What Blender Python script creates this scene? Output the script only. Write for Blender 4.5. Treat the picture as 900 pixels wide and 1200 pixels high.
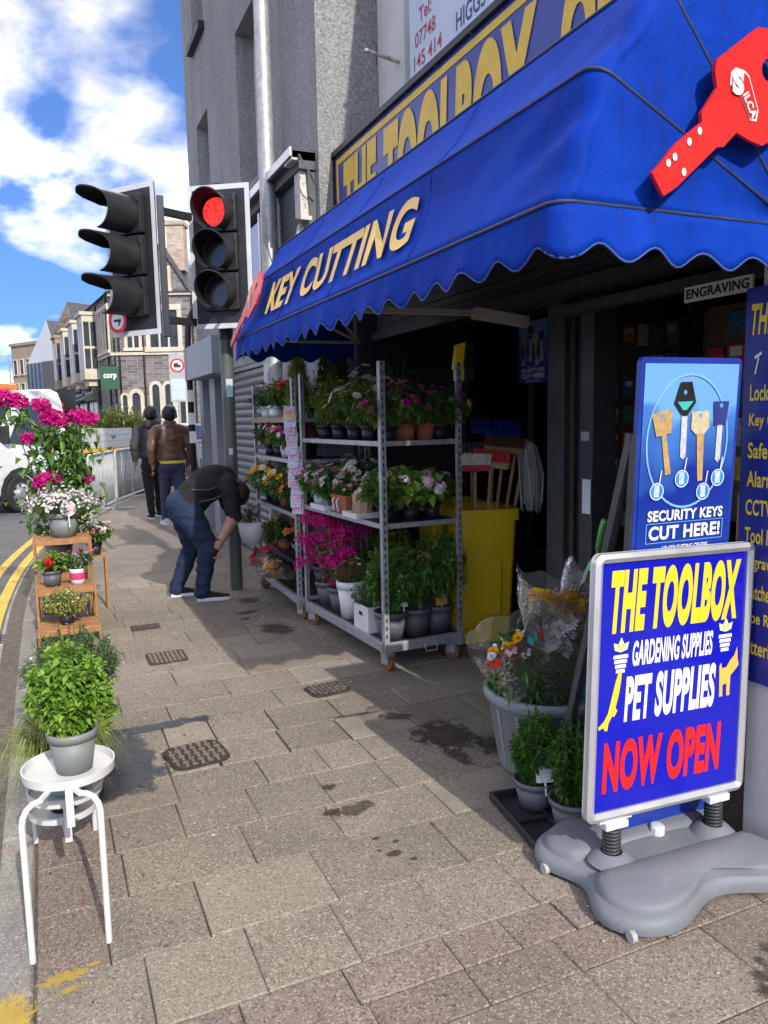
import bpy, bmesh, math, random
from mathutils import Vector, Matrix, noise

for o in list(bpy.data.objects): bpy.data.objects.remove(o)
SC = bpy.context.scene
COL = SC.collection
rad = math.radians

# ------------------------------------------------------------------ camera
PITCH, YAW, ROLL, EYE = math.atan(111/900.0), rad(23.75), -0.02, 1.57
_d = Vector((math.sin(YAW)*math.cos(PITCH), math.cos(YAW)*math.cos(PITCH), -math.sin(PITCH)))
_r = Vector((math.cos(YAW), -math.sin(YAW), 0))
_u = _r.cross(_d)
_r2 = _r*math.cos(ROLL)+_u*math.sin(ROLL)
_u2 = _u*math.cos(ROLL)-_r*math.sin(ROLL)
cam = bpy.data.cameras.new('camera')
cam.sensor_fit = 'VERTICAL'; cam.sensor_height = 36; cam.sensor_width = 27; cam.lens = 27.0
cam.clip_start = 0.05; cam.clip_end = 3000
camo = bpy.data.objects.new('camera', cam); COL.objects.link(camo)
camo.matrix_world = Matrix(((_r2.x,_u2.x,-_d.x,0),(_r2.y,_u2.y,-_d.y,0),(_r2.z,_u2.z,-_d.z,EYE),(0,0,0,1)))
SC.camera = camo

# ------------------------------------------------------------------ light
SUN_ELEV = rad(34.5)
SUN_FROM = Vector((0.09, -1.0, 0)).normalized()          # horizontal direction towards the sun
sun = bpy.data.lights.new('sun', 'SUN'); sun.energy = 2.0; sun.angle = rad(0.5); sun.color = (1.0, 0.95, 0.87)
suno = bpy.data.objects.new('sun', sun); COL.objects.link(suno)
_to = SUN_FROM*math.cos(SUN_ELEV)+Vector((0,0,math.sin(SUN_ELEV)))
suno.rotation_euler = _to.to_track_quat('Z', 'Y').to_euler()
suno.location = (0, -6, 12)

W = bpy.data.worlds.new('World'); SC.world = W; W.use_nodes = True
wn, wl = W.node_tree.nodes, W.node_tree.links
wn.clear()
w_out = wn.new('ShaderNodeOutputWorld'); w_bg = wn.new('ShaderNodeBackground')
w_sky = wn.new('ShaderNodeTexSky'); w_sky.sky_type = 'NISHITA'; w_sky.sun_disc = False
w_sky.sun_elevation = SUN_ELEV
w_sky.sun_rotation = math.atan2(SUN_FROM.x, SUN_FROM.y)
w_sky.air_density = 0.8; w_sky.dust_density = 0.05; w_sky.ozone_density = 4.0
w_tc = wn.new('ShaderNodeTexCoord'); w_sep = wn.new('ShaderNodeSeparateXYZ')
wl.new(w_tc.outputs['Generated'], w_sep.inputs[0])
# clouds: direction projected on a flat layer overhead
def wmath(op, a, b=None):
    n = wn.new('ShaderNodeMath'); n.operation = op
    for i, v in enumerate((a, b)):
        if v is None: continue
        if isinstance(v, (int, float)): n.inputs[i].default_value = v
        else: wl.new(v, n.inputs[i])
    return n.outputs[0]
zc = wmath('ADD', wmath('MAXIMUM', w_sep.outputs[2], 0.0), 0.30)
cx = wmath('DIVIDE', w_sep.outputs[0], zc); cy = wmath('DIVIDE', w_sep.outputs[1], zc)
w_cmb = wn.new('ShaderNodeCombineXYZ'); wl.new(cx, w_cmb.inputs[0]); wl.new(cy, w_cmb.inputs[1]); w_cmb.inputs[2].default_value = 13.2
w_n1 = wn.new('ShaderNodeTexNoise'); w_n1.inputs['Scale'].default_value = 1.55; w_n1.inputs['Detail'].default_value = 8; w_n1.inputs['Roughness'].default_value = 0.50; w_n1.inputs['Distortion'].default_value = 0.25
wl.new(w_cmb.outputs[0], w_n1.inputs['Vector'])
w_r1 = wn.new('ShaderNodeValToRGB'); w_r1.color_ramp.elements[0].position = 0.45; w_r1.color_ramp.elements[1].position = 0.60
wl.new(w_n1.outputs['Fac'], w_r1.inputs[0])
# lit billows and their grey undersides
w_n2 = wn.new('ShaderNodeTexNoise'); w_n2.inputs['Scale'].default_value = 2.1; w_n2.inputs['Detail'].default_value = 5; w_n2.inputs['Roughness'].default_value = 0.5
wl.new(w_cmb.outputs[0], w_n2.inputs['Vector'])
w_r2 = wn.new('ShaderNodeValToRGB'); w_r2.color_ramp.elements[0].position = 0.42; w_r2.color_ramp.elements[1].position = 0.64
w_r2.color_ramp.elements[0].color = (2.4, 2.4, 2.45, 1); w_r2.color_ramp.elements[1].color = (24.0, 22.0, 19.4, 1)
wl.new(w_n2.outputs['Fac'], w_r2.inputs[0])
w_fac = wmath('POWER', w_r1.outputs[0], 1.3)
w_mix = wn.new('ShaderNodeMix'); w_mix.data_type = 'RGBA'
w_vec = wn.new('ShaderNodeCombineXYZ'); wl.new(w_sep.outputs[0], w_vec.inputs[0]); wl.new(w_sep.outputs[1], w_vec.inputs[1]); wl.new(wmath('ADD', wmath('MULTIPLY', w_sep.outputs[2], 0.85), 0.22), w_vec.inputs[2])   # thin clear air: horizon little paler than the zenith
w_nrm = wn.new('ShaderNodeVectorMath'); w_nrm.operation = 'NORMALIZE'; wl.new(w_vec.outputs[0], w_nrm.inputs[0]); wl.new(w_nrm.outputs[0], w_sky.inputs[0])
wl.new(w_fac, w_mix.inputs['Factor']); w_tint = wn.new('ShaderNodeMix'); w_tint.data_type = 'RGBA'; w_tint.blend_type = 'MULTIPLY'; w_tint.inputs['Factor'].default_value = 1.0; w_tint.inputs['B'].default_value = (0.50, 0.62, 0.80, 1)   # clear polarised blue
wl.new(w_sky.outputs[0], w_tint.inputs['A']); wl.new(w_tint.outputs['Result'], w_mix.inputs['A']); wl.new(w_r2.outputs[0], w_mix.inputs['B'])
wl.new(w_mix.outputs['Result'], w_bg.inputs[0]); w_bg.inputs[1].default_value = 0.15
wl.new(w_bg.outputs[0], w_out.inputs[0])

SC.view_settings.view_transform = 'Standard'; SC.view_settings.look = 'None'
SC.view_settings.exposure = 1.1; SC.view_settings.gamma = 1.0; SC.view_settings.use_curve_mapping = False
SC.render.engine = 'CYCLES'; SC.cycles.use_denoising = True
SC.cycles.max_bounces = 8; SC.cycles.diffuse_bounces = 6; SC.cycles.transparent_max_bounces = 12
SC.cycles.caustics_reflective = False; SC.cycles.caustics_refractive = False

# ------------------------------------------------------------------ helpers
class MB:
    """collects faces for ONE mesh object"""
    def __init__(s): s.v=[]; s.f=[]; s.m=[]
    def add(s, vs, fs, m=0):
        b=len(s.v); s.v.extend([tuple(x) for x in vs])
        for f in fs: s.f.append(tuple(i+b for i in f)); s.m.append(m)
    def box(s, x0,x1,y0,y1,z0,z1, m=0):
        s.add([(x0,y0,z0),(x1,y0,z0),(x1,y1,z0),(x0,y1,z0),(x0,y0,z1),(x1,y0,z1),(x1,y1,z1),(x0,y1,z1)],
              [(0,3,2,1),(4,5,6,7),(0,1,5,4),(1,2,6,5),(2,3,7,6),(3,0,4,7)], m); return s
    def obox(s, c, ax, ay, az, m=0):
        c,ax,ay,az=map(Vector,(c,ax,ay,az))
        P=lambda i,j,k:c+ax*i+ay*j+az*k
        s.add([P(-1,-1,-1),P(1,-1,-1),P(1,1,-1),P(-1,1,-1),P(-1,-1,1),P(1,-1,1),P(1,1,1),P(-1,1,1)],
              [(0,3,2,1),(4,5,6,7),(0,1,5,4),(1,2,6,5),(2,3,7,6),(3,0,4,7)], m); return s
    def bar(s, p0, p1, w, h=None, m=0, up=(0,0,1)):
        p0,p1=Vector(p0),Vector(p1); d=(p1-p0); L=d.length; d.normalize(); up=Vector(up)
        if abs(d.dot(up))>.98: up=Vector((0,1,0)) if abs(d.y)<.9 else Vector((1,0,0))
        a=d.cross(up).normalized(); b=a.cross(d)
        return s.obox((p0+p1)/2, d*L/2, a*w/2, b*(h or w)/2, m)
    def tube(s, pts, r, n=8, m=0, cap=True, closed=False):
        pts=[Vector(p) for p in pts]; k=len(pts)
        rs=r if isinstance(r,(list,tuple)) else [r]*k
        base=len(s.v); prev=None
        for i,p in enumerate(pts):
            if closed: t=(pts[(i+1)%k]-pts[i-1])
            else: t=(pts[min(i+1,k-1)]-pts[max(i-1,0)])
            t.normalize()
            if prev is None:
                up=Vector((0,0,1)) if abs(t.z)<.9 else Vector((1,0,0))
                a=t.cross(up).normalized()
            else:
                a=(prev-t*prev.dot(t)).normalized()
            prev=a; b=t.cross(a)
            for j in range(n):
                q=2*math.pi*j/n; s.v.append(tuple(p+(a*math.cos(q)+b*math.sin(q))*rs[i]))
        for i in range(k if closed else k-1):
            i2=(i+1)%k
            for j in range(n):
                s.f.append((base+i*n+j,base+i*n+(j+1)%n,base+i2*n+(j+1)%n,base+i2*n+j)); s.m.append(m)
        if cap and not closed:
            s.f.append(tuple(base+j for j in range(n))[::-1]); s.m.append(m)
            s.f.append(tuple(base+(k-1)*n+j for j in range(n))); s.m.append(m)
        return s
    def lathe(s, prof, c=(0,0,0), n=20, m=0, sx=1, sy=1, cap=False):
        base=len(s.v)
        for r,z in prof:
            for j in range(n):
                q=2*math.pi*j/n; s.v.append((c[0]+r*math.cos(q)*sx,c[1]+r*math.sin(q)*sy,c[2]+z))
        for i in range(len(prof)-1):
            for j in range(n):
                s.f.append((base+i*n+j,base+i*n+(j+1)%n,base+(i+1)*n+(j+1)%n,base+(i+1)*n+j)); s.m.append(m)
        if cap:
            s.f.append(tuple(base+j for j in range(n))[::-1]); s.m.append(m)
            k=len(prof)-1; s.f.append(tuple(base+k*n+j for j in range(n))); s.m.append(m)
        return s
    def prism(s, poly, O, R, U, depth, m=0):
        """extrude 2D polygon (in plane O + a R + b U) by depth along -N (N = R x U faces the viewer)"""
        O,R,U=Vector(O),Vector(R),Vector(U); N=R.cross(U).normalized(); k=len(poly)
        F=[O+R*a+U*b for a,b in poly]
        A=0
        for i in range(k): A+=poly[i][0]*poly[(i+1)%k][1]-poly[(i+1)%k][0]*poly[i][1]
        if A<0: F=F[::-1]
        B=[p-N*depth for p in F]
        s.add(F+B,[tuple(range(k)),tuple(range(2*k-1,k-1,-1))]+[(i,i+k,(i+1)%k+k,(i+1)%k) for i in range(k)],m)
        return s
    def ball(s, c, r, m=0, n=8, k=6, sz=1.0):
        prof=[(max(1e-4,r*math.sin(math.pi*i/k)),-r*math.cos(math.pi*i/k)*sz) for i in range(k+1)]
        return s.lathe(prof,c,n,m)
    def build(s, name, mats, parent=None, smooth=False, bevel=0, kind=None, seg=2):
        me=bpy.data.meshes.new(name); me.from_pydata(s.v,[],s.f); me.validate()
        if not isinstance(mats,(list,tuple)): mats=[mats]
        for x in mats: me.materials.append(x)
        if len(mats)>1 and len(me.polygons)==len(s.m): me.polygons.foreach_set('material_index', s.m)
        if smooth:
            me.polygons.foreach_set('use_smooth',[True]*len(me.polygons))
        me.update()
        o=bpy.data.objects.new(name,me); COL.objects.link(o)
        if parent: o.parent=parent
        if smooth=='auto' :
            md=o.modifiers.new('e','EDGE_SPLIT'); md.split_angle=rad(35)
        if bevel:
            b=o.modifiers.new('b','BEVEL'); b.width=bevel; b.segments=seg; b.limit_method='ANGLE'; b.angle_limit=rad(35)
            if not smooth: pass
        if kind: o['kind']=kind
        return o

def tag(o, label, cat=None, group=None, kind=None):
    if label: o['label']=label
    if cat: o['category']=cat
    if group: o['group']=group
    if kind: o['kind']=kind
    return o
def thing(name, label, cat, loc=(0,0,0), rz=0, group=None):
    o=bpy.data.objects.new(name,None); o.empty_display_size=.1; COL.objects.link(o)
    o.location=loc; o.rotation_euler=(0,0,rz)
    return tag(o,label,cat,group)
def copy_tree(o, parent=None):
    c=o.copy(); COL.objects.link(c); c.parent=parent
    for ch in list(o.children): copy_tree(ch,c)
    return c
def place(name, mesh, parent, loc=(0,0,0), rz=0, sc=1):
    o=bpy.data.objects.new(name,mesh); COL.objects.link(o); o.parent=parent
    o.location=loc; o.rotation_euler=(0,0,rz); o.scale=(sc,sc,sc) if not isinstance(sc,tuple) else sc
    return o

# ---- materials
_M={}
def nodes_of(m): return m.node_tree.nodes, m.node_tree.links
def mat(name, col, rough=.6, metal=0, var=.12, nscale=8, bump=0, bscale=60, spec=.5, col2=None, islands=0, objvar=0, emis=0, trans=0, wear=None, coord='Object', coat=0, alpha=1):
    """principled material: base colour broken up by two noises, optional bump"""
    if name in _M: return _M[name]
    m=bpy.data.materials.new(name); m.use_nodes=True; n,l=nodes_of(m)
    b=n['Principled BSDF']; b.inputs['Roughness'].default_value=rough; b.inputs['Metallic'].default_value=metal
    b.inputs['Specular IOR Level'].default_value=spec
    if coat: b.inputs['Coat Weight'].default_value=coat; b.inputs['Coat Roughness'].default_value=.05
    tc=n.new('ShaderNodeTexCoord')
    ns=n.new('ShaderNodeTexNoise'); ns.inputs['Scale'].default_value=nscale; ns.inputs['Detail'].default_value=5; ns.inputs['Roughness'].default_value=.62
    l.new(tc.outputs[coord],ns.inputs['Vector'])
    rp=n.new('ShaderNodeValToRGB'); c=Vector(col)
    c2=Vector(col2) if col2 else c*(1+var)
    rp.color_ramp.elements[0].position=.32; rp.color_ramp.elements[1].position=.68
    rp.color_ramp.elements[0].color=(*(c*(1-var) if not col2 else c),1); rp.color_ramp.elements[1].color=(*c2,1)
    l.new(ns.outputs['Fac'],rp.inputs[0]); out=rp.outputs[0]
    def hv(fac_socket, amt, outc):
        h=n.new('ShaderNodeHueSaturation'); mr=n.new('ShaderNodeMapRange'); mr.inputs['To Min'].default_value=1-amt; mr.inputs['To Max'].default_value=1+amt
        l.new(fac_socket,mr.inputs['Value']); l.new(mr.outputs[0],h.inputs['Value']); l.new(outc,h.inputs['Color']); return h.outputs[0]
    if islands:
        g=n.new('ShaderNodeNewGeometry'); out=hv(g.outputs['Random Per Island'],islands,out)
    if objvar:
        g=n.new('ShaderNodeObjectInfo'); out=hv(g.outputs['Random'],objvar,out)
    if wear:   # (colour, threshold, scale): blotches of dirt or rust
        n2=n.new('ShaderNodeTexNoise'); n2.inputs['Scale'].default_value=wear[2]; n2.inputs['Detail'].default_value=8; n2.inputs['Roughness'].default_value=.7
        l.new(tc.outputs[coord],n2.inputs['Vector'])
        r2=n.new('ShaderNodeValToRGB'); r2.color_ramp.elements[0].position=wear[1]; r2.color_ramp.elements[1].position=min(1,wear[1]+.12)
        l.new(n2.outputs['Fac'],r2.inputs[0])
        mx=n.new('ShaderNodeMix'); mx.data_type='RGBA'; l.new(r2.outputs[0],mx.inputs['Factor']); l.new(out,mx.inputs['A']); mx.inputs['B'].default_value=(*wear[0],1)
        out=mx.outputs['Result']
    l.new(out,b.inputs['Base Color'])
    rr=n.new('ShaderNodeMapRange'); rr.inputs['To Min'].default_value=max(.02,rough-.1); rr.inputs['To Max'].default_value=min(1,rough+.1)
    l.new(ns.outputs['Fac'],rr.inputs['Value']); l.new(rr.outputs[0],b.inputs['Roughness'])
    if bump:
        nb=n.new('ShaderNodeTexNoise'); nb.inputs['Scale'].default_value=bscale; nb.inputs['Detail'].default_value=4
        l.new(tc.outputs[coord],nb.inputs['Vector'])
        bp=n.new('ShaderNodeBump'); bp.inputs['Strength'].default_value=bump; bp.inputs['Distance'].default_value=.01
        l.new(nb.outputs['Fac'],bp.inputs['Height']); l.new(bp.outputs[0],b.inputs['Normal'])
    if emis:
        l.new(out,b.inputs['Emission Color']); b.inputs['Emission Strength'].default_value=emis
    if alpha<1: b.inputs['Alpha'].default_value=alpha
    if trans:
        tr=n.new('ShaderNodeBsdfTranslucent'); l.new(out,tr.inputs['Color'])
        ms=n.new('ShaderNodeMixShader'); ms.inputs[0].default_value=trans
        o=n['Material Output']; l.new(b.outputs[0],ms.inputs[1]); l.new(tr.outputs[0],ms.inputs[2]); l.new(ms.outputs[0],o.inputs['Surface'])
    _M[name]=m; return m
def srgb(r,g,b):
    f=lambda c:(c/255/12.92 if c/255<=.04045 else ((c/255+.055)/1.055)**2.4)
    return (f(r),f(g),f(b))
def leafmat(name,col,col2=None,var=.35,rough=.5): return mat(name,col,rough=rough,var=.3,nscale=9,islands=var,trans=.22,col2=col2,spec=.35)
def petal(name,col,var=.18): return mat(name,col,rough=.6,var=.08,nscale=20,islands=var,trans=.3,spec=.2)
def glass(name,col=(.9,.95,.95),alpha=.12,rough=.03):
    if name in _M: return _M[name]
    m=bpy.data.materials.new(name); m.use_nodes=True; n,l=nodes_of(m); o=n['Material Output']
    n.remove(n['Principled BSDF'])
    t=n.new('ShaderNodeBsdfTransparent'); t.inputs[0].default_value=(*col,1)
    g=n.new('ShaderNodeBsdfGlossy'); g.inputs['Roughness'].default_value=rough
    fr=n.new('ShaderNodeFresnel'); fr.inputs[0].default_value=1.5
    ad=n.new('ShaderNodeMath'); ad.operation='ADD'; ad.inputs[1].default_value=alpha; l.new(fr.outputs[0],ad.inputs[0])
    ms=n.new('ShaderNodeMixShader'); l.new(ad.outputs[0],ms.inputs[0]); l.new(t.outputs[0],ms.inputs[1]); l.new(g.outputs[0],ms.inputs[2]); l.new(ms.outputs[0],o.inputs['Surface'])
    _M[name]=m; return m

TMP = bpy.data.scenes.new('tmp')      # scratch scene, so that converting one object does not re-evaluate everything
def to_mesh(o):
    TMP.collection.objects.link(o)
    with bpy.context.temp_override(scene=TMP, view_layer=TMP.view_layers[0]): dg=bpy.context.evaluated_depsgraph_get()
    dg.update()
    me=bpy.data.meshes.new_from_object(o.evaluated_get(dg)); d=o.data; bpy.data.objects.remove(o); return me,d
# ---- lettering: real mesh letters fitted to a rectangle of a plane
def text_mb(body, w, h, shear=0, bold=0.0, warp=None):
    cu=bpy.data.curves.new('t','FONT'); cu.body=body; cu.size=1; cu.shear=shear; cu.offset=bold; cu.resolution_u=6
    cu.fill_mode='FRONT'; cu.space_character=1+bold*1.6
    o=bpy.data.objects.new('t',cu); me,_d0=to_mesh(o)
    vs=[v.co.copy() for v in me.vertices]; fs=[tuple(p.vertices) for p in me.polygons]
    bpy.data.meshes.remove(me); bpy.data.curves.remove(cu)
    x0=min(v.x for v in vs); x1=max(v.x for v in vs); y0=min(v.y for v in vs); y1=max(v.y for v in vs)
    if w is None: w=h*(x1-x0)/(y1-y0)
    out=[((v.x-x0)/(x1-x0)*w,(v.y-y0)/(y1-y0)*h) for v in vs]
    if warp: out=[warp(a,b) for a,b in out]
    return out,fs
def text_on(name, lines, O, R, U, m, parent, off=.002, **kw):
    """lines: list of (body, x, y, w, h, options)"""
    mb=MB(); O,R,U=Vector(O),Vector(R).normalized(),Vector(U).normalized(); N=R.cross(U)
    for ln in lines:
        mb=MB(); body,x,y,w,h=ln[:5]; k=dict(kw); k.update(ln[5] if len(ln)>5 else {})
        vs,fs=text_mb(body,w,h,**k)
        mb.add([O+R*(x+a)+U*(y+b)+N*off for a,b in vs],fs)
        o=mb.build(name,m,parent)
    return o
def poly_on(mb, poly, O, R, U, off=.002, m=0):
    O,R,U=Vector(O),Vector(R).normalized(),Vector(U).normalized(); N=R.cross(U)
    mb.add([O+R*a+U*b+N*off for a,b in poly],[tuple(range(len(poly)))],m)
def circ(cx,cy,r,n=20,ry=None): return [(cx+r*math.cos(2*math.pi*i/n),cy+(ry or r)*math.sin(2*math.pi*i/n)) for i in range(n)]
def ring_on(mb,cx,cy,r0,r1,O,R,U,off=.002,m=0,n=28,ry=1):
    O,R,U=Vector(O),Vector(R).normalized(),Vector(U).normalized(); N=R.cross(U)
    vs=[];fs=[]
    for i in range(n):
        q=2*math.pi*i/n
        for r in (r0,r1): vs.append(O+R*(cx+r*math.cos(q))+U*(cy+r*ry*math.sin(q))+N*off)
    for i in range(n): j=(i+1)%n; fs.append((2*i,2*i+1,2*j+1,2*j))
    mb.add(vs,fs,m)
def rrect(x0,x1,y0,y1,r,n=4):
    out=[]
    for cx,cy,a in ((x1-r,y1-r,0),(x0+r,y1-r,90),(x0+r,y0+r,180),(x1-r,y0+r,270)):
        for i in range(n+1):
            q=rad(a+90*i/n); out.append((cx+r*math.cos(q),cy+r*math.sin(q)))
    return out
# ================================================================== SETTING: ground, road, kerb, pavement
def cmat_speckle(name, base, light, dark, objvar=.14, rough=.85, wet=False):
    """concrete flag: broad tone, aggregate speckle, grime"""
    if name in _M: return _M[name]
    m=bpy.data.materials.new(name); m.use_nodes=True; n,l=nodes_of(m); b=n['Principled BSDF']
    b.inputs['Roughness'].default_value=rough; b.inputs['Specular IOR Level'].default_value=.3
    g=n.new('ShaderNodeNewGeometry')
    def noise_(sc,det=4,ro=.6):
        t=n.new('ShaderNodeTexNoise'); t.inputs['Scale'].default_value=sc; t.inputs['Detail'].default_value=det; t.inputs['Roughness'].default_value=ro
        l.new(g.outputs['Position'],t.inputs['Vector']); return t.outputs['Fac']
    def ramp(s,a,c,ca=(0,0,0,1),cc=(1,1,1,1)):
        r=n.new('ShaderNodeValToRGB'); r.color_ramp.elements[0].position=a; r.color_ramp.elements[1].position=c
        r.color_ramp.elements[0].color=ca; r.color_ramp.elements[1].color=cc; l.new(s,r.inputs[0]); return r.outputs[0]
    def mix(f,a,c):
        x=n.new('ShaderNodeMix'); x.data_type='RGBA'; l.new(f,x.inputs['Factor'])
        for k,v in (('A',a),('B',c)):
            if isinstance(v,tuple): x.inputs[k].default_value=(*v,1)
            else: l.new(v,x.inputs[k])
        return x.outputs['Result']
    c=mix(ramp(noise_(2.3,6,.65),.3,.7),tuple(Vector(base)*.80),tuple(Vector(base)*1.16))
    vo=n.new('ShaderNodeTexVoronoi'); vo.inputs['Scale'].default_value=190; l.new(g.outputs['Position'],vo.inputs['Vector'])
    sp=n.new('ShaderNodeSeparateColor'); l.new(vo.outputs['Color'],sp.inputs[0])
    c=mix(ramp(sp.outputs[0],.80,.86),c,light)
    c=mix(ramp(sp.outputs[1],.78,.84),c,dark)
    c=mix(ramp(noise_(300,2),.55,.8),c,tuple(Vector(base)*.72))
    c=mix(ramp(noise_(.9,7,.7),.52,.75),c,tuple(Vector(base)*.62))
    c=mix(ramp(noise_(11,3,.5),.70,.73),c,tuple(Vector(dark)*1.2))      # gum and spots
    oi=n.new('ShaderNodeObjectInfo'); h=n.new('ShaderNodeHueSaturation'); mr=n.new('ShaderNodeMapRange'); mr.inputs['To Min'].default_value=1-objvar; mr.inputs['To Max'].default_value=1+objvar
    l.new(oi.outputs['Random'],mr.inputs['Value']); l.new(mr.outputs[0],h.inputs['Value']); l.new(c,h.inputs['Color']); l.new(h.outputs[0],b.inputs['Base Color'])
    bp=n.new('ShaderNodeBump'); bp.inputs['Strength'].default_value=.55; bp.inputs['Distance'].default_value=.004
    l.new(noise_(170,3,.7),bp.inputs['Height']); l.new(bp.outputs[0],b.inputs['Normal'])
    _M[name]=m; return m
M_flag =cmat_speckle('flag_grey',(.245,.212,.168),(.385,.34,.275),(.14,.117,.09),.09)
M_flag2=cmat_speckle('flag_pale',(.295,.26,.205),(.41,.365,.295),(.19,.165,.125),.06)
M_pink =cmat_speckle('flag_pink',(.235,.188,.155),(.37,.31,.26),(.13,.098,.08),.08)
M_kerb =cmat_speckle('kerb_granite',(.26,.243,.215),(.36,.345,.31),(.17,.16,.145),.10)
M_gut  =cmat_speckle('gutter_concrete',(.33,.31,.28),(.5,.48,.44),(.16,.15,.13),.10)
M_far  =cmat_speckle('flag_far',(.215,.19,.16),(.36,.33,.28),(.10,.085,.07),0)
M_bed  =mat('joint_sand',(.12,.10,.078),.95,var=.4,nscale=30,bump=.5,bscale=120)
M_asph =mat('asphalt',(.105,.105,.108),.85,var=.22,nscale=3,bump=.6,bscale=220,coord='Object')
M_land =mat('land',(.12,.12,.11),.9,var=.2,nscale=.2)

gmb=MB(); gmb.add([(-900,-900,-.12),(900,-900,-.12),(900,1500,-.12),(-900,1500,-.12)],[(0,1,2,3)])
gmb.build('ground',M_land,kind='structure')

KP=[(-.125,-6),(-.125,0),(-.125,3),(-.13,6),(-.11,7.5),(-.03,9),(.1,10.3),(.29,11.6),(.52,12.9),(.98,14.6),(1.4,16),(1.87,17.27),(2.7,19),(3.65,20.7),(5.6,23.5),(9,27.5),(14,32),(24,40)]
def dense(P,step=.3):
    out=[]
    for i in range(len(P)-1):
        p0=Vector(P[max(i-1,0)]);p1=Vector(P[i]);p2=Vector(P[i+1]);p3=Vector(P[min(i+2,len(P)-1)])
        n=max(1,int((p2-p1).length/step))
        for k in range(n):
            t=k/n; out.append(.5*((2*p1)+(p2-p0)*t+(2*p0-5*p1+4*p2-p3)*t*t+(3*p1-p0-3*p2+p3)*t**3))
    out.append(Vector(P[-1])); return out
KD=dense(KP)
def off(path,d):
    out=[]
    for i,p in enumerate(path):
        t=(path[min(i+1,len(path)-1)]-path[max(i-1,0)]).normalized(); out.append(p+Vector((-t.y,t.x))*d)
    return out
def strip(name,a,b,za,zb,m,kind=None,parent=None):
    mb=MB(); n=len(a)
    mb.add([(p.x,p.y,za) for p in a]+[(p.x,p.y,zb) for p in b],[(i,n+i,n+i+1,i+1)[::-1] for i in range(n-1)])
    return mb.build(name,m,parent,kind=kind)
strip('road',off(KD,.24),off(KD,30),-.05,-.05,M_asph,'structure')
M_yel=mat('yellow_road_paint',(.62,.40,.04),.7,var=.15,nscale=6,wear=((.14,.13,.12),.56,14))
for a in (.285,.485):
    yl=strip('yellow_line',off(KD,a),off(KD,a+.095),-.046,-.046,M_yel)
    tag(yl,'yellow no-parking line '+('next to the gutter' if a<.3 else 'farther out from the gutter'),'road marking','double yellow lines'); yl['kind']='structure'
mb=MB(); pav_far=KD and [p for p in KD if p.y>=7.6]
strip('pavement_far',[Vector((max(30,p.x+3),p.y)) for p in pav_far],pav_far,-.002,-.002,M_far,'structure')
pavement=MB(); pavement.add([(-.13,-6,-.014),(4.6,-6,-.014),(4.6,7.95,-.014),(-.13,7.95,-.014)],[(0,1,2,3)])
pavement=pavement.build('pavement',M_bed,kind='structure')

rnd=random.Random(11)
def slab_mesh(w,d,mm,ch=.004,h=.05):
    mb=MB(); a,b=w/2,d/2; c=ch
    j=lambda: rnd.uniform(-.0012,.0012)
    mb.add([(-a,-b,-h),(a,-b,-h),(a,b,-h),(-a,b,-h),(-a+j(),-b+j(),-c),(a+j(),-b+j(),-c),(a+j(),b+j(),-c),(-a+j(),b+j(),-c),
            (-a+c+j(),-b+c+j(),0),(a-c+j(),-b+c+j(),0),(a-c+j(),b-c+j(),0),(-a+c+j(),b-c+j(),0)],
           [(0,1,5,4),(1,2,6,5),(2,3,7,6),(3,0,4,7),(4,5,9,8),(5,6,10,9),(6,7,11,10),(7,4,8,11),(8,9,10,11)])
    me=bpy.data.meshes.new('paving_slab'); me.from_pydata(mb.v,[],mb.f); me.materials.append(mm); return me
def slab(x0,x1,y0,y1,mm,z=None,gap=.0022):
    if 3.3<y0<3.9: gap=.007
    me=slab_mesh(x1-x0-gap*rnd.uniform(.7,2.0),y1-y0-gap*rnd.uniform(.7,1.8),mm)
    o=bpy.data.objects.new('paving_slab',me); COL.objects.link(o); o.parent=pavement
    o.location=((x0+x1)/2,(y0+y1)/2,(rnd.uniform(-.003,.0015) if z is None else z))
    o.rotation_euler=(rnd.uniform(-.004,.004),rnd.uniform(-.003,.003),rnd.uniform(-.003,.003))
courses=[-.2,.1,.4,.72,1.02,1.32,1.62,1.92,2.22,2.54,2.83,3.12,3.38,3.67,3.97]
while courses[-1]<7.9: courses.append(courses[-1]+rnd.choice((.285,.295,.31)))
XE=2.62
joints={1.92:(.17,.47,.75,1.06,1.37,1.72,2.08),2.22:(.08,.37,.79,1.28,1.62,2.0,2.35),2.54:(.16,.6,.95,1.40,1.8,2.15),2.83:(.14,.4,.69,1.0,1.29,1.7,2.1,2.4),
        3.12:(.08,.42,.8,1.09,1.31,1.75,2.15),3.38:(.2,.42,.65,.98,1.3,1.66,2.05),3.67:(.3,.46,.69,1.0,1.36,1.75,2.2)}
pale={(1.92,1),(2.22,2),(2.54,4),(3.38,2),(3.67,2),(3.38,5)}
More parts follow.
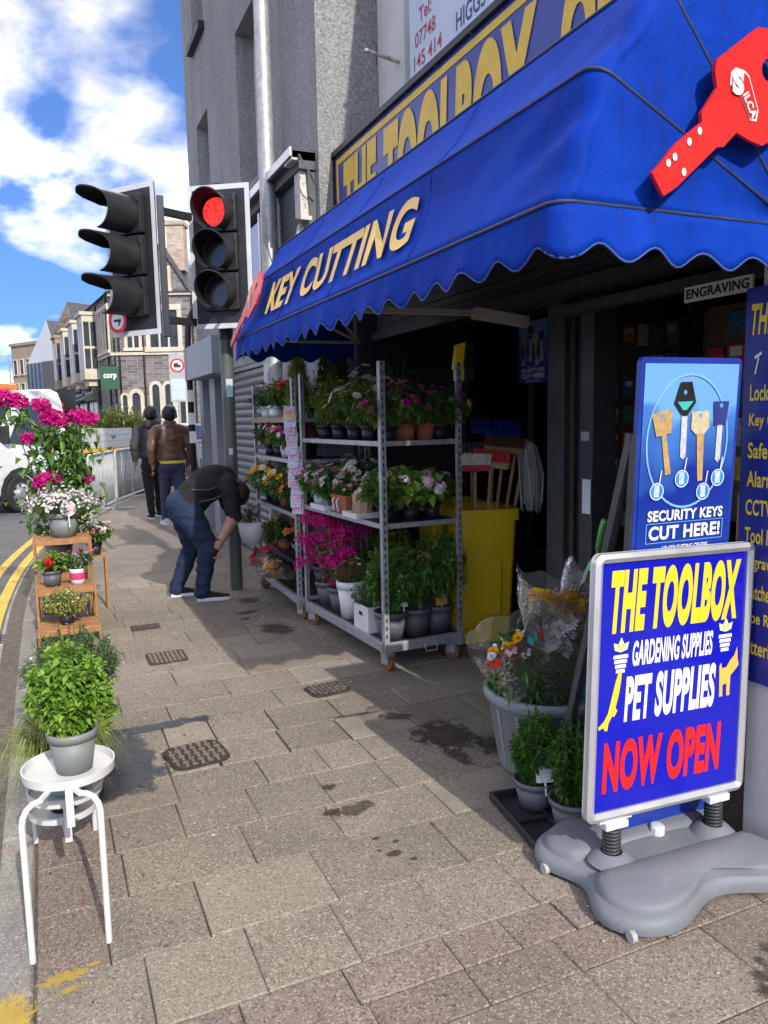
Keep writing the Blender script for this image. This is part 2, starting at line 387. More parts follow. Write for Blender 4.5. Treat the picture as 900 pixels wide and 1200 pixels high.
for ci in range(len(courses)-1):
    y0,y1=courses[ci],courses[ci+1]
    if abs(y0-1.62)<.02 or abs(y0-.72)<.02:          # pink band of small blocks
        for yy0,yy1 in ((y0,y0+(y1-y0)*.5),(y0+(y1-y0)*.5,y1)):
            x=-.12-rnd.uniform(0,.2)
            while x<XE:
                w=rnd.choice((.2,.3,.3,.32)); slab(max(x,-.12),min(x+w,XE),yy0,yy1,M_pink); x+=w
                if XE-x<.06: break
        continue
    js=joints.get(round(y0,2))
    if not js:
        js=[]; x=-.12+rnd.uniform(.12,.42)
        while x<XE-.12: js.append(x); x+=rnd.choice((.3,.42,.44,.44,.6))
    xs=[-.12]+list(js)+[XE]
    for k in range(len(xs)-1):
        mm=M_flag
        if (round(y0,2),k) in pale or (y0>4 and rnd.random()<.10): mm=M_flag2
        elif y0<4 and k==0 and 2.2<y0<2.9: mm=M_pink
        slab(xs[k],xs[k+1],y0,y1,mm)

# kerb stones and gutter blocks
kerb=MB(); kerb.add([(p.x,p.y,-.02) for p in off(KD,.004)]+[(p.x,p.y,-.02) for p in off(KD,.235)],[(i,i+1,len(KD)+i+1,len(KD)+i) for i in range(len(KD)-1)])
kerb=kerb.build('kerb',M_bed,kind='structure')
def along(path,L):
    """cut path into pieces of length L"""
    acc=0; out=[path[0]]; 
    for i in range(1,len(path)):
        acc+=(path[i]-path[i-1]).length
        if acc>=L: out.append(path[i]); acc=0
    return out
kp=[p for p in dense(KP,.05) if -.5<p.y<20.5]
def stones(name,path,d0,d1,zt,zb,L,m,gap,bev):
    cuts=along(path,L); a=off(cuts,d0); b=off(cuts,d1)
    for i in range(len(cuts)-1):
        ta=(a[i+1]-a[i]).normalized()*gap; tb=(b[i+1]-b[i]).normalized()*gap
        P=[a[i]+ta,a[i+1]-ta,b[i+1]-tb,b[i]+tb]; z=zt+rnd.uniform(-.003,.003)
        c=(P[0]+P[2])/2; mb=MB()
        q=[(p.x-c.x,p.y-c.y) for p in P]; e=bev
        top=[(x*(1-e/max(abs(x),.03)),y*(1-e/max(abs(y),.03))) for x,y in q]
        mb.add([(x,y,zb-z) for x,y in q]+[(x,y,-e) for x,y in q]+[(x,y,0) for x,y in top],
               [(0,1,5,4),(1,2,6,5),(2,3,7,6),(3,0,4,7),(4,5,9,8),(5,6,10,9),(6,7,11,10),(7,4,8,11),(8,9,10,11)])
        o=mb.build(name,m,kerb); o.location=(c.x,c.y,z)
stones('kerb_stone',kp,.004,.118,.004,-.09,.86,M_kerb,.004,.008)
stones('gutter_block',kp,.124,.262,-.03,-.09,.45,M_gut,.004,.005)

# iron covers
M_iron=mat('cast_iron',(.05,.04,.033),.7,metal=.3,var=.35,nscale=25,wear=((.16,.10,.06),.55,30),bump=.3)
M_irontop=mat('worn_iron_tread',(.20,.165,.13),.5,metal=.3,var=.3,nscale=30)
M_conc=cmat_speckle('cover_surround',(.22,.2,.17),(.4,.37,.33),(.09,.08,.07),.05)
def cover(label,x,y,w,d,rz,pat,corner=.05):
    t=thing('manhole_cover',label,'manhole cover',(x,y,.001),rz,'iron covers in the pavement')
    f=MB(); f.prism(rrect(-w/2-.012,w/2+.012,-d/2-.012,d/2+.012,corner+.01),(0,0,.0035),(1,0,0),(0,1,0),.01); f.build('frame',M_iron,t)
    p=MB(); p.prism(rrect(-w/2,w/2,-d/2,d/2,corner),(0,0,.0055),(1,0,0),(0,1,0),.004); 
    if pat:
        nx,ny=pat
        for i in range(nx):
            for j in range(ny):
                cx=-w/2+w*(i+.5)/nx; cy=-d/2+d*(j+.5)/ny
                if (i in(0,nx-1)) and (j in (0,ny-1)): continue
                a=w/nx*.36; b=d/ny*.22
                if (i+j)%2: a,b=w/nx*.18,d/ny*.4
                p.box(cx-a,cx+a,cy-b,cy+b,.0055,.0105,1)
    p.build('lid',[M_iron,M_irontop],t)
cover('cast iron cover with raised pattern, nearest in the pavement, beside the wet dark patch',.565,3.545,.25,.25,.1,(7,7))
cover('cast iron cover close to the near corner of the flower trolley',1.42,4.10,.22,.17,.1,(8,5),.03)
cover('cast iron cover in the sun, level with the wooden plant stand',.66,5.17,.23,.25,0,(8,8),.02)
cover('small plain dark cover plate farthest up the pavement',.625,6.03,.19,.12,0,None,.005)

# wet patches left from watering: thin films of water on the flags
def wetmat(name,col,alpha,rough,sc=22,lo=1.08):
    """film whose ragged outline comes from a noise cutting a fall-off stored on the mesh"""
    m=bpy.data.materials.new(name); m.use_nodes=True; n,l=nodes_of(m); b=n['Principled BSDF']
    b.inputs['Base Color'].default_value=(*col,1); b.inputs['Roughness'].default_value=rough
    g=n.new('ShaderNodeNewGeometry'); at=n.new('ShaderNodeAttribute'); at.attribute_name='fall'
    def nz(s_,d):
        t=n.new('ShaderNodeTexNoise'); t.inputs['Scale'].default_value=s_; t.inputs['Detail'].default_value=d; t.inputs['Roughness'].default_value=.65; l.new(g.outputs['Position'],t.inputs['Vector']); return t.outputs['Fac']
    ad=n.new('ShaderNodeMath'); ad.operation='MULTIPLY_ADD'; ad.inputs[1].default_value=1.5; l.new(nz(sc,7),ad.inputs[0]); l.new(at.outputs['Fac'],ad.inputs[2])
    mr=n.new('ShaderNodeMapRange'); mr.inputs['From Min'].default_value=lo; mr.inputs['From Max'].default_value=lo+.16; mr.inputs['To Max'].default_value=alpha; l.new(ad.outputs[0],mr.inputs['Value'])
    mr2=n.new('ShaderNodeMapRange'); mr2.inputs['From Min'].default_value=.3; mr2.inputs['From Max'].default_value=.65; mr2.inputs['To Min'].default_value=.6; l.new(nz(9,4),mr2.inputs['Value'])
    mu=n.new('ShaderNodeMath'); mu.operation='MULTIPLY'; l.new(mr.outputs[0],mu.inputs[0]); l.new(mr2.outputs[0],mu.inputs[1]); l.new(mu.outputs[0],b.inputs['Alpha'])
    return m
M_wet=wetmat('wet_film',(.045,.033,.023),.70,.4); M_tar=wetmat('tar_film',(.012,.014,.024),.93,.3,10,1.0); M_ypaint=wetmat('worn_yellow_paint',(.55,.37,.06),.85,.7,60,1.24)
def patch(name,label,cat,blobs,m):
    vs=[];fs=[];fall=[]
    for k,bb in enumerate(blobs):
        x,y,rx,ry=bb[:4]; ang=bb[4] if len(bb)>4 else 0; z=.0042+.0003*k; n=36; b0=len(vs)
        for i,t in enumerate((0,.35,.7,1.0,1.25)):
            for j in range(n if i else 1):
                q=2*math.pi*j/n; a,c=rx*t*1.15*math.cos(q),ry*t*1.15*math.sin(q); vs.append((x+a*math.cos(ang)-c*math.sin(ang),y+a*math.sin(ang)+c*math.cos(ang),z)); fall.append(max(0,.95-.76*t))
        fs+=[(b0,b0+1+j,b0+1+(j+1)%n) for j in range(n)]
        for i in range(3):
            p=b0+1+i*n
            fs+=[(p+j,p+n+j,p+n+(j+1)%n,p+(j+1)%n) for j in range(n)]
    me=bpy.data.meshes.new(name); me.from_pydata(vs,[],fs); me.materials.append(m)
    at=me.attributes.new('fall','FLOAT','POINT'); at.data.foreach_set('value',fall); me.update()
    o=bpy.data.objects.new(name,me); COL.objects.link(o); tag(o,label,cat); o['kind']='structure'; return o
patch('wet_patch','large damp stain on the flags in front of the flower bucket','stain',[(1.72,3.22,.17,.2,.3,.6),(1.6,3.55,.1,.05,-.5,.8),(1.92,3.0,.16,.12,0,.7),(1.42,3.66,.14,.02,-.1,.5),(1.66,2.98,.05,.12,.1,.8)],M_wet)
patch('wet_patch','dark splash mark in the middle of the pavement','stain',[(1.05,2.74,.12,.05,.15,.95),(1.02,2.96,.035,.03,0,.4),(.96,2.76,.05,.02,.3,.6)],M_wet)
patch('wet_patch','small row of damp specks on a sunlit flag','stain',[(1.06,2.38,.03,.02,0,.8),(1.10,2.45,.02,.012,0,.6),(1.04,2.5,.018,.01,0,.6),(1.11,2.32,.015,.01,0,.4),(1.02,2.42,.01,.01,0,.3)],M_wet)
patch('wet_patch','damp area under the castors between the two flower trolleys','stain',[(1.52,5.5,.13,.2,.2,.6),(1.45,6.1,.12,.06,.3,.9),(1.38,5.9,.05,.04,0,.7),(1.55,6.5,.1,.12,.2,.8)],M_wet)
patch('wet_patch','dark wet corner of the pavement in front of the white wall','stain',[(1.83,1.30,.2,.16,.5,.4),(1.95,1.08,.3,.2,0,.3)],M_wet)
patch('tar_patch','blue-black tar patch around two flags beside the iron cover','stain',[(.22,3.74,.15,.30,.15,.5),(.20,3.40,.22,.15,.4,.6),(.45,3.98,.34,.05,0,.4)],M_tar)
patch('paint_mark','flaking yellow paint mark across the kerb by the stool leg','road marking',[(-.18,2.13,.09,.12,0,.3),(-.05,2.22,.10,.04,.1,.6),(-.03,2.16,.07,.018,.1,.7),(.03,2.24,.03,.01,.1,.6),(.045,2.16,.012,.01,0,.2)],M_ypaint)
# ================================================================== BUILDINGS ON THE NEAR SIDE
YB=(0,-1,0); UP=(0,0,1)                      # a facade facing the street: reads from far to near
M_white=mat('white_masonry_paint',(.60,.60,.58),.7,var=.10,nscale=2.5,bump=.25,bscale=40,wear=((.30,.27,.22),.66,6))
M_upwall=mat('cream_white_render',(.66,.66,.64),.75,var=.08,nscale=2,bump=.3,bscale=60,wear=((.4,.38,.34),.68,3))
def roughcast(name,base,streak=.16,speck=.30):
    """pebbledash-like render: granular tone and relief, rain streaks running down"""
    m=bpy.data.materials.new(name); m.use_nodes=True; n,l=nodes_of(m); b=n['Principled BSDF']; b.inputs['Roughness'].default_value=.95; b.inputs['Specular IOR Level'].default_value=.15
    g=n.new('ShaderNodeNewGeometry')
    def nz(sc,det,ro,scale=(1,1,1)):
        mp=n.new('ShaderNodeMapping'); mp.inputs['Scale'].default_value=scale; l.new(g.outputs['Position'],mp.inputs['Vector'])
        t=n.new('ShaderNodeTexNoise'); t.inputs['Scale'].default_value=sc; t.inputs['Detail'].default_value=det; t.inputs['Roughness'].default_value=ro; l.new(mp.outputs[0],t.inputs['Vector']); return t.outputs['Fac']
    def rng(f,lo,hi,a_,c):
        r=n.new('ShaderNodeMapRange'); r.inputs['From Min'].default_value=lo; r.inputs['From Max'].default_value=hi; r.inputs['To Min'].default_value=a_; r.inputs['To Max'].default_value=c; l.new(f,r.inputs['Value']); return r.outputs[0]
    def mul(x,y):
        k=n.new('ShaderNodeMath'); k.operation='MULTIPLY'; l.new(x,k.inputs[0]); l.new(y,k.inputs[1]); return k.outputs[0]
    v=mul(mul(rng(nz(46,3,.7),.32,.68,1-speck,1+speck),rng(nz(2.2,6,.65,(1.6,1.6,.22)),.35,.70,1+streak*.5,1-streak)),rng(nz(.7,5,.6),.3,.7,.88,1.1))
    h=n.new('ShaderNodeHueSaturation'); h.inputs['Color'].default_value=(*base,1); l.new(v,h.inputs['Value']); l.new(h.outputs[0],b.inputs['Base Color'])
    bp=n.new('ShaderNodeBump'); bp.inputs['Strength'].default_value=1.0; bp.inputs['Distance'].default_value=.025; l.new(nz(46,4,.7),bp.inputs['Height']); l.new(bp.outputs[0],b.inputs['Normal']); return m
M_grey=roughcast('grey_roughcast',(.40,.395,.385)); M_pale=roughcast('pale_roughcast',(.34,.335,.315),.2,.34)
M_black=mat('black_painted_metal',(.012,.012,.013),.45,var=.3,nscale=20)
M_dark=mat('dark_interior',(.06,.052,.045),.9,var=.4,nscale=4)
M_dgrey=mat('dark_grey_frame',(.05,.05,.052),.5,var=.2,nscale=10)
M_upvc=mat('white_window_plastic',(.72,.73,.74),.35,var=.05)
M_pane=mat('window_pane_dark',(.045,.055,.065),.06,var=.2,nscale=2,spec=.9)
M_galv=mat('galvanised_steel',(.40,.41,.415),.5,metal=.45,var=.22,nscale=14,wear=((.27,.28,.275),.55,20))
M_bluefa=mat('fascia_blue',(.035,.055,.30),.35,var=.10,nscale=3,wear=((.10,.11,.27),.62,5))
M_ochre=mat('fascia_ochre',(.82,.52,.04),.5,var=.12,nscale=6)
M_yelprint=mat('yellow_print',(.82,.62,.03),.45,var=.03)
M_whiteprint=mat('white_print',(.80,.80,.80),.45,var=.03)
M_redprint=mat('red_print',(.78,.015,.015),.4,var=.04)
M_navyprint=mat('navy_print',(.03,.04,.20),.5,var=.05)
M_blackprint=mat('black_print',(.012,.012,.012),.5,var=.05)

shop=thing('shop_building','shop with white painted walls and a dark open front behind the blue awning','building',(2.72,3,0))
SX,SY=2.72,3.0
def sb(name,m,*boxes,bevel=0,parent=None):
    mb=MB()
    for b in boxes: mb.box(b[0]-SX,b[1]-SX,b[2]-SY,b[3]-SY,b[4],b[5])
    return mb.build(name,m,parent or shop,bevel=bevel)
sb('upper_wall',M_upwall,(2.72,7,-3,4.15,2.82,6.3),(2.72,7,4.15,5.62,2.82,3.7),(2.72,7,5.62,6.12,2.82,6.3),(2.72,7,4.15,5.62,5.25,6.3),(3.1,7,4.15,5.62,3.7,5.25))
wf=sb('window_frame',M_upvc,(2.80,2.86,5.54,5.62,3.7,5.25),(2.80,2.86,4.15,4.23,3.7,5.25),(2.80,2.86,4.23,5.54,3.7,3.78),(2.80,2.86,4.23,5.54,5.17,5.25),(2.805,2.865,5.12,5.18,3.78,5.17),(2.805,2.865,4.23,5.54,4.62,4.68))
sb('pane',M_pane,(2.83,2.84,4.23,5.54,3.78,5.17),parent=wf)
sb('pilaster',M_white,(2.25,2.74,1.53,1.91,-.02,2.80),bevel=.006)
sb('side_wall',M_white,(2.63,2.74,-3,1.53,-.02,2.80))
sb('side_window_frame',M_dgrey,(2.60,2.63,-2.4,1.2,.7,2.3))
sb('end_pier',M_dgrey,(2.42,3.6,5.98,6.115,-.02,2.8))
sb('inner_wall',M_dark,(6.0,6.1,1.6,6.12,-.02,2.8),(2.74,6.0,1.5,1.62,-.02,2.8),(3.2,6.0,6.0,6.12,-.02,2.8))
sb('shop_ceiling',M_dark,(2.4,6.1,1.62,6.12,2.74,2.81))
M_lino=mat('shop_floor_vinyl',(.10,.09,.08),.5,var=.2,nscale=6)
sb('shop_floor',M_lino,(2.63,6.0,1.62,6.0,-.02,.02))
# shop front: stall riser, window, jamb rails, roller shutter housings
sb('stall_riser',M_black,(3.38,3.5,3.8,5.98,.02,.5))
swf=sb('shop_window_frame',M_dgrey,(3.40,3.46,3.8,5.98,.5,.56),(3.40,3.46,3.8,5.98,2.30,2.36),(3.40,3.46,3.8,3.86,.56,2.30),(3.40,3.46,5.92,5.98,.56,2.30),(3.405,3.455,4.92,4.97,.56,2.30),(3.40,3.46,3.8,5.98,2.36,2.75))
sb('pane',glass('shop_glass',(.75,.78,.78),.03),(3.425,3.43,3.86,4.92,.56,2.30),(3.425,3.43,4.97,5.92,.56,2.30),parent=swf)
for y0,y1,x0 in ((3.36,3.47,2.72),(3.50,3.60,2.80),(3.64,3.80,2.74)):
    sb('door_jamb',M_dgrey if x0<2.79 else M_black,(x0,2.88,y0,y1,.0,2.2),bevel=.004)
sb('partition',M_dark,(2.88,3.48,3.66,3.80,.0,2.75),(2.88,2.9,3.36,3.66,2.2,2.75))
M_rail=mat('jamb_brown_seal',(.07,.045,.03),.5,var=.2)
sb('seal_strip',M_rail,(2.77,2.79,3.47,3.50,0,2.2),(2.78,2.8,3.60,3.64,0,2.2))
sb('door_plate',M_galv,(2.712,2.72,3.38,3.45,1.42,1.47))
sb('header_beam',M_dgrey,(2.55,2.75,1.93,5.98,2.20,2.26),(2.62,2.7,1.93,3.6,2.10,2.15))
M_beige=mat('awning_arm_paint',(.42,.40,.36),.5,var=.15,nscale=12)
for k in range(9):
    z=2.27+k*.055; sb('shutter_slat',M_dgrey,(2.60+.004*(k%2),2.64,1.93,5.98,z,z+.05))

fas=thing('fascia_sign','long blue fascia board reading THE TOOLBOX in ochre letters above the awning','sign',(2.32,3.5,2.8))
f=MB(); f.box(0,.398,-2.5,2.62,0,.86); f.build('board',M_bluefa,fas)
f=MB(); f.box(-.03,.05,-2.52,2.66,.86,.90); f.box(-.022,.0,2.62,2.655,0,.86); f.build('edge_trim',M_black,fas)
f=MB(); f.box(-.004,0,-2.5,2.585,.785,.83); f.box(-.004,0,2.545,2.585,0,.784); f.build('border_line',M_ochre,fas)
f=MB()
for i in range(12): f.ball((-.024,2.5-i*.42,.845),.009,n=6,k=4)
f.build('screw',M_black,fas)
f=thing
text_on('lettering',[('THE',0,.10,.66,.665),('TOOLBOX',.78,.10,1.84,.665),('ON',2.80,.10,.5,.665)],(0,2.43,.0),YB,UP,M_ochre,fas,off=.005,shear=.16,bold=.065)

ban=thing('phone_banner','pale banner with a red phone number hung across the upper window','banner',(2.69,5.46,3.9))
b=MB(); b.box(-.003,.004,-2.6,0,0,.98); b.build('sheet',mat('banner_vinyl',(.60,.66,.78),.5,var=.06,nscale=2),ban)
text_on('number_lettering',[('Tel:',.16,.485,.19,.10),('07748',.09,.34,.32,.10),('145 414',.07,.19,.43,.10)],(-.003,0,0),YB,UP,mat('crimson_print',(.42,.03,.08),.5),ban,bold=.012)
text_on('name_lettering',[('HIGGS',.70,.195,.37,.12)],(-.003,0,0),YB,UP,M_navyprint,ban,bold=.012)
pp=thing('wall_pipe','short rusty white pipe with a wire hook sticking out beside the banner','pipe',(2.72,5.72,4.3))
b=MB(); b.tube([(0,0,0),(-.28,.02,.05)],.016,8); b.build('pipe',mat('chalky_pipe',(.5,.46,.4),.7,wear=((.25,.12,.06),.5,30)),pp)
b=MB(); b.tube([(-.19,.005,-.05),(-.19,.005,.1),(-.2,.01,.12),(-.215,.012,.1)],.005,5); b.build('hook',M_rail,pp)

# ---- grey roughcast building standing forward of the shop
gb=thing('grey_building','tall grey roughcast building beyond the shop with deep set white windows','building',(2.18,6.13,0))
GX,GY=2.18,6.13
def gbx(name,m,*boxes,bevel=0,parent=None):
    mb=MB()
    for b in boxes: mb.box(b[0]-GX,b[1]-GX,b[2]-GY,b[3]-GY,b[4],b[5])
    return mb.build(name,m,parent or gb,bevel=bevel)
wins=[(7.55,8.69,3.95,5.69),(10.25,10.99,3.95,5.5),(10.25,10.99,6.5,8.0),(7.55,8.69,6.9,8.4)]
# front wall in panels round the openings, then the gable facing the shop
ys=[6.14,7.55,8.69,10.25,10.99,11.7]; cols=[]
def wall_cols():
    out=[]
    for i in range(len(ys)-1):
        a,b=ys[i],ys[i+1]; ops=sorted([(w[2],w[3]) for w in wins if abs(w[0]-a)<.01])
        z=2.2
        for o in ops: out.append((2.18,2.45,a,b,z,o[0])); z=o[1]
        out.append((2.18,2.45,a,b,z,9.5))
    return out
gbx('front_wall',M_grey,*wall_cols())
gbx('gable_wall',M_pale,(2.181,2.72,6.125,6.14,2.2,9.5))
gbx('core_wall',M_grey,(2.50,6,6.14,11.7,2.2,9.5),(2.45,2.5,6.14,7.4,2.2,9.5),(2.45,2.5,11.1,11.7,2.2,9.5))
for (a,b,c,d) in wins:
    fr=gbx('window_frame',M_upvc,(2.38,2.44,a,a+.07,c,d),(2.38,2.44,b-.07,b,c,d),(2.38,2.44,a+.07,b-.07,c,c+.07),(2.38,2.44,a+.07,b-.07,d-.07,d),(2.375,2.44,a+.07,b-.07,(c+d)/2-.03,(c+d)/2+.04))
    gbx('pane',M_pane,(2.40,2.41,a+.07,b-.07,c+.07,d-.07),parent=fr)
    gbx('sill',M_black if c>6 else M_grey,(2.10,2.38,a-.05,b+.05,c-.09,c+.001),parent=fr)
# shop front of the grey building
M_gpaint=mat('grey_blue_paint',(.24,.265,.285),.55,var=.1,nscale=4,wear=((.12,.12,.12),.66,8))
M_lav=mat('pale_lilac_sign',(.42,.46,.68),.45,var=.06,nscale=3)
M_slate=mat('slate_flashing',(.10,.10,.105),.8,var=.3,nscale=8)
gbx('cornice',M_slate,(1.98,2.18,6.2,9.6,3.66,3.72),(2.04,2.18,6.2,9.6,3.58,3.66))
gbx('cornice_trim',M_upvc,(1.965,1.98,6.2,9.6,3.67,3.74))
gbx('shop_sign_board',M_lav,(2.10,2.18,7.02,9.6,2.75,3.52))
for y_ in (7.0,7.55,8.3): gbx('sign_mullion',M_upvc,(2.06,2.10,y_,y_+.055,2.7,3.56))
gbx('black_panel',M_slate,(2.11,2.18,6.2,7.0,2.75,3.56))
M_oldpaint=mat('peeling_white_timber',(.56,.53,.48),.8,var=.12,nscale=10,wear=((.20,.13,.08),.56,14),bump=.4,bscale=30)
cb=MB(); cb.obox((2.10-GX,6.30-GY,3.42),(.05,0,.0),(0,.075,.02),(0.01,.03,.22)); cb.box(1.98-GX,2.2-GX,6.2-GY,6.42-GY,3.64,3.72); cb.obox((2.1-GX,6.36-GY,3.14),(.04,.0,0),(0,.03,.0),(.03,.06,.06))
cb.build('broken_corbel',M_oldpaint,gb,bevel=.006)
cb=MB(); cb.tube([(2.1-GX,6.3-GY,3.72),(2.02-GX,6.14-GY,3.66),(2.08-GX,6.05-GY,3.5),(2.16-GX,6.1-GY,3.4)],.008,5); cb.build('loose_cable',M_slate,gb)
gbx('lower_wall',M_gpaint,(2.18,2.24,6.14,7.9,0,2.75),(2.24,6,6.14,6.2,0,2.2),(2.2,6,6.2,11.7,2.15,2.22),(2.18,2.55,9.75,9.95,0,2.15),(2.18,2.55,10.6,10.95,0,2.15),(2.18,2.6,11.45,11.7,0,2.15),(2.6,2.7,9.9,11.7,0,2.15))
gbx('entrance_hood',M_gpaint,(1.98,2.18,9.7,11.7,2.16,2.62))
gbx('shopfront_base',M_dgrey,(2.3,2.55,9.95,10.6,0,.5),(2.56,2.59,9.96,10.6,.5,2.1))
sh=gbx('shutter_frame',M_galv,(2.16,2.24,7.88,7.96,0,2.15)); gbx('shutter_guide',M_galv,(2.16,2.24,9.68,9.75,0,2.15))
M_shut=mat('grey_shutter_steel',(.11,.115,.12),.5,metal=.3,var=.12,nscale=5)
sl=MB(); 
for k in range(6):
    a=k/5; sl.add([(-.02*math.sin(math.pi*a),0,.085*a),(-.02*math.sin(math.pi*a),1.72,.085*a)],[])
sl.f=[(2*k,2*k+1,2*k+3,2*k+2)[::-1] for k in range(5)]; sl.m=[0]*5
s0=sl.build('shutter_slat',M_shut,sh,smooth=True); s0.location=(2.21-GX,7.96-GY,.02)
for k in range(1,24):
    c=s0.copy(); COL.objects.link(c); c.location.z=.02+k*.088
# black downpipe with stickers at the far corner
dp=thing('black_downpipe','thin black post with white stickers at the far corner of the grey building','post',(2.02,11.55,0))
b=MB(); b.tube([(0,0,0),(0,0,2.7),(.02,.02,3.0),(.12,.05,3.2)],.045,10); b.build('pipe',M_black,dp,smooth=True)
for z in (1.25,1.52,1.85): 
    b=MB(); b.box(-.05,.05,-.049,-.046,z,z+.17); b.build('sticker',M_whiteprint,dp)

# ================================================================== AWNING (hooped canopy)
def canvas_mat():
    """woven awning cloth: faded patches, run-off streaks, weave and creases"""
    m=bpy.data.materials.new('blue_awning_canvas'); m.use_nodes=True; n,l=nodes_of(m); b=n['Principled BSDF']; b.inputs['Specular IOR Level'].default_value=.12; b.inputs['Roughness'].default_value=.72
    tc=n.new('ShaderNodeTexCoord')
    def nz(sc,det=5,ro=.6,scale=(1,1,1),dist=0):
        mp=n.new('ShaderNodeMapping'); mp.inputs['Scale'].default_value=scale; l.new(tc.outputs['Object'],mp.inputs['Vector'])
        t=n.new('ShaderNodeTexNoise'); t.inputs['Scale'].default_value=sc; t.inputs['Detail'].default_value=det; t.inputs['Roughness'].default_value=ro; t.inputs['Distortion'].default_value=dist; l.new(mp.outputs[0],t.inputs['Vector']); return t.outputs['Fac']
    def mix(f,a_,c,p0,p1):
        r=n.new('ShaderNodeMapRange'); r.inputs['From Min'].default_value=p0; r.inputs['From Max'].default_value=p1; l.new(f,r.inputs['Value'])
        x=n.new('ShaderNodeMix'); x.data_type='RGBA'; l.new(r.outputs[0],x.inputs['Factor'])
        for k,v in (('A',a_),('B',c)):
            if isinstance(v,tuple): x.inputs[k].default_value=(*v,1)
            else: l.new(v,x.inputs[k])
        return x.outputs['Result']
    c=mix(nz(1.8,6,.65),(.0006,.031,.31),(.0010,.048,.42),.35,.68)
    c=mix(nz(5,6,.7,(3.2,3.2,.35)),c,(.008,.018,.11),.54,.80)          # run-off streaks
    c=mix(nz(70,2),c,(.16,.20,.42),.80,.84)                              # specks
    l.new(c,b.inputs['Base Color'])
    b1=n.new('ShaderNodeBump'); b1.inputs['Strength'].default_value=.35; b1.inputs['Distance'].default_value=.02; l.new(nz(4.5,5,.55,(1,1,1),1.6),b1.inputs['Height'])
    b2=n.new('ShaderNodeBump'); b2.inputs['Strength'].default_value=.25; b2.inputs['Distance'].default_value=.002; l.new(nz(420,1),b2.inputs['Height']); l.new(b1.outputs[0],b2.inputs['Normal']); l.new(b2.outputs[0],b.inputs['Normal'])
    return m
M_canopy=canvas_mat()
M_pipe=mat('dark_awning_piping',(.02,.03,.08),.6,var=.3)
AW=thing('awning','bright blue hooped shop awning with scalloped edge reading KEY CUTTING','awning',(2.26,1.8,2.15))
YN,YF=0.0,3.85; RC=.06
def hoop(L,th):
    pts=[]
    for i in range(14): pts.append(((L-RC)*i/14,YN))
    for i in range(8): q=rad(90*i/8); pts.append((L-RC+RC*math.sin(q),YN+RC-RC*math.cos(q)))
    for i in range(90): pts.append((L,YN+RC+(YF-YN-2*RC)*i/90))
    for i in range(8): q=rad(90*i/8); pts.append((L-RC+RC*math.cos(q),YF-RC+RC*math.sin(q)))
    for i in range(15): pts.append(((L-RC)*(1-i/14),YF))
    c,s=math.cos(th),math.sin(th)
    return [Vector((-a*c,y,a*s)) for a,y in pts]
H1,H2,H3,H4=hoop(.93,0),hoop(.885,rad(24.8)),hoop(.88,rad(48)),hoop(.90,rad(88))
NH=len(H1); SUBD=10
can=MB(); rows=[]
for A,B,sag in ((H1,H2,.022),(H2,H3,.020),(H3,H4,.03)):
    for k in range(SUBD+(1 if B is H4 else 0)):
        t=k/SUBD; row=[]
        for i in range(NH):
            p=A[i].lerp(B[i],t)
            e=math.sin(math.pi*t)
            r=Vector((p.x,0,p.z)); rn=r.normalized() if r.length>1e-4 else Vector((0,0,0))
            frac=min(1,r.length/.6)
            w=noise.noise(Vector((p.x*3.1,p.y*2.1,p.z*4)))*.5+noise.noise(Vector((p.x*9,p.y*5,p.z*9)))*.22
            inw=Vector((0,.6 if i<16 else (-.6 if i>NH-16 else 0),0))
            p=p-rn*(sag*e*frac)+(rn*.014*w-inw*.035*w)*e+inw*sag*e*.8
            # slack folds by the near corner
            dc=(p-Vector((-.78,.05,.2))).length
            p=p-rn*(.016*math.sin(26*(p.z+.5*p.y+.3*p.x))*math.exp(-(dc/.33)**2)*e)
            row.append(p)
        rows.append(row)
for row in rows: can.v.extend([tuple(p) for p in row])
for a in range(len(rows)-1):
    for i in range(NH-1):
        can.f.append((a*NH+i,a*NH+i+1,(a+1)*NH+i+1,(a+1)*NH+i)); can.m.append(0)
o=can.build('canopy',M_canopy,AW,smooth=True); md=o.modifiers.new('s','SOLIDIFY'); md.thickness=.003
# valance
val=MB(); acc=0; S=[0]
for i in range(1,NH): acc+=(H1[i]-H1[i-1]).length; S.append(acc)
import bisect
n=560; VR=6
for k in range(n+1):
    s_=acc*k/n; i=min(max(1,bisect.bisect_left(S,s_)),NH-1); t=(s_-S[i-1])/max(1e-6,S[i]-S[i-1]); p=H1[i-1].lerp(H1[i],t)
    tg=(H1[i]-H1[i-1]).normalized(); nn=Vector((tg.y,-tg.x,0))*-1
    drop=.132-.023*math.cos(2*math.pi*s_/.20)
    for j in range(VR):
        f_=j/(VR-1); wv=.010*math.sin(s_*9+1)*f_+.006*math.sin(s_*23)*f_
        val.v.append(tuple(p+nn*(wv+.012*f_)+Vector((0,0,-drop*f_))))
for k in range(n):
    for j in range(VR-1):
        val.f.append((k*VR+j,k*VR+j+1,(k+1)*VR+j+1,(k+1)*VR+j)); val.m.append(0)
o=val.build('valance',M_canopy,AW,smooth=True); md=o.modifiers.new('s','SOLIDIFY'); md.thickness=.003
edge=MB(); edge.tube([val.v[k*VR+VR-1] for k in range(0,n+1,2)],.004,5); edge.build('scalloped_hem',mat('faded_blue_hem',(.05,.09,.30),.7,var=.2),AW,smooth=True)
for H,r_ in ((H1,.0065),(H2,.0065),(H3,.0065)):
    b=MB(); b.tube([p*1.004 for p in H],r_,6); b.build('piping',M_pipe,AW,smooth=True)
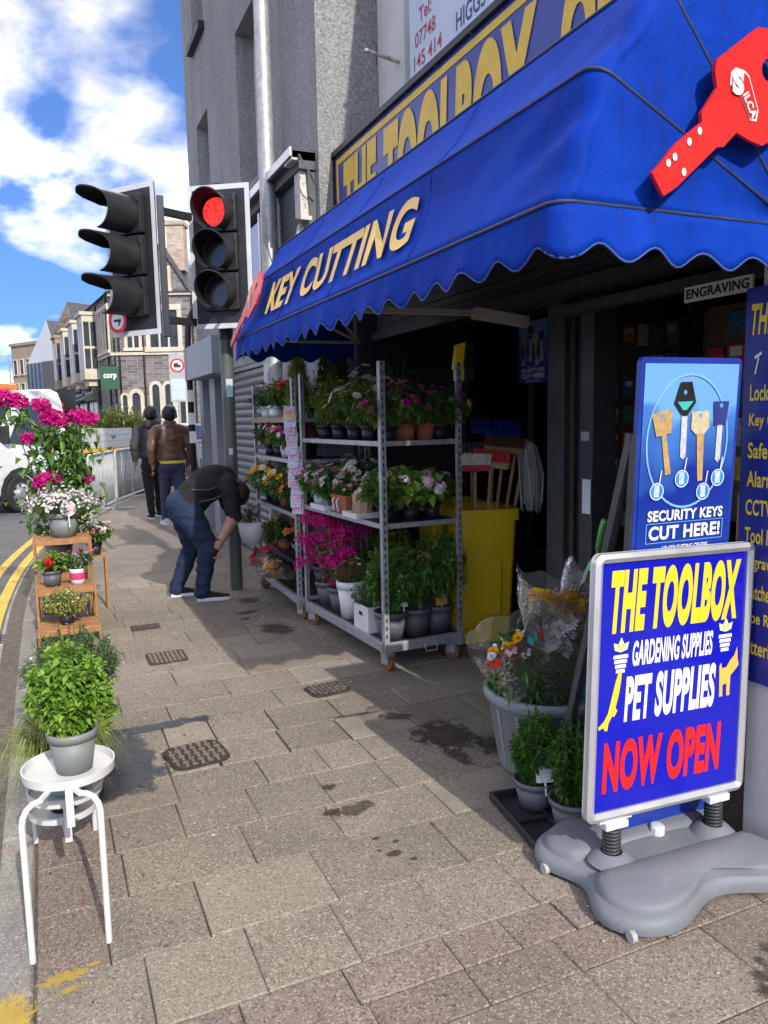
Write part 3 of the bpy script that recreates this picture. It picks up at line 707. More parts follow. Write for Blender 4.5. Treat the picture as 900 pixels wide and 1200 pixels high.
for H in (H1,H2,H3):
    b=MB(); b.tube([p*.975+Vector((0,.02 if i<20 else (-.02 if i>NH-20 else 0),-.012)) for i,p in enumerate(H)],.013,6); b.build('hoop_bar',M_beige,AW,smooth=True)
b=MB(); b.bar((-.05,1.95,-.02),(-.88,1.95,-.03),.03,.03); b.bar((-.86,1.95,-.02),(-.7,1.95,.42),.025); b.bar((-.86,1.95,-.02),(-.86,3.1,-.02),.02); b.bar((-.86,1.95,-.02),(-.6,2.3,.25),.02); b.bar((.3,1.95,-.06),(-.05,1.95,-.02),.045,.06); b.build('support_arm',M_beige,AW)
for i_s in (44,66,88):
    b=MB()
    for A_,B_ in ((H1,H2),(H2,H3)): b.tube([A_[i_s].lerp(B_[i_s],t)*(1.0-.016*math.sin(math.pi*t)) + Vector((-.002,0,.002)) for t in (0,.2,.4,.6,.8,1)],.0022,4)
    b.build('seam',M_canopy,AW,smooth=True)
# KEY CUTTING on the front panel: real letters following the panel between the two lower hoops
fu=(H2[60]-H1[60]); fu=Vector((fu.x,0,fu.z)).normalized()
def front_pt(y,b):
    """point on the sagging front panel"""
    t=b/.39; base=Vector((-.93,y,0)).lerp(Vector((H2[60].x,y,H2[60].z)),t)
    return base
def awning_text(body,y0,y1,b0,b1,m,nm,bold):
    vs,fs=text_mb(body,y0-y1,b1-b0,bold=bold)
    mb=MB(); nrm=Vector((-fu.z,0,fu.x))
    P=[]
    for a,b in vs:
        q=front_pt(y0-a,b0+b); t=(b0+b)/.39; e=math.sin(math.pi*t)
        P.append(q-nrm*(.022*e*.97)+nrm*.017)
    mb.add(P,fs); return mb.build(nm,m,AW)
M_gold=mat('gold_awning_lettering',(.85,.56,.14),.5,var=.10,nscale=9)
awning_text('KEY CUTTING',3.14,1.02,.095,.31,M_gold,'lettering',.035)

# red key signs
M_keyred=mat('key_red',(.62,.018,.014),.35,var=.08,nscale=5,wear=((.5,.05,.04),.68,9))
kz=[(1.608,2.232),(1.653,2.173),(1.70,2.201),(1.85,2.328),(1.875,2.331),(1.924,2.376),(1.985,2.359),(2.03,2.352),(2.075,2.375),(2.15,2.43),(2.175,2.50),(2.165,2.60),(2.12,2.66),(2.06,2.683),(2.029,2.68),(1.994,2.677),(1.839,2.565),(1.832,2.535),(1.842,2.49),(1.785,2.413),(1.789,2.39),(1.695,2.321),(1.635,2.257)]
kc=(1.9,2.45)
def keysign(label,loc,basis,scale=1,flip=1):
    t=thing('key_sign',label,'sign',loc,0,'red key signs on the awning'); R,U=Vector(basis[0]),Vector(basis[1])
    out=[((x-kc[0])*scale,(z-kc[1])*scale) for x,z in kz]
    mb=MB(); N=R.cross(U)
    hole=[((2.045-kc[0]+.028*math.cos(q*math.pi/6))*scale,(2.567-kc[1]+.032*math.sin(q*math.pi/6))*scale) for q in range(12)]
    bm=bmesh.new()
    ov=[bm.verts.new(R*a+U*b) for a,b in out]; hv=[bm.verts.new(R*a+U*b) for a,b in hole]
    es=[bm.edges.new((ov[i],ov[(i+1)%len(ov)])) for i in range(len(ov))]+[bm.edges.new((hv[i],hv[(i+1)%12])) for i in range(12)]
    bmesh.ops.triangle_fill(bm,use_beauty=True,use_dissolve=True,edges=es,normal=N)
    ex=bmesh.ops.extrude_face_region(bm,geom=bm.faces[:]); bmesh.ops.translate(bm,verts=[v for v in ex['geom'] if isinstance(v,bmesh.types.BMVert)],vec=N*.012)
    bmesh.ops.recalc_face_normals(bm,faces=bm.faces)
    me=bpy.data.meshes.new('board'); bm.to_mesh(me); bm.free(); me.materials.append(M_keyred)
    o=bpy.data.objects.new('board',me); COL.objects.link(o); o.parent=t
    # back edging
    d=MB()
    for x,z in ((1.666,2.263),(1.689,2.282),(1.741,2.329),(1.779,2.363),(1.724,2.245)): poly_on(d,circ((x-kc[0])*scale,(z-kc[1])*scale,.0085*scale,10,.011*scale),(0,0,0),R,U,.0145)
    d.build('white_dot',M_whiteprint,t,kind='stuff')
    # emblem: white outlined shield with slanted lettering
    e=MB(); c0=((1.945-kc[0])*scale,(2.478-kc[1])*scale)
    sh=[(-.035,.075),(-.052,.06),(-.055,.025),(-.02,.01),(.03,-.062),(.055,-.062),(.062,-.03),(.02,.06),(0,.072)]
    poly_on(e,[(c0[0]+a*scale,c0[1]+b*scale) for a,b in sh],(0,0,0),R,U,.0142); e.build('emblem_outline',M_whiteprint,t)
    e=MB(); poly_on(e,[(c0[0]+(a*.9)*scale,c0[1]+(b*.9)*scale) for a,b in sh],(0,0,0),R,U,.0158); e.build('emblem_field',M_keyred,t)
    R2=(R*math.cos(-1.0)+U*math.sin(-1.0)); U2=(U*math.cos(-1.0)-R*math.sin(-1.0))
    e=MB()
    vs,fs=text_mb('S',.045*scale,.07*scale,bold=.07); e.add([R*(c0[0]-.048*scale+a)+U*(c0[1]+.0*scale+b)+N*.0175 for a,b in vs],fs)
    vs,fs=text_mb('ILCA',.075*scale,.026*scale,bold=.03); e.add([R*c0[0]+U*c0[1]+R2*(-.006*scale+a)+U2*(-.004*scale+b)+N*.0175 for a,b in vs],fs)
    e.build('emblem_lettering',M_whiteprint,t)
    return t
keysign('big red key cut-out on the near end of the awning',(1.893,1.752,2.45),((1,0,0),(0,.0,1)))
keysign('red key cut-out seen nearly edge on at the far end of the awning front',(1.335,5.24,2.33),((0,-1,0),(.27,0,.963)),.95)

# ---- boards on and in the shop front
bb=thing('services_board','tall blue board listing services in yellow, fixed to the white wall','sign',(2.25,1.955,.62))
b=MB(); b.box(-.022,0.004,-.40,0,0,1.36); b.build('board',mat('board_navy_blue',(.012,.02,.22),.35,var=.06),bb)
text_on('heading_lettering',[('THE TOOLBOX',.024,1.20,.36,.105)],(-.022,0,0),YB,UP,M_yelprint,bb,shear=.2,bold=.03)
items=['Locksmith','Key Cutting','Safe Install','Alarm Install','CCTV Install','Tool Hire','Engraving','Watches','Shoe Repair','Batteries']
text_on('list_lettering',[(s,.030,.98-.098*i,.0175*len(s),.055) for i,s in enumerate(items)],(-.022,0,0),YB,UP,M_yelprint,bb,bold=.02)
b=MB()
for i in range(3):
    x=.045+i*.055; poly_on(b,[(x,1.07),(x+.006,1.07),(x+.018,1.125),(x+.012,1.125)],(-.022,0,0),YB,UP,.003)
    poly_on(b,[(x+.0,1.12),(x+.028,1.135),(x+.026,1.145),(x-.002,1.13)],(-.022,0,0),YB,UP,.003)
b.build('tool_drawing',M_whiteprint,bb)
en=thing('engraving_sign','narrow white sign reading ENGRAVING above the doorway','sign',(2.50,2.51,2.02))
b=MB(); b.box(0,.01,-.34,0,0,.062); b.build('board',M_whiteprint,en); 
text_on('lettering',[('ENGRAVING',.012,.012,.315,.04)],(0,0,0),YB,UP,M_blackprint,en,bold=.03)
b=MB(); b.tube([(.005,-.02,.06),(.03,-.02,.2)],.003,4); b.tube([(.005,-.32,.06),(.03,-.32,.2)],.003,4); b.build('hanger',M_black,en)

def keys_art(T,O,R,U,W_,H_,matset):
    """the printed key poster: gradient field, ring, four keys with insets and wording. fractions of W_,H_ (origin bottom-left)"""
    def P(pts): return [(a*W_,b*H_) for a,b in pts]
    m=MB(); ring_on(m,.48*W_,.60*H_,.425*W_,.44*W_,O,R,U,.0024,0,40,ry=.345*H_/(.43*W_)); m.build('light_ring',matset['ring'],T)
    def key(nm,cx,cy,head,shaft,mh,ms,rot=0,extra=None):
        c,s=math.cos(rot),math.sin(rot); tr=lambda pts:[(cx*W_+(a*c-b*s)*W_,cy*H_+(a*s+b*c)*W_) for a,b in pts]
        m=MB(); poly_on(m,tr(shaft),O,R,U,.0028); m.build('key_blade',matset[ms],T)
        m=MB(); poly_on(m,tr(head),O,R,U,.0034); poly_on(m,tr(circ(0,.055,.019,10)),O,R,U,.004,1); 
        if extra: poly_on(m,tr(extra),O,R,U,.0042,2)
        m.build('key_head',[matset[mh],matset['field2'],matset['teal']],T)
    sq=[(-.10,-.12),(.09,-.12),(.12,.06),(.07,.10),(-.10,.10)]
    key('a',.20,.70,[(-.08,-.10),(.08,-.10),(.11,.07),(.06,.10),(-.10,.09)],[(-.025,-.10),(.025,-.10),(.03,-.44),(-.03,-.44)],'brass','brass',.2)
    key('b',.42,.82,[(-.05,.14),(.07,.14),(.12,-.03),(.03,-.14),(-.02,-.14),(-.11,-.03)],[(-.028,-.13),(.034,-.13),(.03,-.48),(0,-.50),(-.03,-.48)],'blackp','steel',.03,[(-.08,-.02),(.09,-.02),(.02,-.09),(-.02,-.09)])
    key('c',.60,.70,[(-.09,.09),(.09,.09),(.10,-.05),(.05,-.10),(-.05,-.10),(-.10,-.05)],[(-.035,-.10),(.045,-.10),(.035,-.5),(-.02,-.5)],'palebrass','brass',.06)
    key('d',.82,.75,[(-.085,.09),(.085,.09),(.065,-.11),(-.065,-.11)],[(-.028,-.10),(.03,-.10),(.028,-.40),(0,-.43),(-.03,-.40)],'navy','steel',0)
    ins=MB(); ig=MB()
    for x,y in ((.175,.345),(.435,.405),(.675,.33),(.83,.40)):
        ring_on(ins,x*W_,y*H_,.066*W_,.074*W_,O,R,U,.005,0,20); poly_on(ig,circ(x*W_,y*H_,.066*W_,20),O,R,U,.0046)
        poly_on(ins,P([(x+.02,y+.045),(x+.03,y+.045),(x+.045,y+.11),(x+.035,y+.11)]),O,R,U,.005)
        poly_on(ins,[((x-.03)*W_,(y-.03)*H_),((x+.025)*W_,(y-.03)*H_),((x+.025)*W_,(y+.035)*H_),((x-.03)*W_,(y+.035)*H_)],O,R,U,.0053,1)
    ig.build('inset_field',matset['inset'],T,kind='stuff'); ins.build('inset_ring',[matset['white'],matset['steel']],T,kind='stuff')
    text_on('wording',[('SECURITY KEYS',.10*W_,.185*H_,.82*W_,.058*H_),('CUT HERE!',.12*W_,.085*H_,.78*W_,.075*H_)],O,R,U,matset['white'],T,off=.003,bold=.035)
    text_on('small_wording',[('HD KEY CUTTING CENTRE',.27*W_,.022*H_,.5*W_,.028*H_)],O,R,U,matset['white'],T,off=.003,bold=.02)
    m=MB(); 
    for (x0,x1,y0,y1) in ((.09,.93,.172,.175),(.09,.93,.068,.071),(.09,.096,.071,.172),(.924,.93,.071,.172)): poly_on(m,P([(x0,y0),(x1,y0),(x1,y1),(x0,y1)]),O,R,U,.0026)
    m.build('frame_line',matset['ring'],T)
def posterfield(name):
    """print that runs from pale blue to deep blue down the sheet"""
    m=bpy.data.materials.new(name); m.use_nodes=True; n,l=nodes_of(m); b=n['Principled BSDF']; b.inputs['Roughness'].default_value=.3
    tc=n.new('ShaderNodeTexCoord'); sp=n.new('ShaderNodeSeparateXYZ'); l.new(tc.outputs['Generated'],sp.inputs[0])
    ns=n.new('ShaderNodeTexNoise'); ns.inputs['Scale'].default_value=2.5; l.new(tc.outputs['Generated'],ns.inputs['Vector'])
    ad=n.new('ShaderNodeMath'); ad.operation='MULTIPLY_ADD'; ad.inputs[1].default_value=.5; l.new(ns.outputs['Fac'],ad.inputs[0]); l.new(sp.outputs[2],ad.inputs[2])
    r=n.new('ShaderNodeValToRGB'); e=r.color_ramp.elements; e[0].position=.42; e[0].color=(.010,.04,.30,1); e[1].position=1.25; e[1].color=(.16,.38,.68,1)
    k=e.new(.62); k.color=(.010,.028,.28,1); k=e.new(.95); k.color=(.06,.20,.56,1)
    l.new(ad.outputs[0],r.inputs[0]); l.new(r.outputs[0],b.inputs['Base Color']); return m
MS=dict(ring=mat('print_light_blue',(.22,.50,.85),.4),brass=mat('print_brass',(.50,.33,.13),.45,var=.25,nscale=60),palebrass=mat('print_pale_brass',(.58,.50,.30),.45,var=.2,nscale=60),
        steel=mat('print_steel',(.55,.58,.62),.45,var=.25,nscale=60),blackp=M_blackprint,teal=mat('print_teal',(.06,.50,.46),.4),navy=M_navyprint,white=M_whiteprint,inset=mat('print_mid_blue',(.03,.28,.68),.4),field2=mat('print_hole_blue',(.12,.35,.75),.4))
MFIELD=posterfield('key_poster_print')
# free-standing key poster board behind the pavement sign
kb=thing('key_poster_board','blue upright poster board showing four keys, standing behind the pavement sign','sign',(1.955,2.00,0),rad(-1.5))
b=MB(); b.prism(rrect(-.212,.212,.0,1.745,.02),(0,0,0),(1,0,0),(0,-.05,.9987),.02); b.build('panel',mat('poster_edge_blue',(.015,.04,.30),.4),kb)
fld=MB(); Uk=Vector((0,-.05,.9987)).normalized(); 
fo=Vector((-.197,-.0,0))+Uk*1.095
fld.add([fo+Vector((0,-.003,0)),fo+Vector((.394,-.003,0)),fo+Vector((.394,-.003,0))+Uk*.63,fo+Vector((0,-.003,0))+Uk*.63],[(0,1,2,3)]); fld.build('print',MFIELD,kb)
# the panel's lower part and a back leg so that it stands
b=MB(); b.bar((-.2,.03,.0),(-.2,-.06,1.5),.03); b.bar((.2,.4,.0),(.2,-.04,1.5),.03); b.bar((-.2,.4,.0),(-.2,-.04,1.5),.03); b.build('prop_leg',M_dgrey,kb)
keys_art(kb,fo+Vector((0,-.004,0)),(1,0,0),Uk,.394,.63,MS)
# the same poster stuck in the shop window
kp2=thing('window_key_poster','dim key poster stuck inside the shop window beside the door jamb','poster',(3.385,5.06,1.80))
b=MB(); b.add([(0,0,0),(0,-.36,0),(0,-.36,.46),(0,0,.46)],[(0,1,2,3)]); b.build('print',MFIELD,kp2)
keys_art(kp2,(0,0,0),YB,UP,.36,.46,MS)
# ================================================================== STREET FURNITURE, VEHICLES, FAR BUILDINGS
M_pole=mat('grey_green_pole_paint',(.085,.10,.09),.45,var=.12,nscale=6)
M_blkpl=mat('black_signal_plastic',(.022,.023,.025),.42,var=.25,nscale=9,spec=.5)
M_blkin=mat('signal_black_matt',(.006,.006,.006),.8,var=.3)
M_wborder=mat('white_reflective_border',(.62,.63,.63),.45,var=.12,nscale=7,wear=((.38,.38,.37),.64,12))
M_lensoff=mat('dark_lens',(.02,.016,.014),.15,var=.3,spec=.8)
def red_lens():
    m=bpy.data.materials.new('red_lens_lit'); m.use_nodes=True; n,l=nodes_of(m); b=n['Principled BSDF']
    tc=n.new('ShaderNodeTexCoord'); v=n.new('ShaderNodeTexVoronoi'); v.inputs['Scale'].default_value=85; l.new(tc.outputs['Object'],v.inputs['Vector'])
    r=n.new('ShaderNodeValToRGB'); r.color_ramp.elements[0].color=(1,.07,.05,1); r.color_ramp.elements[1].color=(.45,.002,.004,1); r.color_ramp.elements[1].position=.75
    l.new(v.outputs['Distance'],r.inputs[0]); l.new(r.outputs[0],b.inputs['Base Color']); l.new(r.outputs[0],b.inputs['Emission Color']); b.inputs['Emission Strength'].default_value=.9; return m
M_redlens=red_lens()
tl=thing('traffic_light','traffic light on a grey-green pole with two signal heads, one showing red','traffic light',(1.57,7.03,0))
b=MB(); b.tube([(0,0,0),(0,0,3.62)],.058,18); b.build('pole',M_pole,tl,smooth='auto')
b=MB(); b.lathe([(.062,0),(.062,.03),(.058,.03)],(0,0,3.6),18,cap=True); b.build('pole_cap',M_blkpl,tl)
b=MB(); b.tube([(0,0,2.29),(0,0,2.45)],.066,16); b.bar((0,0,2.42),(-.555,-.25,2.42),.05,.06); b.bar((0,0,3.30),(-.555,-.25,3.30),.05,.06); b.bar((-.555,-.25,2.28),(-.555,-.25,3.42),.055); b.build('bracket',M_blkpl,tl,bevel=.004)
b=MB(); b.bar((0,0,2.9),(-.06,-.22,2.9),.05); b.bar((0,0,3.35),(-.06,-.22,3.35),.05); b.build('head_clamp',M_blkpl,tl)
b=MB(); b.box(-.03,.03,-.0605,-.058,1.78,1.94); b.build('sticker',mat('pale_blue_sticker',(.40,.52,.58),.5),tl)
b=MB(); b.box(-.03,.005,-.0605,-.058,1.26,1.32); b.build('sticker',M_wborder,tl)
def signal_head(loc,az,lit,cut=False):
    """az: facing direction turned from -Y towards -X"""
    F=Vector((-math.sin(az),-math.cos(az),0)); R=Vector((math.cos(az),-math.sin(az),0)); U=Vector((0,0,1))
    h=bpy.data.objects.new('signal_head',None); COL.objects.link(h); h.parent=tl; h.location=loc
    Wd,Hd=.275,.595
    b=MB(); b.prism(rrect(-Wd,Wd,-Hd,Hd,.02),(0,0,0),R,U,.008); b.build('backing_board',M_blkpl,h)
    b=MB(); w=.042
    for x0,x1,y0,y1 in ((-Wd,Wd,Hd-w,Hd),(-Wd,Wd,-Hd,-Hd+w),(-Wd,-Wd+w,-Hd+w,Hd-w),(Wd-w,Wd,-Hd+w,Hd-w)):
        poly_on(b,[(x0,y0),(x1,y0),(x1,y1),(x0,y1)],(0,0,0),R,U,.003)
    b.build('white_border',M_wborder,h)
    for k in range(3):
        zc=.355-.325*k
        b=MB(); b.prism(rrect(-.15,.165,zc-.155,zc+.155,.02),F*.06,R,U,.056); b.prism([(.145,zc+.08),(.16,zc+.08),(.16,zc+.13),(.145,zc+.13)],F*.072,R,U,.014)
        hs=b.build('housing',M_blkpl,h,bevel=.006)
        b=MB()
        O=F*.062+U*zc
        b.add([O+R*(.118*math.cos(q*math.pi/12))+U*(.118*math.sin(q*math.pi/12)) for q in range(24)],[tuple(range(24))[::-1] if False else tuple(range(24))])
        b.build('lens',M_redlens if (lit and k==0) else M_lensoff,h)
        # visor: open-bottomed cowl, longer on top
        v=MB(); n=28; segs=9
        for layer,rr in ((0,.150),(1,.140)):
            for i in range(n+1):
                q=rad(-85+235*i/n) if cut else rad(-72+324*i/n)      # gap at the bottom, or an open far side
                c,s=math.cos(q),math.sin(q)
                Lr=.14+.12*((s+1)/2)**1.3
                if cut: dq=math.degrees(q); Lr=.30+.12*math.exp(-((dq-106)/44)**2) if dq<132 else .385-.25*((dq-132)/18)**2
                for j in range(segs):
                    t=j/(segs-1); v.v.append(tuple(O+F*(Lr*t)+R*(rr*c)+U*(rr*s-.012*t)))
        st=(n+1)*segs
        for i in range(n):
            for j in range(segs-1):
                a=i*segs+j; v.f.append((a,a+1,a+segs+1,a+segs)); v.m.append(0)
                v.f.append((st+a,st+a+segs,st+a+segs+1,st+a+1)); v.m.append(1)
            a=i*segs+segs-1; v.f.append((a,st+a,st+a+segs,a+segs)); v.m.append(0)
        v.build('visor',[M_blkpl,M_blkin],h,smooth='auto')
    return h
signal_head((-.075,-.28,2.955),rad(33),True)
hl=signal_head((-.80,-.28,2.875),rad(52),False,True)
# round red-bordered turn sign fixed low on the left head
F=Vector((-math.sin(rad(52)),-math.cos(rad(52)),0)); R=Vector((math.cos(rad(52)),-math.sin(rad(52)),0))
b=MB(); O=F*.085+Vector((0,0,-.475)); ring_on(b,-.12,0,.07,.1,O,R,UP,.003,0); poly_on(b,circ(-.12,0,.07),O,R,UP,.002,1); poly_on(b,[(-.16,-.008),(-.08,-.008),(-.08,.012),(-.16,.012)],O,R,UP,.004,2); poly_on(b,[(-.11,-.04),(-.095,-.04),(-.095,.0),(-.11,.0)],O,R,UP,.004,2)
b.build('turn_sign',[M_redprint,M_whiteprint,M_blackprint],hl)

lp=thing('lamp_post','tall galvanised lamp column rising behind the awning against the grey wall','lamp post',(1.995,6.98,0))
b=MB(); b.tube([(0,0,0),(0,0,1.6),(0,0,1.65),(0,0,8)],[.095,.095,.078,.06],18); b.build('column',M_galv,lp,smooth='auto')
b=MB(); b.tube([(0,0,8),(0,0,8.3),(-.3,-.05,8.6),(-1.2,-.1,8.7)],.03,8); b.build('outreach_arm',M_galv,lp,smooth=True)
b=MB(); b.box(-1.7,-1.15,-.22,.02,8.64,8.76); b.build('lantern',M_dgrey,lp,bevel=.02)

# ---- drain grate in the gutter
dg_=thing('drain_grate','dark iron gully grate in the gutter beside the wooden plant stand','drain',(-.33,6.32,-.045))
b=MB(); b.box(-.16,.1,-.15,.15,-.01,.004); b.build('frame',M_iron,dg_)
for k in range(5):
    b=MB(); b.box(-.14,.08,-.12+k*.055,-.095+k*.055,.004,.018); b.build('bar',M_iron,dg_)

# ---- crowd barrier panels along the bend
BP=[(.60,12.85),(1.16,14.85),(1.98,17.05),(3.05,19.25),(4.35,21.3)]
M_bar=mat('barrier_galvanised',(.42,.43,.43),.55,metal=.35,var=.2,nscale=7)
barmesh=None
bl=['steel crowd barrier panel nearest the camera at the start of the bend','second steel crowd barrier panel, beside the two walking men','third steel crowd barrier panel, just past the walking men','farthest steel crowd barrier panel on the bend']
for i in range(4):
    p0=Vector((*BP[i],0)); p1=Vector((*BP[i+1],0)); d=p1-p0; L=d.length-.06
    t=thing('crowd_barrier',bl[i],'barrier',p0,math.atan2(d.y,d.x),'crowd barriers along the kerb')
    b=MB(); b.tube([(.05,0,.12),(.05,0,.9),(.08,0,1.02),(.16,0,1.06),(L-.11,0,1.06),(L-.03,0,1.02),(L,0,.9),(L,0,.12)],.024,8); b.tube([(.05,0,.16),(L,0,.16)],.02,8)
    b.tube([(L*.5,0,.16),(L*.5,0,1.06)],.02,6); b.build('frame',M_bar,t,smooth='auto')
    b=MB(); b.bar((.05,-.3,.012),(.05,.3,.012),.05,.02); b.bar((.05,0,.02),(.05,0,.16),.03); b.build('foot',M_bar,t)
    b=MB(); b.bar((L,-.3,.012),(L,.3,.012),.05,.02); b.bar((L,0,.02),(L,0,.16),.03); b.build('foot',M_bar,t)
    if barmesh is None:
        q=MB(); q.tube([(0,0,.16),(0,0,1.05)],.011,6); o=q.build('bar',M_bar,t,smooth=True); barmesh=o.data; o.location=(.16,0,0); k0=1
    else: k0=0
    n=int((L-.12)/.105)
    for k in range(k0,n): place('bar',barmesh,t,(.16+k*.105,0,0))

# ---- white dropside truck coming round the bend
M_vwhite=mat('white_vehicle_paint',(.74,.75,.76),.28,var=.04,coat=.5)
M_tyre=mat('tyre_rubber',(.018,.018,.019),.8,var=.3,nscale=30)
M_rim=mat('steel_wheel_silver',(.36,.37,.38),.4,metal=.6,var=.15)
M_vblack=mat('vehicle_black_plastic',(.02,.021,.023),.6,var=.2)
M_vglass=mat('vehicle_glass',(.03,.035,.04),.05,var=.1,spec=1)
M_alu=mat('dropside_aluminium',(.52,.52,.51),.45,metal=.25,var=.12,nscale=5,wear=((.3,.3,.29),.65,9))
M_amber=mat('amber_plastic',(.75,.18,.01),.3,var=.06)
TR=thing('dropside_truck','white dropside truck with an amber beacon driving past the barriers','truck',(-1.12,16.36,-.05),math.atan2(-.71,-.70))
def wheel(parent,x,y,r,w,side,nm='wheel'):
    e=bpy.data.objects.new(nm,None); COL.objects.link(e); e.parent=parent; e.location=(x,y,r)
    b=MB()
    prof=[(r*.62,-w/2),(r*.93,-w/2),(r,-w/2+.03),(r,w/2-.03),(r*.93,w/2),(r*.62,w/2),(r*.60,w/2-.05),(r*.60,-w/2+.05),(r*.62,-w/2)]
    n=28; base=0
    for rr,yy in prof:
        for j in range(n): q=2*math.pi*j/n; b.v.append((rr*math.cos(q),yy,rr*math.sin(q)))
    for i in range(len(prof)-1):
        for j in range(n): b.f.append((i*n+j,i*n+(j+1)%n,(i+1)*n+(j+1)%n,(i+1)*n+j)); b.m.append(0)
    b.build('tyre',M_tyre,e,smooth='auto')
    b=MB(); s=side
    prof=[(r*.61,s*(w/2-.02)),(r*.56,s*(w/2-.05)),(r*.5,s*(w/2-.07)),(r*.28,s*(w/2-.02)),(r*.2,s*(w/2)),(r*.001,s*(w/2))]
    for rr,yy in prof:
        for j in range(n): q=2*math.pi*j/n; b.v.append((rr*math.cos(q),yy,rr*math.sin(q)))
    for i in range(len(prof)-1):
        for j in range(n):
            f=(i*n+j,i*n+(j+1)%n,(i+1)*n+(j+1)%n,(i+1)*n+j); b.f.append(f if s>0 else f[::-1]); b.m.append(0)
    b.build('rim',M_rim,e,smooth='auto')
    b=MB()
    for k in range(8):
        q=2*math.pi*k/8; b.box(r*.4*math.cos(q)-.025,r*.4*math.cos(q)+.025,s*(w/2-.046)-.004,s*(w/2-.046)+.004,r*.4*math.sin(q)-.025,r*.4*math.sin(q)+.025)
    b.build('rim_slot',M_tyre,e); return e
def loft(parent,name,profile,ws,m,bevel=.03):
    """side profile [(x,z)] with half width per point"""
    b=MB(); n=len(profile)
    for s in (1,-1):
        for (x,z),w in zip(profile,ws): b.v.append((x,s*w,z))
    b.f=[tuple(range(n)),tuple(range(2*n-1,n-1,-1))]+[(i,i+n,(i+1)%n+n,(i+1)%n) for i in range(n)]; b.m=[0]*len(b.f)
    return b.build(name,m,parent,bevel=bevel,seg=3)
cabp=[(.88,.32),(.92,.62),(.86,.92),(.60,1.16),(.42,1.24),(-.22,2.06),(-.38,2.2),(-.6,2.28),(-1.1,2.30),(-1.28,2.24),(-1.33,2.0),(-1.33,.42),(-.5,.34)]
cabw=[.88,.95,.97,.97,.97,.83,.80,.79,.79,.80,.85,.97,.97]
loft(TR,'cab',cabp,cabw,M_vwhite,.05)
b=MB(); b.add([(.40,.80,1.27),(.40,-.80,1.27),(-.20,-.72,2.04),(-.20,.72,2.04)],[(0,3,2,1)]); 
o=b.build('windscreen',M_vglass,TR); o.location=(.022,0,.014)
for s in (1,-1):
    b=MB(); y=lambda z:s*(.985-.17*max(0,(z-1.2))/1.0)
    pts=[(.22,1.28),(-.30,1.98),(-1.0,2.02),(-1.08,1.22)]
    q=[(x,y(z),z) for x,z in pts]; b.add(q,[(0,1,2,3) if s<0 else (3,2,1,0)]); b.build('door_window',M_vglass,TR)
    b=MB(); b.box(.26,.36,s*1.0-.09,s*1.0+.09,1.28,1.6); b.build('mirror',M_vblack,TR,bevel=.03)
    b=MB()
    for k in range(9):
        q=rad(-10+200*k/8)
        q2=rad(-10+200*(k+1)/8)
        for qa,qb in ((q,q2),):
            b.add([(.40*math.cos(qa),s*1.0,.34+.40*math.sin(qa)),(.50*math.cos(qa),s*1.0,.34+.50*math.sin(qa)),(.50*math.cos(qb),s*1.0,.34+.50*math.sin(qb)),(.40*math.cos(qb),s*1.0,.34+.40*math.sin(qb)),
                   (.40*math.cos(qa),s*.6,.34+.40*math.sin(qa)),(.40*math.cos(qb),s*.6,.34+.40*math.sin(qb))],[(0,1,2,3),(0,3,5,4)])
    b.build('wheel_arch',M_vblack,TR)
    wheel(TR,0,s*.88,.35,.24,s); wheel(TR,-3.35,s*.88,.35,.24,s)
    b=MB(); b.box(.72,.86,s*.72-.2,s*.72+.2,.86,1.04); b.build('headlight',M_pane,TR,bevel=.04)
    b=MB(); b.box(-.62,-.5,s*.99-.012,s*.99+.012,1.13,1.17); b.build('door_handle',M_vblack,TR)
    # dropside boards on this side
    for seg in range(2):
        x1=-1.55-seg*1.62; x0=x1-1.58
        for k in range(3):
            b=MB(); b.box(x0,x1,s*1.03-.015,s*1.03+.015,1.10+.135*k,1.23+.135*k); b.build('dropside_board',M_alu,TR,bevel=.006,seg=1)
    b=MB(); b.box(-4.8,-1.5,s*1.035-.02,s*1.035+.02,1.02,1.095); b.build('reflective_strip',mat('yellow_orange_strip',(.70,.38,.03),.5,var=.1),TR)
    for x in (-1.53,-3.15,-4.79):
        b=MB(); b.box(x-.025,x+.025,s*1.045-.02,s*1.045+.02,1.0,1.52); b.build('stanchion',M_vblack,TR)
b=MB(); b.box(-4.8,-1.5,-1.02,1.02,1.0,1.06); b.box(-4.7,-1.4,-.45,-.3,.55,1.0); b.box(-4.7,-1.4,.3,.45,.55,1.0); b.build('bed',M_vblack,TR)
b=MB(); b.box(-1.52,-1.46,-1.0,1.0,.95,2.3); b.build('headboard',M_vblack,TR)
b=MB(); b.box(.6,.95,-.93,.93,.3,.62); b.build('bumper',M_vblack,TR,bevel=.05)
b=MB(); b.box(-.72,-.52,-.35,.35,2.30,2.39); b.build('beacon_bar',M_amber,TR,bevel=.03)
b=MB()
for k in range(3): b.box(-1.455,-1.45,.55,.75,1.75+.11*k,1.81+.11*k)
b.build('red_notice',M_redprint,TR)

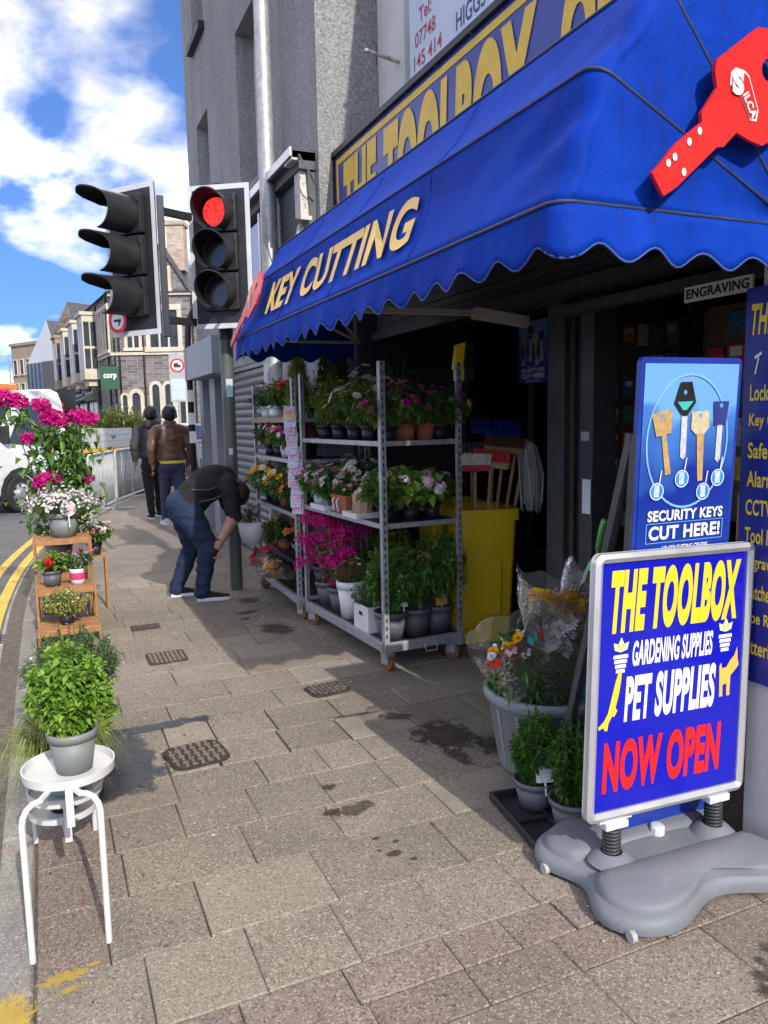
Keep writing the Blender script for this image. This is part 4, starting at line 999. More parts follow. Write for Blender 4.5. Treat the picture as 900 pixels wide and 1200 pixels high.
# ---- small car glimpsed past the walking men
CR=thing('parked_car','pale blue car just visible past the walking men','car',(3.95,22.6,-.05),math.atan2(.8,.6))
loft(CR,'body',[(2.0,.3),(2.05,.62),(1.9,.82),(1.0,.98),(-1.75,1.02),(-1.95,.85),(-1.95,.35)],[.78,.84,.85,.86,.86,.84,.8],mat('pale_blue_car_paint',(.20,.30,.40),.25,coat=.6,var=.05),.06)
loft(CR,'cabin',[(1.0,.96),(.25,1.46),(-1.2,1.52),(-1.75,1.0)],[.80,.62,.62,.78],M_vglass,.05)
loft(CR,'roof',[(.3,1.44),(.1,1.535),(-1.15,1.57),(-1.35,1.5)],[.62,.6,.6,.62],_M['pale_blue_car_paint'],.02)
for s in (1,-1):
    for x in (1.3,-1.25): wheel(CR,x,s*.78,.31,.19,s)
    b=MB(); b.box(1.8,1.98,s*.62-.16,s*.62+.16,.66,.8); b.build('headlight',M_pane,CR,bevel=.03)

# ---- round restriction sign on a post across the road
rs=thing('restriction_sign','round red ringed vehicle restriction sign on a grey post by the stone building','sign',(4.75,29.6,-.05),rad(-9))
b=MB(); b.tube([(0,0,0),(0,0,4.15)],.045,8); b.build('post',M_galv,rs)
b=MB(); b.prism(rrect(-.29,.29,2.35,4.1,.04),(0,-.05,0),(1,0,0),UP,.02); b.build('grey_backing',mat('sign_backing_grey',(.33,.34,.36),.5),rs)
b=MB(); ring_on(b,0,3.68,.19,.26,(0,-.05,0),(1,0,0),UP,.006,0); poly_on(b,circ(0,3.68,.19),(0,-.05,0),(1,0,0),UP,.005,1); poly_on(b,[(-.13,3.6),(.13,3.6),(.13,3.7),(.06,3.7),(.03,3.77),(-.13,3.77)],(0,-.05,0),(1,0,0),UP,.009,2); b.build('roundel',[M_redprint,M_whiteprint,M_blackprint],rs)
b=MB(); poly_on(b,rrect(-.25,.25,2.42,3.2,.03),(0,-.05,0),(1,0,0),UP,.005); b.build('plate',mat('plate_blue_grey',(.42,.50,.55),.5),rs)

# ================================================================== FAR BUILDINGS
M_farpane=mat('far_window_pane',(.035,.042,.05),.3,var=.3,nscale=1,spec=.35)
def stonemat(name,c,sc,mortar,var=.35,off=.5):
    m=bpy.data.materials.new(name); m.use_nodes=True; n,l=nodes_of(m); b=n['Principled BSDF']; b.inputs['Roughness'].default_value=.9
    tc=n.new('ShaderNodeTexCoord'); sp=n.new('ShaderNodeSeparateXYZ'); l.new(tc.outputs['Object'],sp.inputs[0]); ad=n.new('ShaderNodeMath'); ad.operation='ADD'; l.new(sp.outputs[0],ad.inputs[0]); l.new(sp.outputs[1],ad.inputs[1])
    cm=n.new('ShaderNodeCombineXYZ'); l.new(ad.outputs[0],cm.inputs[0]); l.new(sp.outputs[2],cm.inputs[1])
    br=n.new('ShaderNodeTexBrick'); br.inputs['Scale'].default_value=sc; br.inputs['Color1'].default_value=(*(Vector(c)*(1-var)),1); br.inputs['Color2'].default_value=(*(Vector(c)*(1+var)),1); br.inputs['Mortar'].default_value=(*mortar,1); br.inputs['Mortar Size'].default_value=.014; br.inputs['Bias'].default_value=0
    l.new(cm.outputs[0],br.inputs['Vector']); ns=n.new('ShaderNodeTexNoise'); ns.inputs['Scale'].default_value=1.5; ns.inputs['Detail'].default_value=6; l.new(tc.outputs['Object'],ns.inputs['Vector'])
    mx=n.new('ShaderNodeMix'); mx.data_type='RGBA'; mx.blend_type='MULTIPLY'; mx.inputs['Factor'].default_value=.6; l.new(br.outputs[0],mx.inputs['A']); l.new(ns.outputs['Color'],mx.inputs['B'])
    hs=n.new('ShaderNodeHueSaturation'); hs.inputs['Value'].default_value=1.7; hs.inputs['Saturation'].default_value=.7; l.new(mx.outputs['Result'],hs.inputs['Color']); l.new(hs.outputs[0],b.inputs['Base Color']); return m
M_stone=stonemat('grey_pennant_stone',(.135,.12,.11),1.3,(.26,.23,.20))
M_cream=mat('cream_bath_stone',(.56,.50,.40),.85,var=.12,nscale=1.5,wear=((.36,.31,.24),.6,2))
M_tan=mat('tan_dressed_stone',(.36,.28,.18),.85,var=.2,nscale=1.2)
M_brick=stonemat('buff_brick',(.36,.25,.14),3.0,(.38,.33,.27),.25)
M_slateroof=mat('slate_roof',(.075,.075,.085),.7,var=.25,nscale=3)
M_brownstone=stonemat('brown_stone',(.17,.13,.095),1.3,(.22,.19,.15))
class Facade:
    """helper that places boxes on a building front: u along the front, z up, depth out of the wall"""
    def __init__(s,t,O,R): s.t=t; s.O=Vector(O); s.R=Vector(R).normalized(); s.N=s.R.cross(Vector((0,0,1)))
    def box(s,mb,u0,u1,z0,z1,d0,d1):
        c=s.O+s.R*((u0+u1)/2)+Vector((0,0,(z0+z1)/2))+s.N*((d0+d1)/2)
        mb.obox(c,s.R*(u1-u0)/2,s.N*(d1-d0)/2,Vector((0,0,(z1-z0)/2)))
    def part(s,name,m,*bs,parent=None):
        mb=MB()
        for b in bs: s.box(mb,*b)
        return mb.build(name,m,parent or s.t)
    def arch(s,name,m,uc,w,z0,zs,d,th,parent=None):
        """surround with a pointed-round head"""
        mb=MB(); pts=[]
        o=[(uc-w/2-th,z0),(uc-w/2-th,zs)]+[(uc-(w/2+th)*math.cos(math.pi*i/8),zs+(w/2+th)*1.15*math.sin(math.pi*i/8)) for i in range(1,8)]+[(uc+w/2+th,zs),(uc+w/2+th,z0)]
        i_=[(uc-w/2,z0),(uc-w/2,zs)]+[(uc-(w/2)*math.cos(math.pi*i/8),zs+(w/2)*1.15*math.sin(math.pi*i/8)) for i in range(1,8)]+[(uc+w/2,zs),(uc+w/2,z0)]
        P=lambda a,dd:s.O+s.R*a[0]+Vector((0,0,a[1]))+s.N*dd
        n=len(o)
        mb.add([P(a,d) for a in o]+[P(a,d) for a in i_]+[P(a,0) for a in o]+[P(a,0) for a in i_],
               [(k,k+1,n+k+1,n+k)[::-1] for k in range(n-1)]+[(k,2*n+k,2*n+k+1,k+1)[::-1] for k in range(n-1)]+[(n+k,n+k+1,3*n+k+1,3*n+k)[::-1] for k in range(n-1)])
        fr=mb.build(name,m,parent or s.t)
        g=MB(); g.add([P(a,.03) for a in i_],[tuple(range(n))[::-1]]); g.build('pane',M_farpane,fr); return fr
    def window(s,u0,u1,z0,z1,n=1,sur=.14,m=None,rows=1,frame=True):
        m=m or M_cream
        fr=s.part('window',m,(u0-sur,u0,z0,z1,0,.14),(u1,u1+sur,z0,z1,0,.14),(u0-sur,u1+sur,z1,z1+sur*1.3,0,.16),(u0-sur*1.3,u1+sur*1.3,z0-sur,z0,0,.22),
             *[((u0+(u1-u0)*k/n)-.06,(u0+(u1-u0)*k/n)+.06,z0,z1,0,.12) for k in range(1,n)], *[(u0,u1,z0+(z1-z0)*k/rows-.05,z0+(z1-z0)*k/rows+.05,0,.10) for k in range(1,rows)])
        s.part('pane',M_farpane,(u0,u1,z0,z1,0,.03),parent=fr); return fr

sbld=thing('stone_building','grey stone Victorian building with cream window surrounds and arched ground floor','building',(10.4,55.5,0))
sbld.location=(0,0,0)
Ra=Vector((10.4-4.86,55.5-57.9,0)); A=Facade(sbld,(4.86,57.9,0),Ra)
A.part('front_wall',M_stone,(0,12,0,10.6,-6,0))
# gable with roof
gm=MB(); N=A.N
def gp(u,z,d): return A.O+A.R*u+Vector((0,0,z))+A.N*d
gm.add([gp(1.9,10.6,0),gp(5.6,10.6,0),gp(3.75,13.6,0),gp(1.9,10.6,-6),gp(5.6,10.6,-6),gp(3.75,13.6,-6)],[(0,1,2),(0,2,5,3),(1,4,5,2)]); gm.build('gable',M_stone,sbld)
gm=MB(); gm.add([gp(1.6,10.35,.2),gp(3.75,13.85,.2),gp(5.9,10.35,.2),gp(1.6,10.35,-6),gp(3.75,13.85,-6),gp(5.9,10.35,-6),gp(1.6,10.15,.2),gp(3.75,13.6,.2),gp(5.9,10.15,.2)],[(0,3,4,1)[::-1],(1,4,5,2)[::-1],(0,1,7,6),(1,2,8,7)]); rf=gm.build('roof',M_slateroof,sbld)
gm=MB(); gm.add([gp(-.3,10.5,.3),gp(12,10.5,.3),gp(12,12.9,-4),gp(-.3,12.9,-4)],[(0,1,2,3)]); gm.build('main_roof',M_slateroof,sbld)
A.part('chimney',M_brick,(3.9,5.1,12.2,15.3,-2.4,-1.2),(3.8,5.2,15.3,15.6,-2.5,-1.1),parent=rf)
A.part('string_course',M_cream,(-.05,12,6.25,6.45,0,.12))
A.part('eaves_course',M_cream,(-.05,12,10.3,10.5,0,.18))
A.window(2.75,4.7,6.75,9.3,3,.3,rows=1); A.window(1.15,1.95,6.75,9.3,2,.22); A.window(3.2,4.2,10.75,12.0,2,.2); A.window(2.2,2.55,10.75,11.7,1,.18)
for k in range(3): A.arch('arched_window',M_cream,2.95+.9*k,.52,1.3,3.9,.16,.2)
A.part('window_sill',M_cream,(2.4,5.3,1.05,1.3,0,.2))
A.arch('arched_door',M_cream,1.55,.6,.1,3.3,.16,.25); A.arch('arched_window',M_cream,.75,.34,1.2,3.3,.14,.14)
A.part('plinth',M_cream,(0,12,0,.7,0,.08))
for u in (.2,.52,2.22,5.75): A.part('drainpipe',M_black,(u-.05,u+.05,.3,10.4,.02,.12))
# curved corner with tall cream mullions, then the long flank with bays
Bf=Facade(sbld,(2.3,86.5,0),Vector((4.86-2.3,57.9-86.5,0)))
LB=28.7
Bf.part('flank_wall',M_stone,(0,LB,0,10.6,-5,0))
gm=MB(); 
def bp_(u,z,d): return Bf.O+Bf.R*u+Vector((0,0,z))+Bf.N*d
gm.add([bp_(-.5,10.5,.3),bp_(LB+.3,10.5,.3),bp_(LB+.3,12.8,-4),bp_(-.5,12.8,-4)],[(0,1,2,3)]); gm.build('flank_roof',M_slateroof,sbld)
Bf.part('string_course',M_cream,(0,LB,6.25,6.45,0,.12))
for u0,mm in ((3.0,M_tan),(9.0,M_cream),(15.0,M_cream),(20.5,M_cream)):
    bay=Bf.part('bay_window',mm,(u0,u0+2.6,4.9,9.7,0,1.1),(u0-.1,u0+2.7,9.7,9.95,0,1.25),(u0+.3,u0+2.3,4.4,4.9,0,.8))
    # panes on the end cheek (facing the camera) and the front
    gm=MB(); e=Bf.O+Bf.R*(u0+2.6)
    for a,c in ((.12,.5),(.6,1.0)):
        for z0,z1 in ((5.7,7.2),(7.4,9.2)):
            gm.add([e+Bf.N*a+Bf.R*.02+Vector((0,0,z0)),e+Bf.N*c+Bf.R*.02+Vector((0,0,z0)),e+Bf.N*c+Bf.R*.02+Vector((0,0,z1)),e+Bf.N*a+Bf.R*.02+Vector((0,0,z1))],[(0,1,2,3)])
    gm.build('pane',M_farpane,bay)
    Bf.part('pane',M_farpane,(u0+.3,u0+1.2,5.7,9.2,1.1,1.12),(u0+1.4,u0+2.3,5.7,9.2,1.1,1.12),parent=bay)
for k in range(4): Bf.window(23.9+k*1.2,24.5+k*1.2,6.7,9.6,1,.22)
for k,u in enumerate((2,7.5,13,18.5)):
    sf=Bf.part('shopfront',M_black,(u,u+4.6,.2,4.0,0,.25),(u+.1,u+4.5,3.3,4.0,.25,.6)); Bf.part('pane',M_farpane,(u+.4,u+2.1,.7,3.2,.25,.28),(u+2.4,u+4.2,.7,3.2,.25,.28),parent=sf)
    gm=MB(); P=lambda uu,z,d:Bf.O+Bf.R*uu+Vector((0,0,z))+Bf.N*d
    gm.add([P(u+.2,4.1,.25),P(u+4.4,4.1,.25),P(u+4.4,3.3,1.5),P(u+.2,3.3,1.5),P(u+4.4,3.3,.25)],[(0,3,2,1),(1,2,4)]); gm.build('shop_blind',M_vblack,sf)
for u in (1,6.8,12.4,17.9,23,27.6): Bf.part('drainpipe',M_black,(u-.06,u+.06,.3,10.4,.02,.14))

gs=thing('hanging_sign','green square hanging sign with white lettering on the stone building','sign',(5.35,57.2,0))
gs.location=(0,0,0)
p=A.O+A.R*.15+A.N*1.2
b=MB(); b.obox(p+Vector((0,0,4.65)),A.R*.62,A.N*.04,(0,0,.78)); b.build('panel',mat('sign_green',(.03,.10,.05),.5,var=.06),gs)
b=MB(); b.bar(p+Vector((0,0,5.5)),p-A.N*1.2+Vector((0,0,5.5)),.06); b.bar(p+A.R*.5+Vector((0,0,5.5)),p-A.R*.5+Vector((0,0,5.5)),.06); b.build('bracket',M_black,gs)
text_on('lettering',[('corp',-.42,4.5,.9,.42)],p+A.N*.04,A.R,UP,M_whiteprint,gs,off=.01,bold=.03)

def block(name,label,px0,px1,D0,D1,h,m,windows=(),roof=None,cat='building',depth=8):
    """building whose front runs between two bearings; world points from bearing and distance"""
    def wp(px,D):
        Rr=(px-450)/900*D; return Vector((Rr*math.cos(YAW)+D*math.sin(YAW),-Rr*math.sin(YAW)+D*math.cos(YAW),0))
    p0,p1=wp(px0,D0),wp(px1,D1); t=thing(name,label,cat); Fc=Facade(t,p0,p1-p0); Wd=(p1-p0).length
    Fc.part('wall',m,(0,Wd,0,h,-depth,0))
    for (a,c,z0,z1,n) in windows: Fc.window(a*Wd,c*Wd,z0,z1,n,.12)
    if roof:
        rm,peak,kind=roof; mb=MB(); P=lambda u,z,d:Fc.O+Fc.R*u+Vector((0,0,z))+Fc.N*d
        if kind=='gable':
            mb.add([P(-.2,h-.2,.1),P(Wd*.72,peak,.1),P(Wd+.2,h-.2,.1),P(-.2,h-.2,-depth),P(Wd*.72,peak,-depth),P(Wd+.2,h-.2,-depth)],[(0,1,2),(0,3,4,1),(1,4,5,2)])
            mb.m=[0,1,1]
            mb.build('gable_roof',rm,t)
        else:
            mb.add([P(-.2,h-.1,.3),P(Wd+.2,h-.1,.3),P(Wd+.2,peak,-depth/2),P(-.2,peak,-depth/2),P(Wd+.2,h-.1,-depth),P(-.2,h-.1,-depth)],[(0,1,2,3),(3,2,4,5),(0,3,5),(1,4,2)]); mb.build('roof',rm,t)
    return t,Fc,Wd
M_wclad=mat('white_cladding',(.62,.64,.66),.6,var=.05,nscale=.5)
M_redroof=mat('red_tile_roof',(.20,.085,.055),.85,var=.2,nscale=2)
M_tanblk=mat('tan_block_render',(.33,.26,.19),.85,var=.1,nscale=.6)
t,Fc,Wd=block('gabled_building','dark brown stone gabled house at the end of the stone terrace',77,101,82,80,11.2,M_brownstone,[(.25,.5,5.5,8,1),(.6,.85,5.5,8,1),(.3,.7,1,4,2)],([M_brownstone,M_slateroof],13.9,'gable'))
t,Fc,Wd=block('white_gable_building','white gabled building with a dark glass lower front',44,79,97,92,9.2,M_wclad,[],([M_wclad,M_slateroof],13.8,'gable'))
Fc.part('glass_front',mat('blue_grey_glazing',(.09,.12,.17),.15,var=.15,nscale=.6,spec=.8),(.0,Wd*.55,.5,8.9,0,.3)); Fc.part('dark_front',M_slate,(Wd*.55,Wd,.5,9.0,0,.4))
for k in range(4): Fc.part('mullion',M_dgrey,(Wd*.13*k+.3,Wd*.13*k+.4,.5,8.9,.3,.4))
t,Fc,Wd=block('tan_block','flat roofed tan office block far down the street',25,57,112,108,12.6,M_tanblk,[(.08+.23*k,.2+.23*k,2+3.3*j,4+3.3*j,1) for k in range(4) for j in range(3)])
Fc.part('parapet',M_tanblk,(-.2,Wd+.2,12.6,13.0,-8,.2))
t,Fc,Wd=block('red_roofed_house','red roofed brick house far down the street',8,29,135,132,6.5,M_brick,[(.15,.35,3.5,5.2,1),(.6,.8,3.5,5.2,1)],(M_redroof,9.8,'pitch'))
Fc.part('chimney',M_redroof,(Wd*.6,Wd*.75,8,11.5,-3.4,-2.4))
t,Fc,Wd=block('red_roofed_house','red roofed house farthest off at the edge of the view',-24,7,150,148,6.5,M_brick,[(.2,.35,3.5,5.2,1),(.6,.75,3.5,5.2,1)],(M_redroof,9.6,'pitch'))
fl=thing('far_street_lamp','thin grey street lamp far off against the sky','lamp post',(-2.6,88,0))
b=MB(); b.tube([(0,0,0),(0,0,7.6),(-.1,0,8.2),(-.5,0,8.5),(-1.0,0,8.5)],.07,6); b.build('column',M_galv,fl); b=MB(); b.box(-1.6,-.9,-.12,.12,8.42,8.56); b.build('lantern',M_galv,fl)
# ================================================================== PLANTS
rp=random.Random(5)
M_terra=mat('terracotta',(.36,.115,.055),.8,var=.15,nscale=9,wear=((.40,.22,.15),.62,12))
M_blackpot=mat('black_plastic_pot',(.022,.023,.026),.5,var=.2)
M_greypot=mat('grey_plastic_pot',(.20,.215,.205),.55,var=.1,nscale=6,wear=((.13,.11,.085),.60,16))
M_bxpot=mat('boxplant_grey_pot',(.13,.135,.14),.55,var=.1,wear=((.10,.08,.06),.60,18)); M_slatepot=mat('slate_plastic_pot',(.10,.105,.115),.5,var=.1)
M_whitepot=mat('white_ceramic_pot',(.70,.72,.72),.35,var=.06)
M_pinkpot=mat('pink_band',(.72,.06,.17),.45,var=.06)
M_soil=mat('soil',(.05,.033,.022),.95,var=.5,nscale=60,bump=1,bscale=80)
M_stem=mat('green_stem',(.07,.13,.03),.7,var=.3); M_wood=mat('bamboo_cane',(.45,.30,.14),.6,var=.2,nscale=20)
LG=leafmat('leaf_green',(.06,.15,.026),(.13,.25,.05)); LD=leafmat('leaf_dark',(.035,.09,.022),(.07,.14,.035)); LL=leafmat('leaf_lime',(.13,.25,.03),(.24,.36,.05))
LM=leafmat('leaf_mint',(.11,.25,.022),(.25,.40,.06)); LY=leafmat('leaf_variegated',(.24,.27,.06),(.48,.45,.16)); LR=leafmat('leaf_grey_green',(.075,.115,.045),(.13,.18,.075)); LX=leafmat('leaf_box',(.04,.125,.014),(.10,.21,.03)); LGR=leafmat('leaf_grass',(.19,.26,.045),(.33,.36,.09)); LC=leafmat('leaf_conifer',(.16,.22,.03),(.27,.31,.05)); LCD=leafmat('leaf_dark_conifer',(.03,.055,.012),(.07,.085,.02))
PW=petal('petal_white',(.78,.77,.74)); PM=petal('petal_magenta',(.62,.012,.24),.25); PP=petal('petal_pink',(.70,.16,.30)); PY=petal('petal_yellow',(.80,.50,.02)); PR=petal('petal_red',(.60,.012,.012)); PV=petal('petal_purple',(.22,.04,.30)); PPW=petal('petal_blush',(.80,.58,.62)); PO=petal('petal_orange',(.75,.22,.07)); PL=petal('petal_lilac',(.36,.27,.50)); PC=petal('petal_centre',(.72,.42,.02)); PC2=petal('petal_cream',(.70,.62,.36)); PB=petal('petal_crimson',(.42,.01,.05))
def rv(r): 
    while True:
        v=Vector((r.uniform(-1,1),r.uniform(-1,1),r.uniform(-1,1)))
        if .05<v.length<1: return v.normalized()
def leaf(mb,p,d,L,W,r,m=0,fold=.25,droop=.2):
    d=d.normalized(); s=d.cross(Vector((0,0,1)))
    if s.length<.1: s=Vector((1,0,0))
    s.normalize(); s=(s+rv(r)*.35).normalized(); n=s.cross(d).normalized()
    a=p+d*L*.45; t=p+d*L-Vector((0,0,droop*L))
    mb.add([p,a+s*W*.5+n*W*fold,a-n*W*.05,a-s*W*.5+n*W*fold,t],[(0,2,1),(0,3,2),(1,2,4),(2,3,4)],m)
def flower(mb,p,n,s,typ,m,mc,r):
    n=n.normalized(); a=n.cross(rv(r)).normalized(); b=n.cross(a)
    if typ=='five' or typ=='daisy':
        k=5 if typ=='five' else 9; w=1.1 if typ=='five' else .6
        for i in range(k):
            q=2*math.pi*i/k; d=a*math.cos(q)+b*math.sin(q); e=n.cross(d)
            mb.add([p,p+d*s*.6+e*s*w*.36+n*s*.15,p+d*s+n*s*.12,p+d*s*.6-e*s*w*.36+n*s*.15],[(0,1,2,3)],m)
        c=p+n*s*.16; k=s*.24; mb.add([c+a*k,c+b*k,c-a*k,c-b*k,c+n*k],[(0,1,4),(1,2,4),(2,3,4),(3,0,4)],mc)
    elif typ=='mum':
        for j in range(5):
            for i in range(15):
                q=2*math.pi*(i+.5*j)/15+r.uniform(-.12,.12); d=((a*math.cos(q)+b*math.sin(q))*(1-.19*j)+n*(.02+.25*j)).normalized(); e=n.cross(d).normalized(); L=s*(1-.10*j)*r.uniform(.88,1.05)
                mb.add([p,p+d*L*.55+e*s*.13,p+d*L*.9+e*s*.10+n*s*.06,p+d*L+n*s*.10,p+d*L*.9-e*s*.10+n*s*.06,p+d*L*.55-e*s*.13],[(0,1,2,3,4,5)],m)
    elif typ=='ball':
        for i in range(26):
            v=(n*.5+rv(r)).normalized(); q=p+v*s*.85; x=v.cross(rv(r)).normalized(); y=v.cross(x); k=s*.42
            mb.add([q+x*k,q+y*k,q-x*k,q-y*k,q+v*k*.25],[(0,1,4),(1,2,4),(2,3,4),(3,0,4)],m)
    elif typ=='bract':
        for i in range(3):
            q=2*math.pi*i/3+r.random(); d=(a*math.cos(q)+b*math.sin(q)+n*.7).normalized(); e=n.cross(d).normalized()
            mb.add([p,p+d*s*.55+e*s*.42,p+d*s*1.05,p+d*s*.55-e*s*.42],[(0,1,2),(0,2,3)],m)
    elif typ=='rose':
        for j in range(4):
            k=s*(.35+.2*j); h=s*(.55-.12*j)
            for i in range(5):
                q=2*math.pi*(i+j*.5)/5; d=a*math.cos(q)+b*math.sin(q); e=n.cross(d)
                mb.add([p-n*s*.2,p+d*k*.8+e*k*.6+n*h*.5,p+d*k+n*h,p+d*k*.8-e*k*.6+n*h*.5],[(0,1,2,3)],m)
def bush(seed,r,h,ns,nl,L,W,lm,flowers=(),spread=1.0,base=.25,narrow=0,droop=.2,sr=.0025,z0=0,flip=.8):
    """stems from the pot to a dome, leaves along the stems, flowers near the surface"""
    R=random.Random(seed); lf=MB(); st=MB(); fl=MB(); tips=[]
    for i in range(ns):
        q=R.uniform(0,2*math.pi); k=math.sqrt(R.random())
        top=Vector((r*k*math.cos(q)*spread,r*k*math.sin(q)*spread,h*(math.sqrt(max(0,1-.75*k*k))*R.uniform(.72,1.06))))
        b0=Vector((top.x*.22,top.y*.22,0)); mid=b0.lerp(top,.5)+Vector((top.x*.12,top.y*.12,h*.06))
        pts=[b0,mid,top]; st.tube(pts,[sr*1.3,sr,sr*.6],4,cap=False)
        for j in range(nl):
            t=base+(1-base)*(j+R.random())/nl
            p=b0.lerp(mid,t*2) if t<.5 else mid.lerp(top,t*2-1)
            out=Vector((p.x,p.y,0)); out=out.normalized() if out.length>1e-3 else rv(R)
            d=(rv(R)*flip+out*.5+Vector((0,0,.35))).normalized()
            leaf(lf,p,d,L*R.uniform(.65,1.25)*(1-.3*t),W*R.uniform(.7,1.2)*(1-.25*t),R,0,droop=droop)
        tips.append(top)
    mats=[];
    for (mm,mc,n,s,typ) in flowers:
        for x in (mm,mc):
            if x not in mats: mats.append(x)
    for (mm,mc,n,s,typ) in flowers:
        for i in range(n):
            tp=R.choice(tips); p=tp+rv(R)*r*.10+Vector((0,0,s*.4)); nn=(Vector((tp.x,tp.y,tp.z*.7))+rv(R)*r*.5+Vector((0,0,r*.3)))
            flower(fl,p,nn,s*R.uniform(.75,1.2),typ,mats.index(mm),mats.index(mc),R)
    out=[('foliage',lf,[lm]),('stems',st,[M_stem])]
    if fl.v: out.append(('flowers',fl,mats))
    return out
KINDS={}
def kind(name,fn,n=2): KINDS[name]=[fn,{},n]
def mesh_of(nm,mb,mats):
    me=bpy.data.meshes.new(nm); me.from_pydata(mb.v,[],mb.f); 
    for m in mats: me.materials.append(m)
    if len(mats)>1: me.polygons.foreach_set('material_index',mb.m)
    me.update(); return me
def kind_parts(name,seed):
    fn,cache,n=KINDS[name]; k=seed%n
    if k not in cache: cache[k]=[(nm,mesh_of(nm,mb,mats)) for nm,mb,mats in fn(k*17+len(name))]
    return cache[k]
kind('pinks',lambda s:bush(s,0.121,0.150,41,12,0.047,0.020,LG,[(PP,PC,16,.018,'five'),(PW,PC,8,.016,'five'),(PM,PC,10,.017,'five')]))
kind('magentas',lambda s:bush(s,0.121,0.140,41,12,0.047,0.020,LG,[(PM,PV,26,.018,'five'),(PW,PC,4,.015,'daisy')]))
kind('whitepinks',lambda s:bush(s,0.121,0.150,38,12,0.047,0.022,LG,[(PW,PC,20,.020,'five'),(PP,PC,10,.018,'five')]))
kind('daisies',lambda s:bush(s,0.143,0.200,48,12,0.053,0.018,LG,[(PW,PC,26,.024,'daisy')]))
kind('yellows',lambda s:bush(s,0.132,0.170,44,12,0.047,0.020,LG,[(PY,PC,26,.021,'five'),(PW,PC,8,.02,'daisy')]))
kind('pansy',lambda s:bush(s,0.110,0.130,38,11,0.047,0.027,LG,[(PY,PV,14,.024,'five'),(PV,PC,10,.022,'five')]))
kind('purples',lambda s:bush(s,0.110,0.140,38,12,0.042,0.019,LD,[(PV,PC,16,.017,'five'),(PP,PC,10,.016,'five')]))
kind('lilacs',lambda s:bush(s,0.121,0.150,41,12,0.042,0.015,LR,[(PL,PC,30,.014,'five'),(PW,PC,5,.015,'five')]))
kind('reds',lambda s:bush(s,0.110,0.130,32,11,0.053,0.030,LG,[(PR,PC,14,.022,'five'),(PB,PC,8,.02,'five')]))
kind('oranges',lambda s:bush(s,0.110,0.130,32,11,0.047,0.025,LD,[(PO,PC,22,.022,'five')]))
kind('limebush',lambda s:bush(s,.17,.34,46,13,.05,.016,LC,[(PY,PC,10,.018,'five')],base=.2))
kind('greenbush',lambda s:bush(s,.17,.34,40,12,.06,.026,LG,[(PW,PC,6,.018,'five')],base=.2))
kind('darkbush',lambda s:bush(s,.16,.40,40,12,.06,.026,LD,[],base=.15))
kind('geranium',lambda s:bush(s,.15,.20,26,7,.075,.078,LM if s%2 else LG,[(PPW,PW,6,.034,'ball'),(PW,PPW,2,.03,'ball')],base=.35,droop=.1))
kind('redgeranium',lambda s:bush(s,.13,.17,24,7,.065,.07,LM,[(PR,PB,1,.038,'ball')],base=.35,droop=.1),1)
kind('fuchsia',lambda s:bush(s,.13,.17,22,9,.055,.03,LD,[(PP,PW,3,.03,'ball'),(PV,PW,14,.014,'five'),(PR,PC,3,.02,'five')],base=.3,droop=.4),1)
kind('heather',lambda s:bush(s,.30,.24,150,22,.024,.007,LR,[(PW,PPW,560,.0125,'five'),(PP,PW,30,.013,'five')],base=.35,sr=.0018),1)
kind('mint',lambda s:bush(s,.128,.30,140,30,.038,.023,LM,[],base=.08,droop=.15,flip=.95),1)
kind('rosemary',lambda s:bush(s,.20,.33,230,28,.042,.010,LR,[(PW,PC,20,.008,'five')],base=.15,flip=.7),1)
kind('variegated',lambda s:bush(s,.19,.22,150,16,.036,.015,LY,[(PC2,PY,40,.010,'five')],base=.1),1)
kind('box',lambda s:bush(s,.085,.26,105,24,.034,.015,LX,[],base=.06,flip=.8,droop=.05),2)
kind('rose',lambda s:bush(s,.19,.56,56,24,.068,.044,LG,[(PO,PR,3,.026,'rose'),(PC2,PY,16,.011,'five')],base=.34,droop=.3),3)
kind('greyshrub',lambda s:bush(s,.14,.24,50,13,.03,.010,LR,[(PC2,PY,18,.016,'five')],base=.15),1)
kind('olive',lambda s:bush(s,.14,.30,44,14,.04,.012,LR,[],base=.15),1)
def grass(seed,n=1300,h=.27,r=.29,m=None):
    R=random.Random(seed); g=MB()
    for i in range(n):
        q=R.uniform(0,6.283); k=R.random(); d=Vector((math.cos(q),math.sin(q),0)); H=h*R.uniform(.6,1.1); e=r*k*R.uniform(.6,1.1)
        p=[d*.02*R.random(),d*e*.35+Vector((0,0,H*.7)),d*e*.75+Vector((0,0,H*(1-.15*k))),d*e*1.05+Vector((0,0,H*(.95-.75*k*k)))]
        s=Vector((-d.y,d.x,0))*.0020
        g.add([p[0]-s,p[0]+s,p[1]+s,p[1]-s,p[2]+s*.7,p[2]-s*.7,p[3]],[(0,1,2,3),(3,2,4,5),(5,4,6)])
    return [('foliage',g,[m or LGR])]
kind('grass',lambda s:grass(s),1)
def conifer(seed,h,r,m,n=1500):
    R=random.Random(seed); g=MB(); st=MB(); st.tube([(0,0,0),(0,0,h*.9)],[.008,.003],5)
    for i in range(n):
        t=R.random()**1.3; q=R.uniform(0,6.283); rr=r*(1-t)**.75*R.uniform(.15,1)+.012; p=Vector((rr*math.cos(q)*.6,rr*math.sin(q)*.6,h*t*.86+.02))
        d=Vector((math.cos(q)*.5,math.sin(q)*.5,1))+rv(R)*.35; leaf(g,p,d,.075*R.uniform(.6,1.3),.012,R,droop=-.05)
    return [('foliage',g,[m]),('trunk',st,[M_wood])]
kind('goldcrest',lambda s:conifer(s,.50,.15,LC),1); kind('cypress',lambda s:conifer(s,.58,.17,LCD),2)
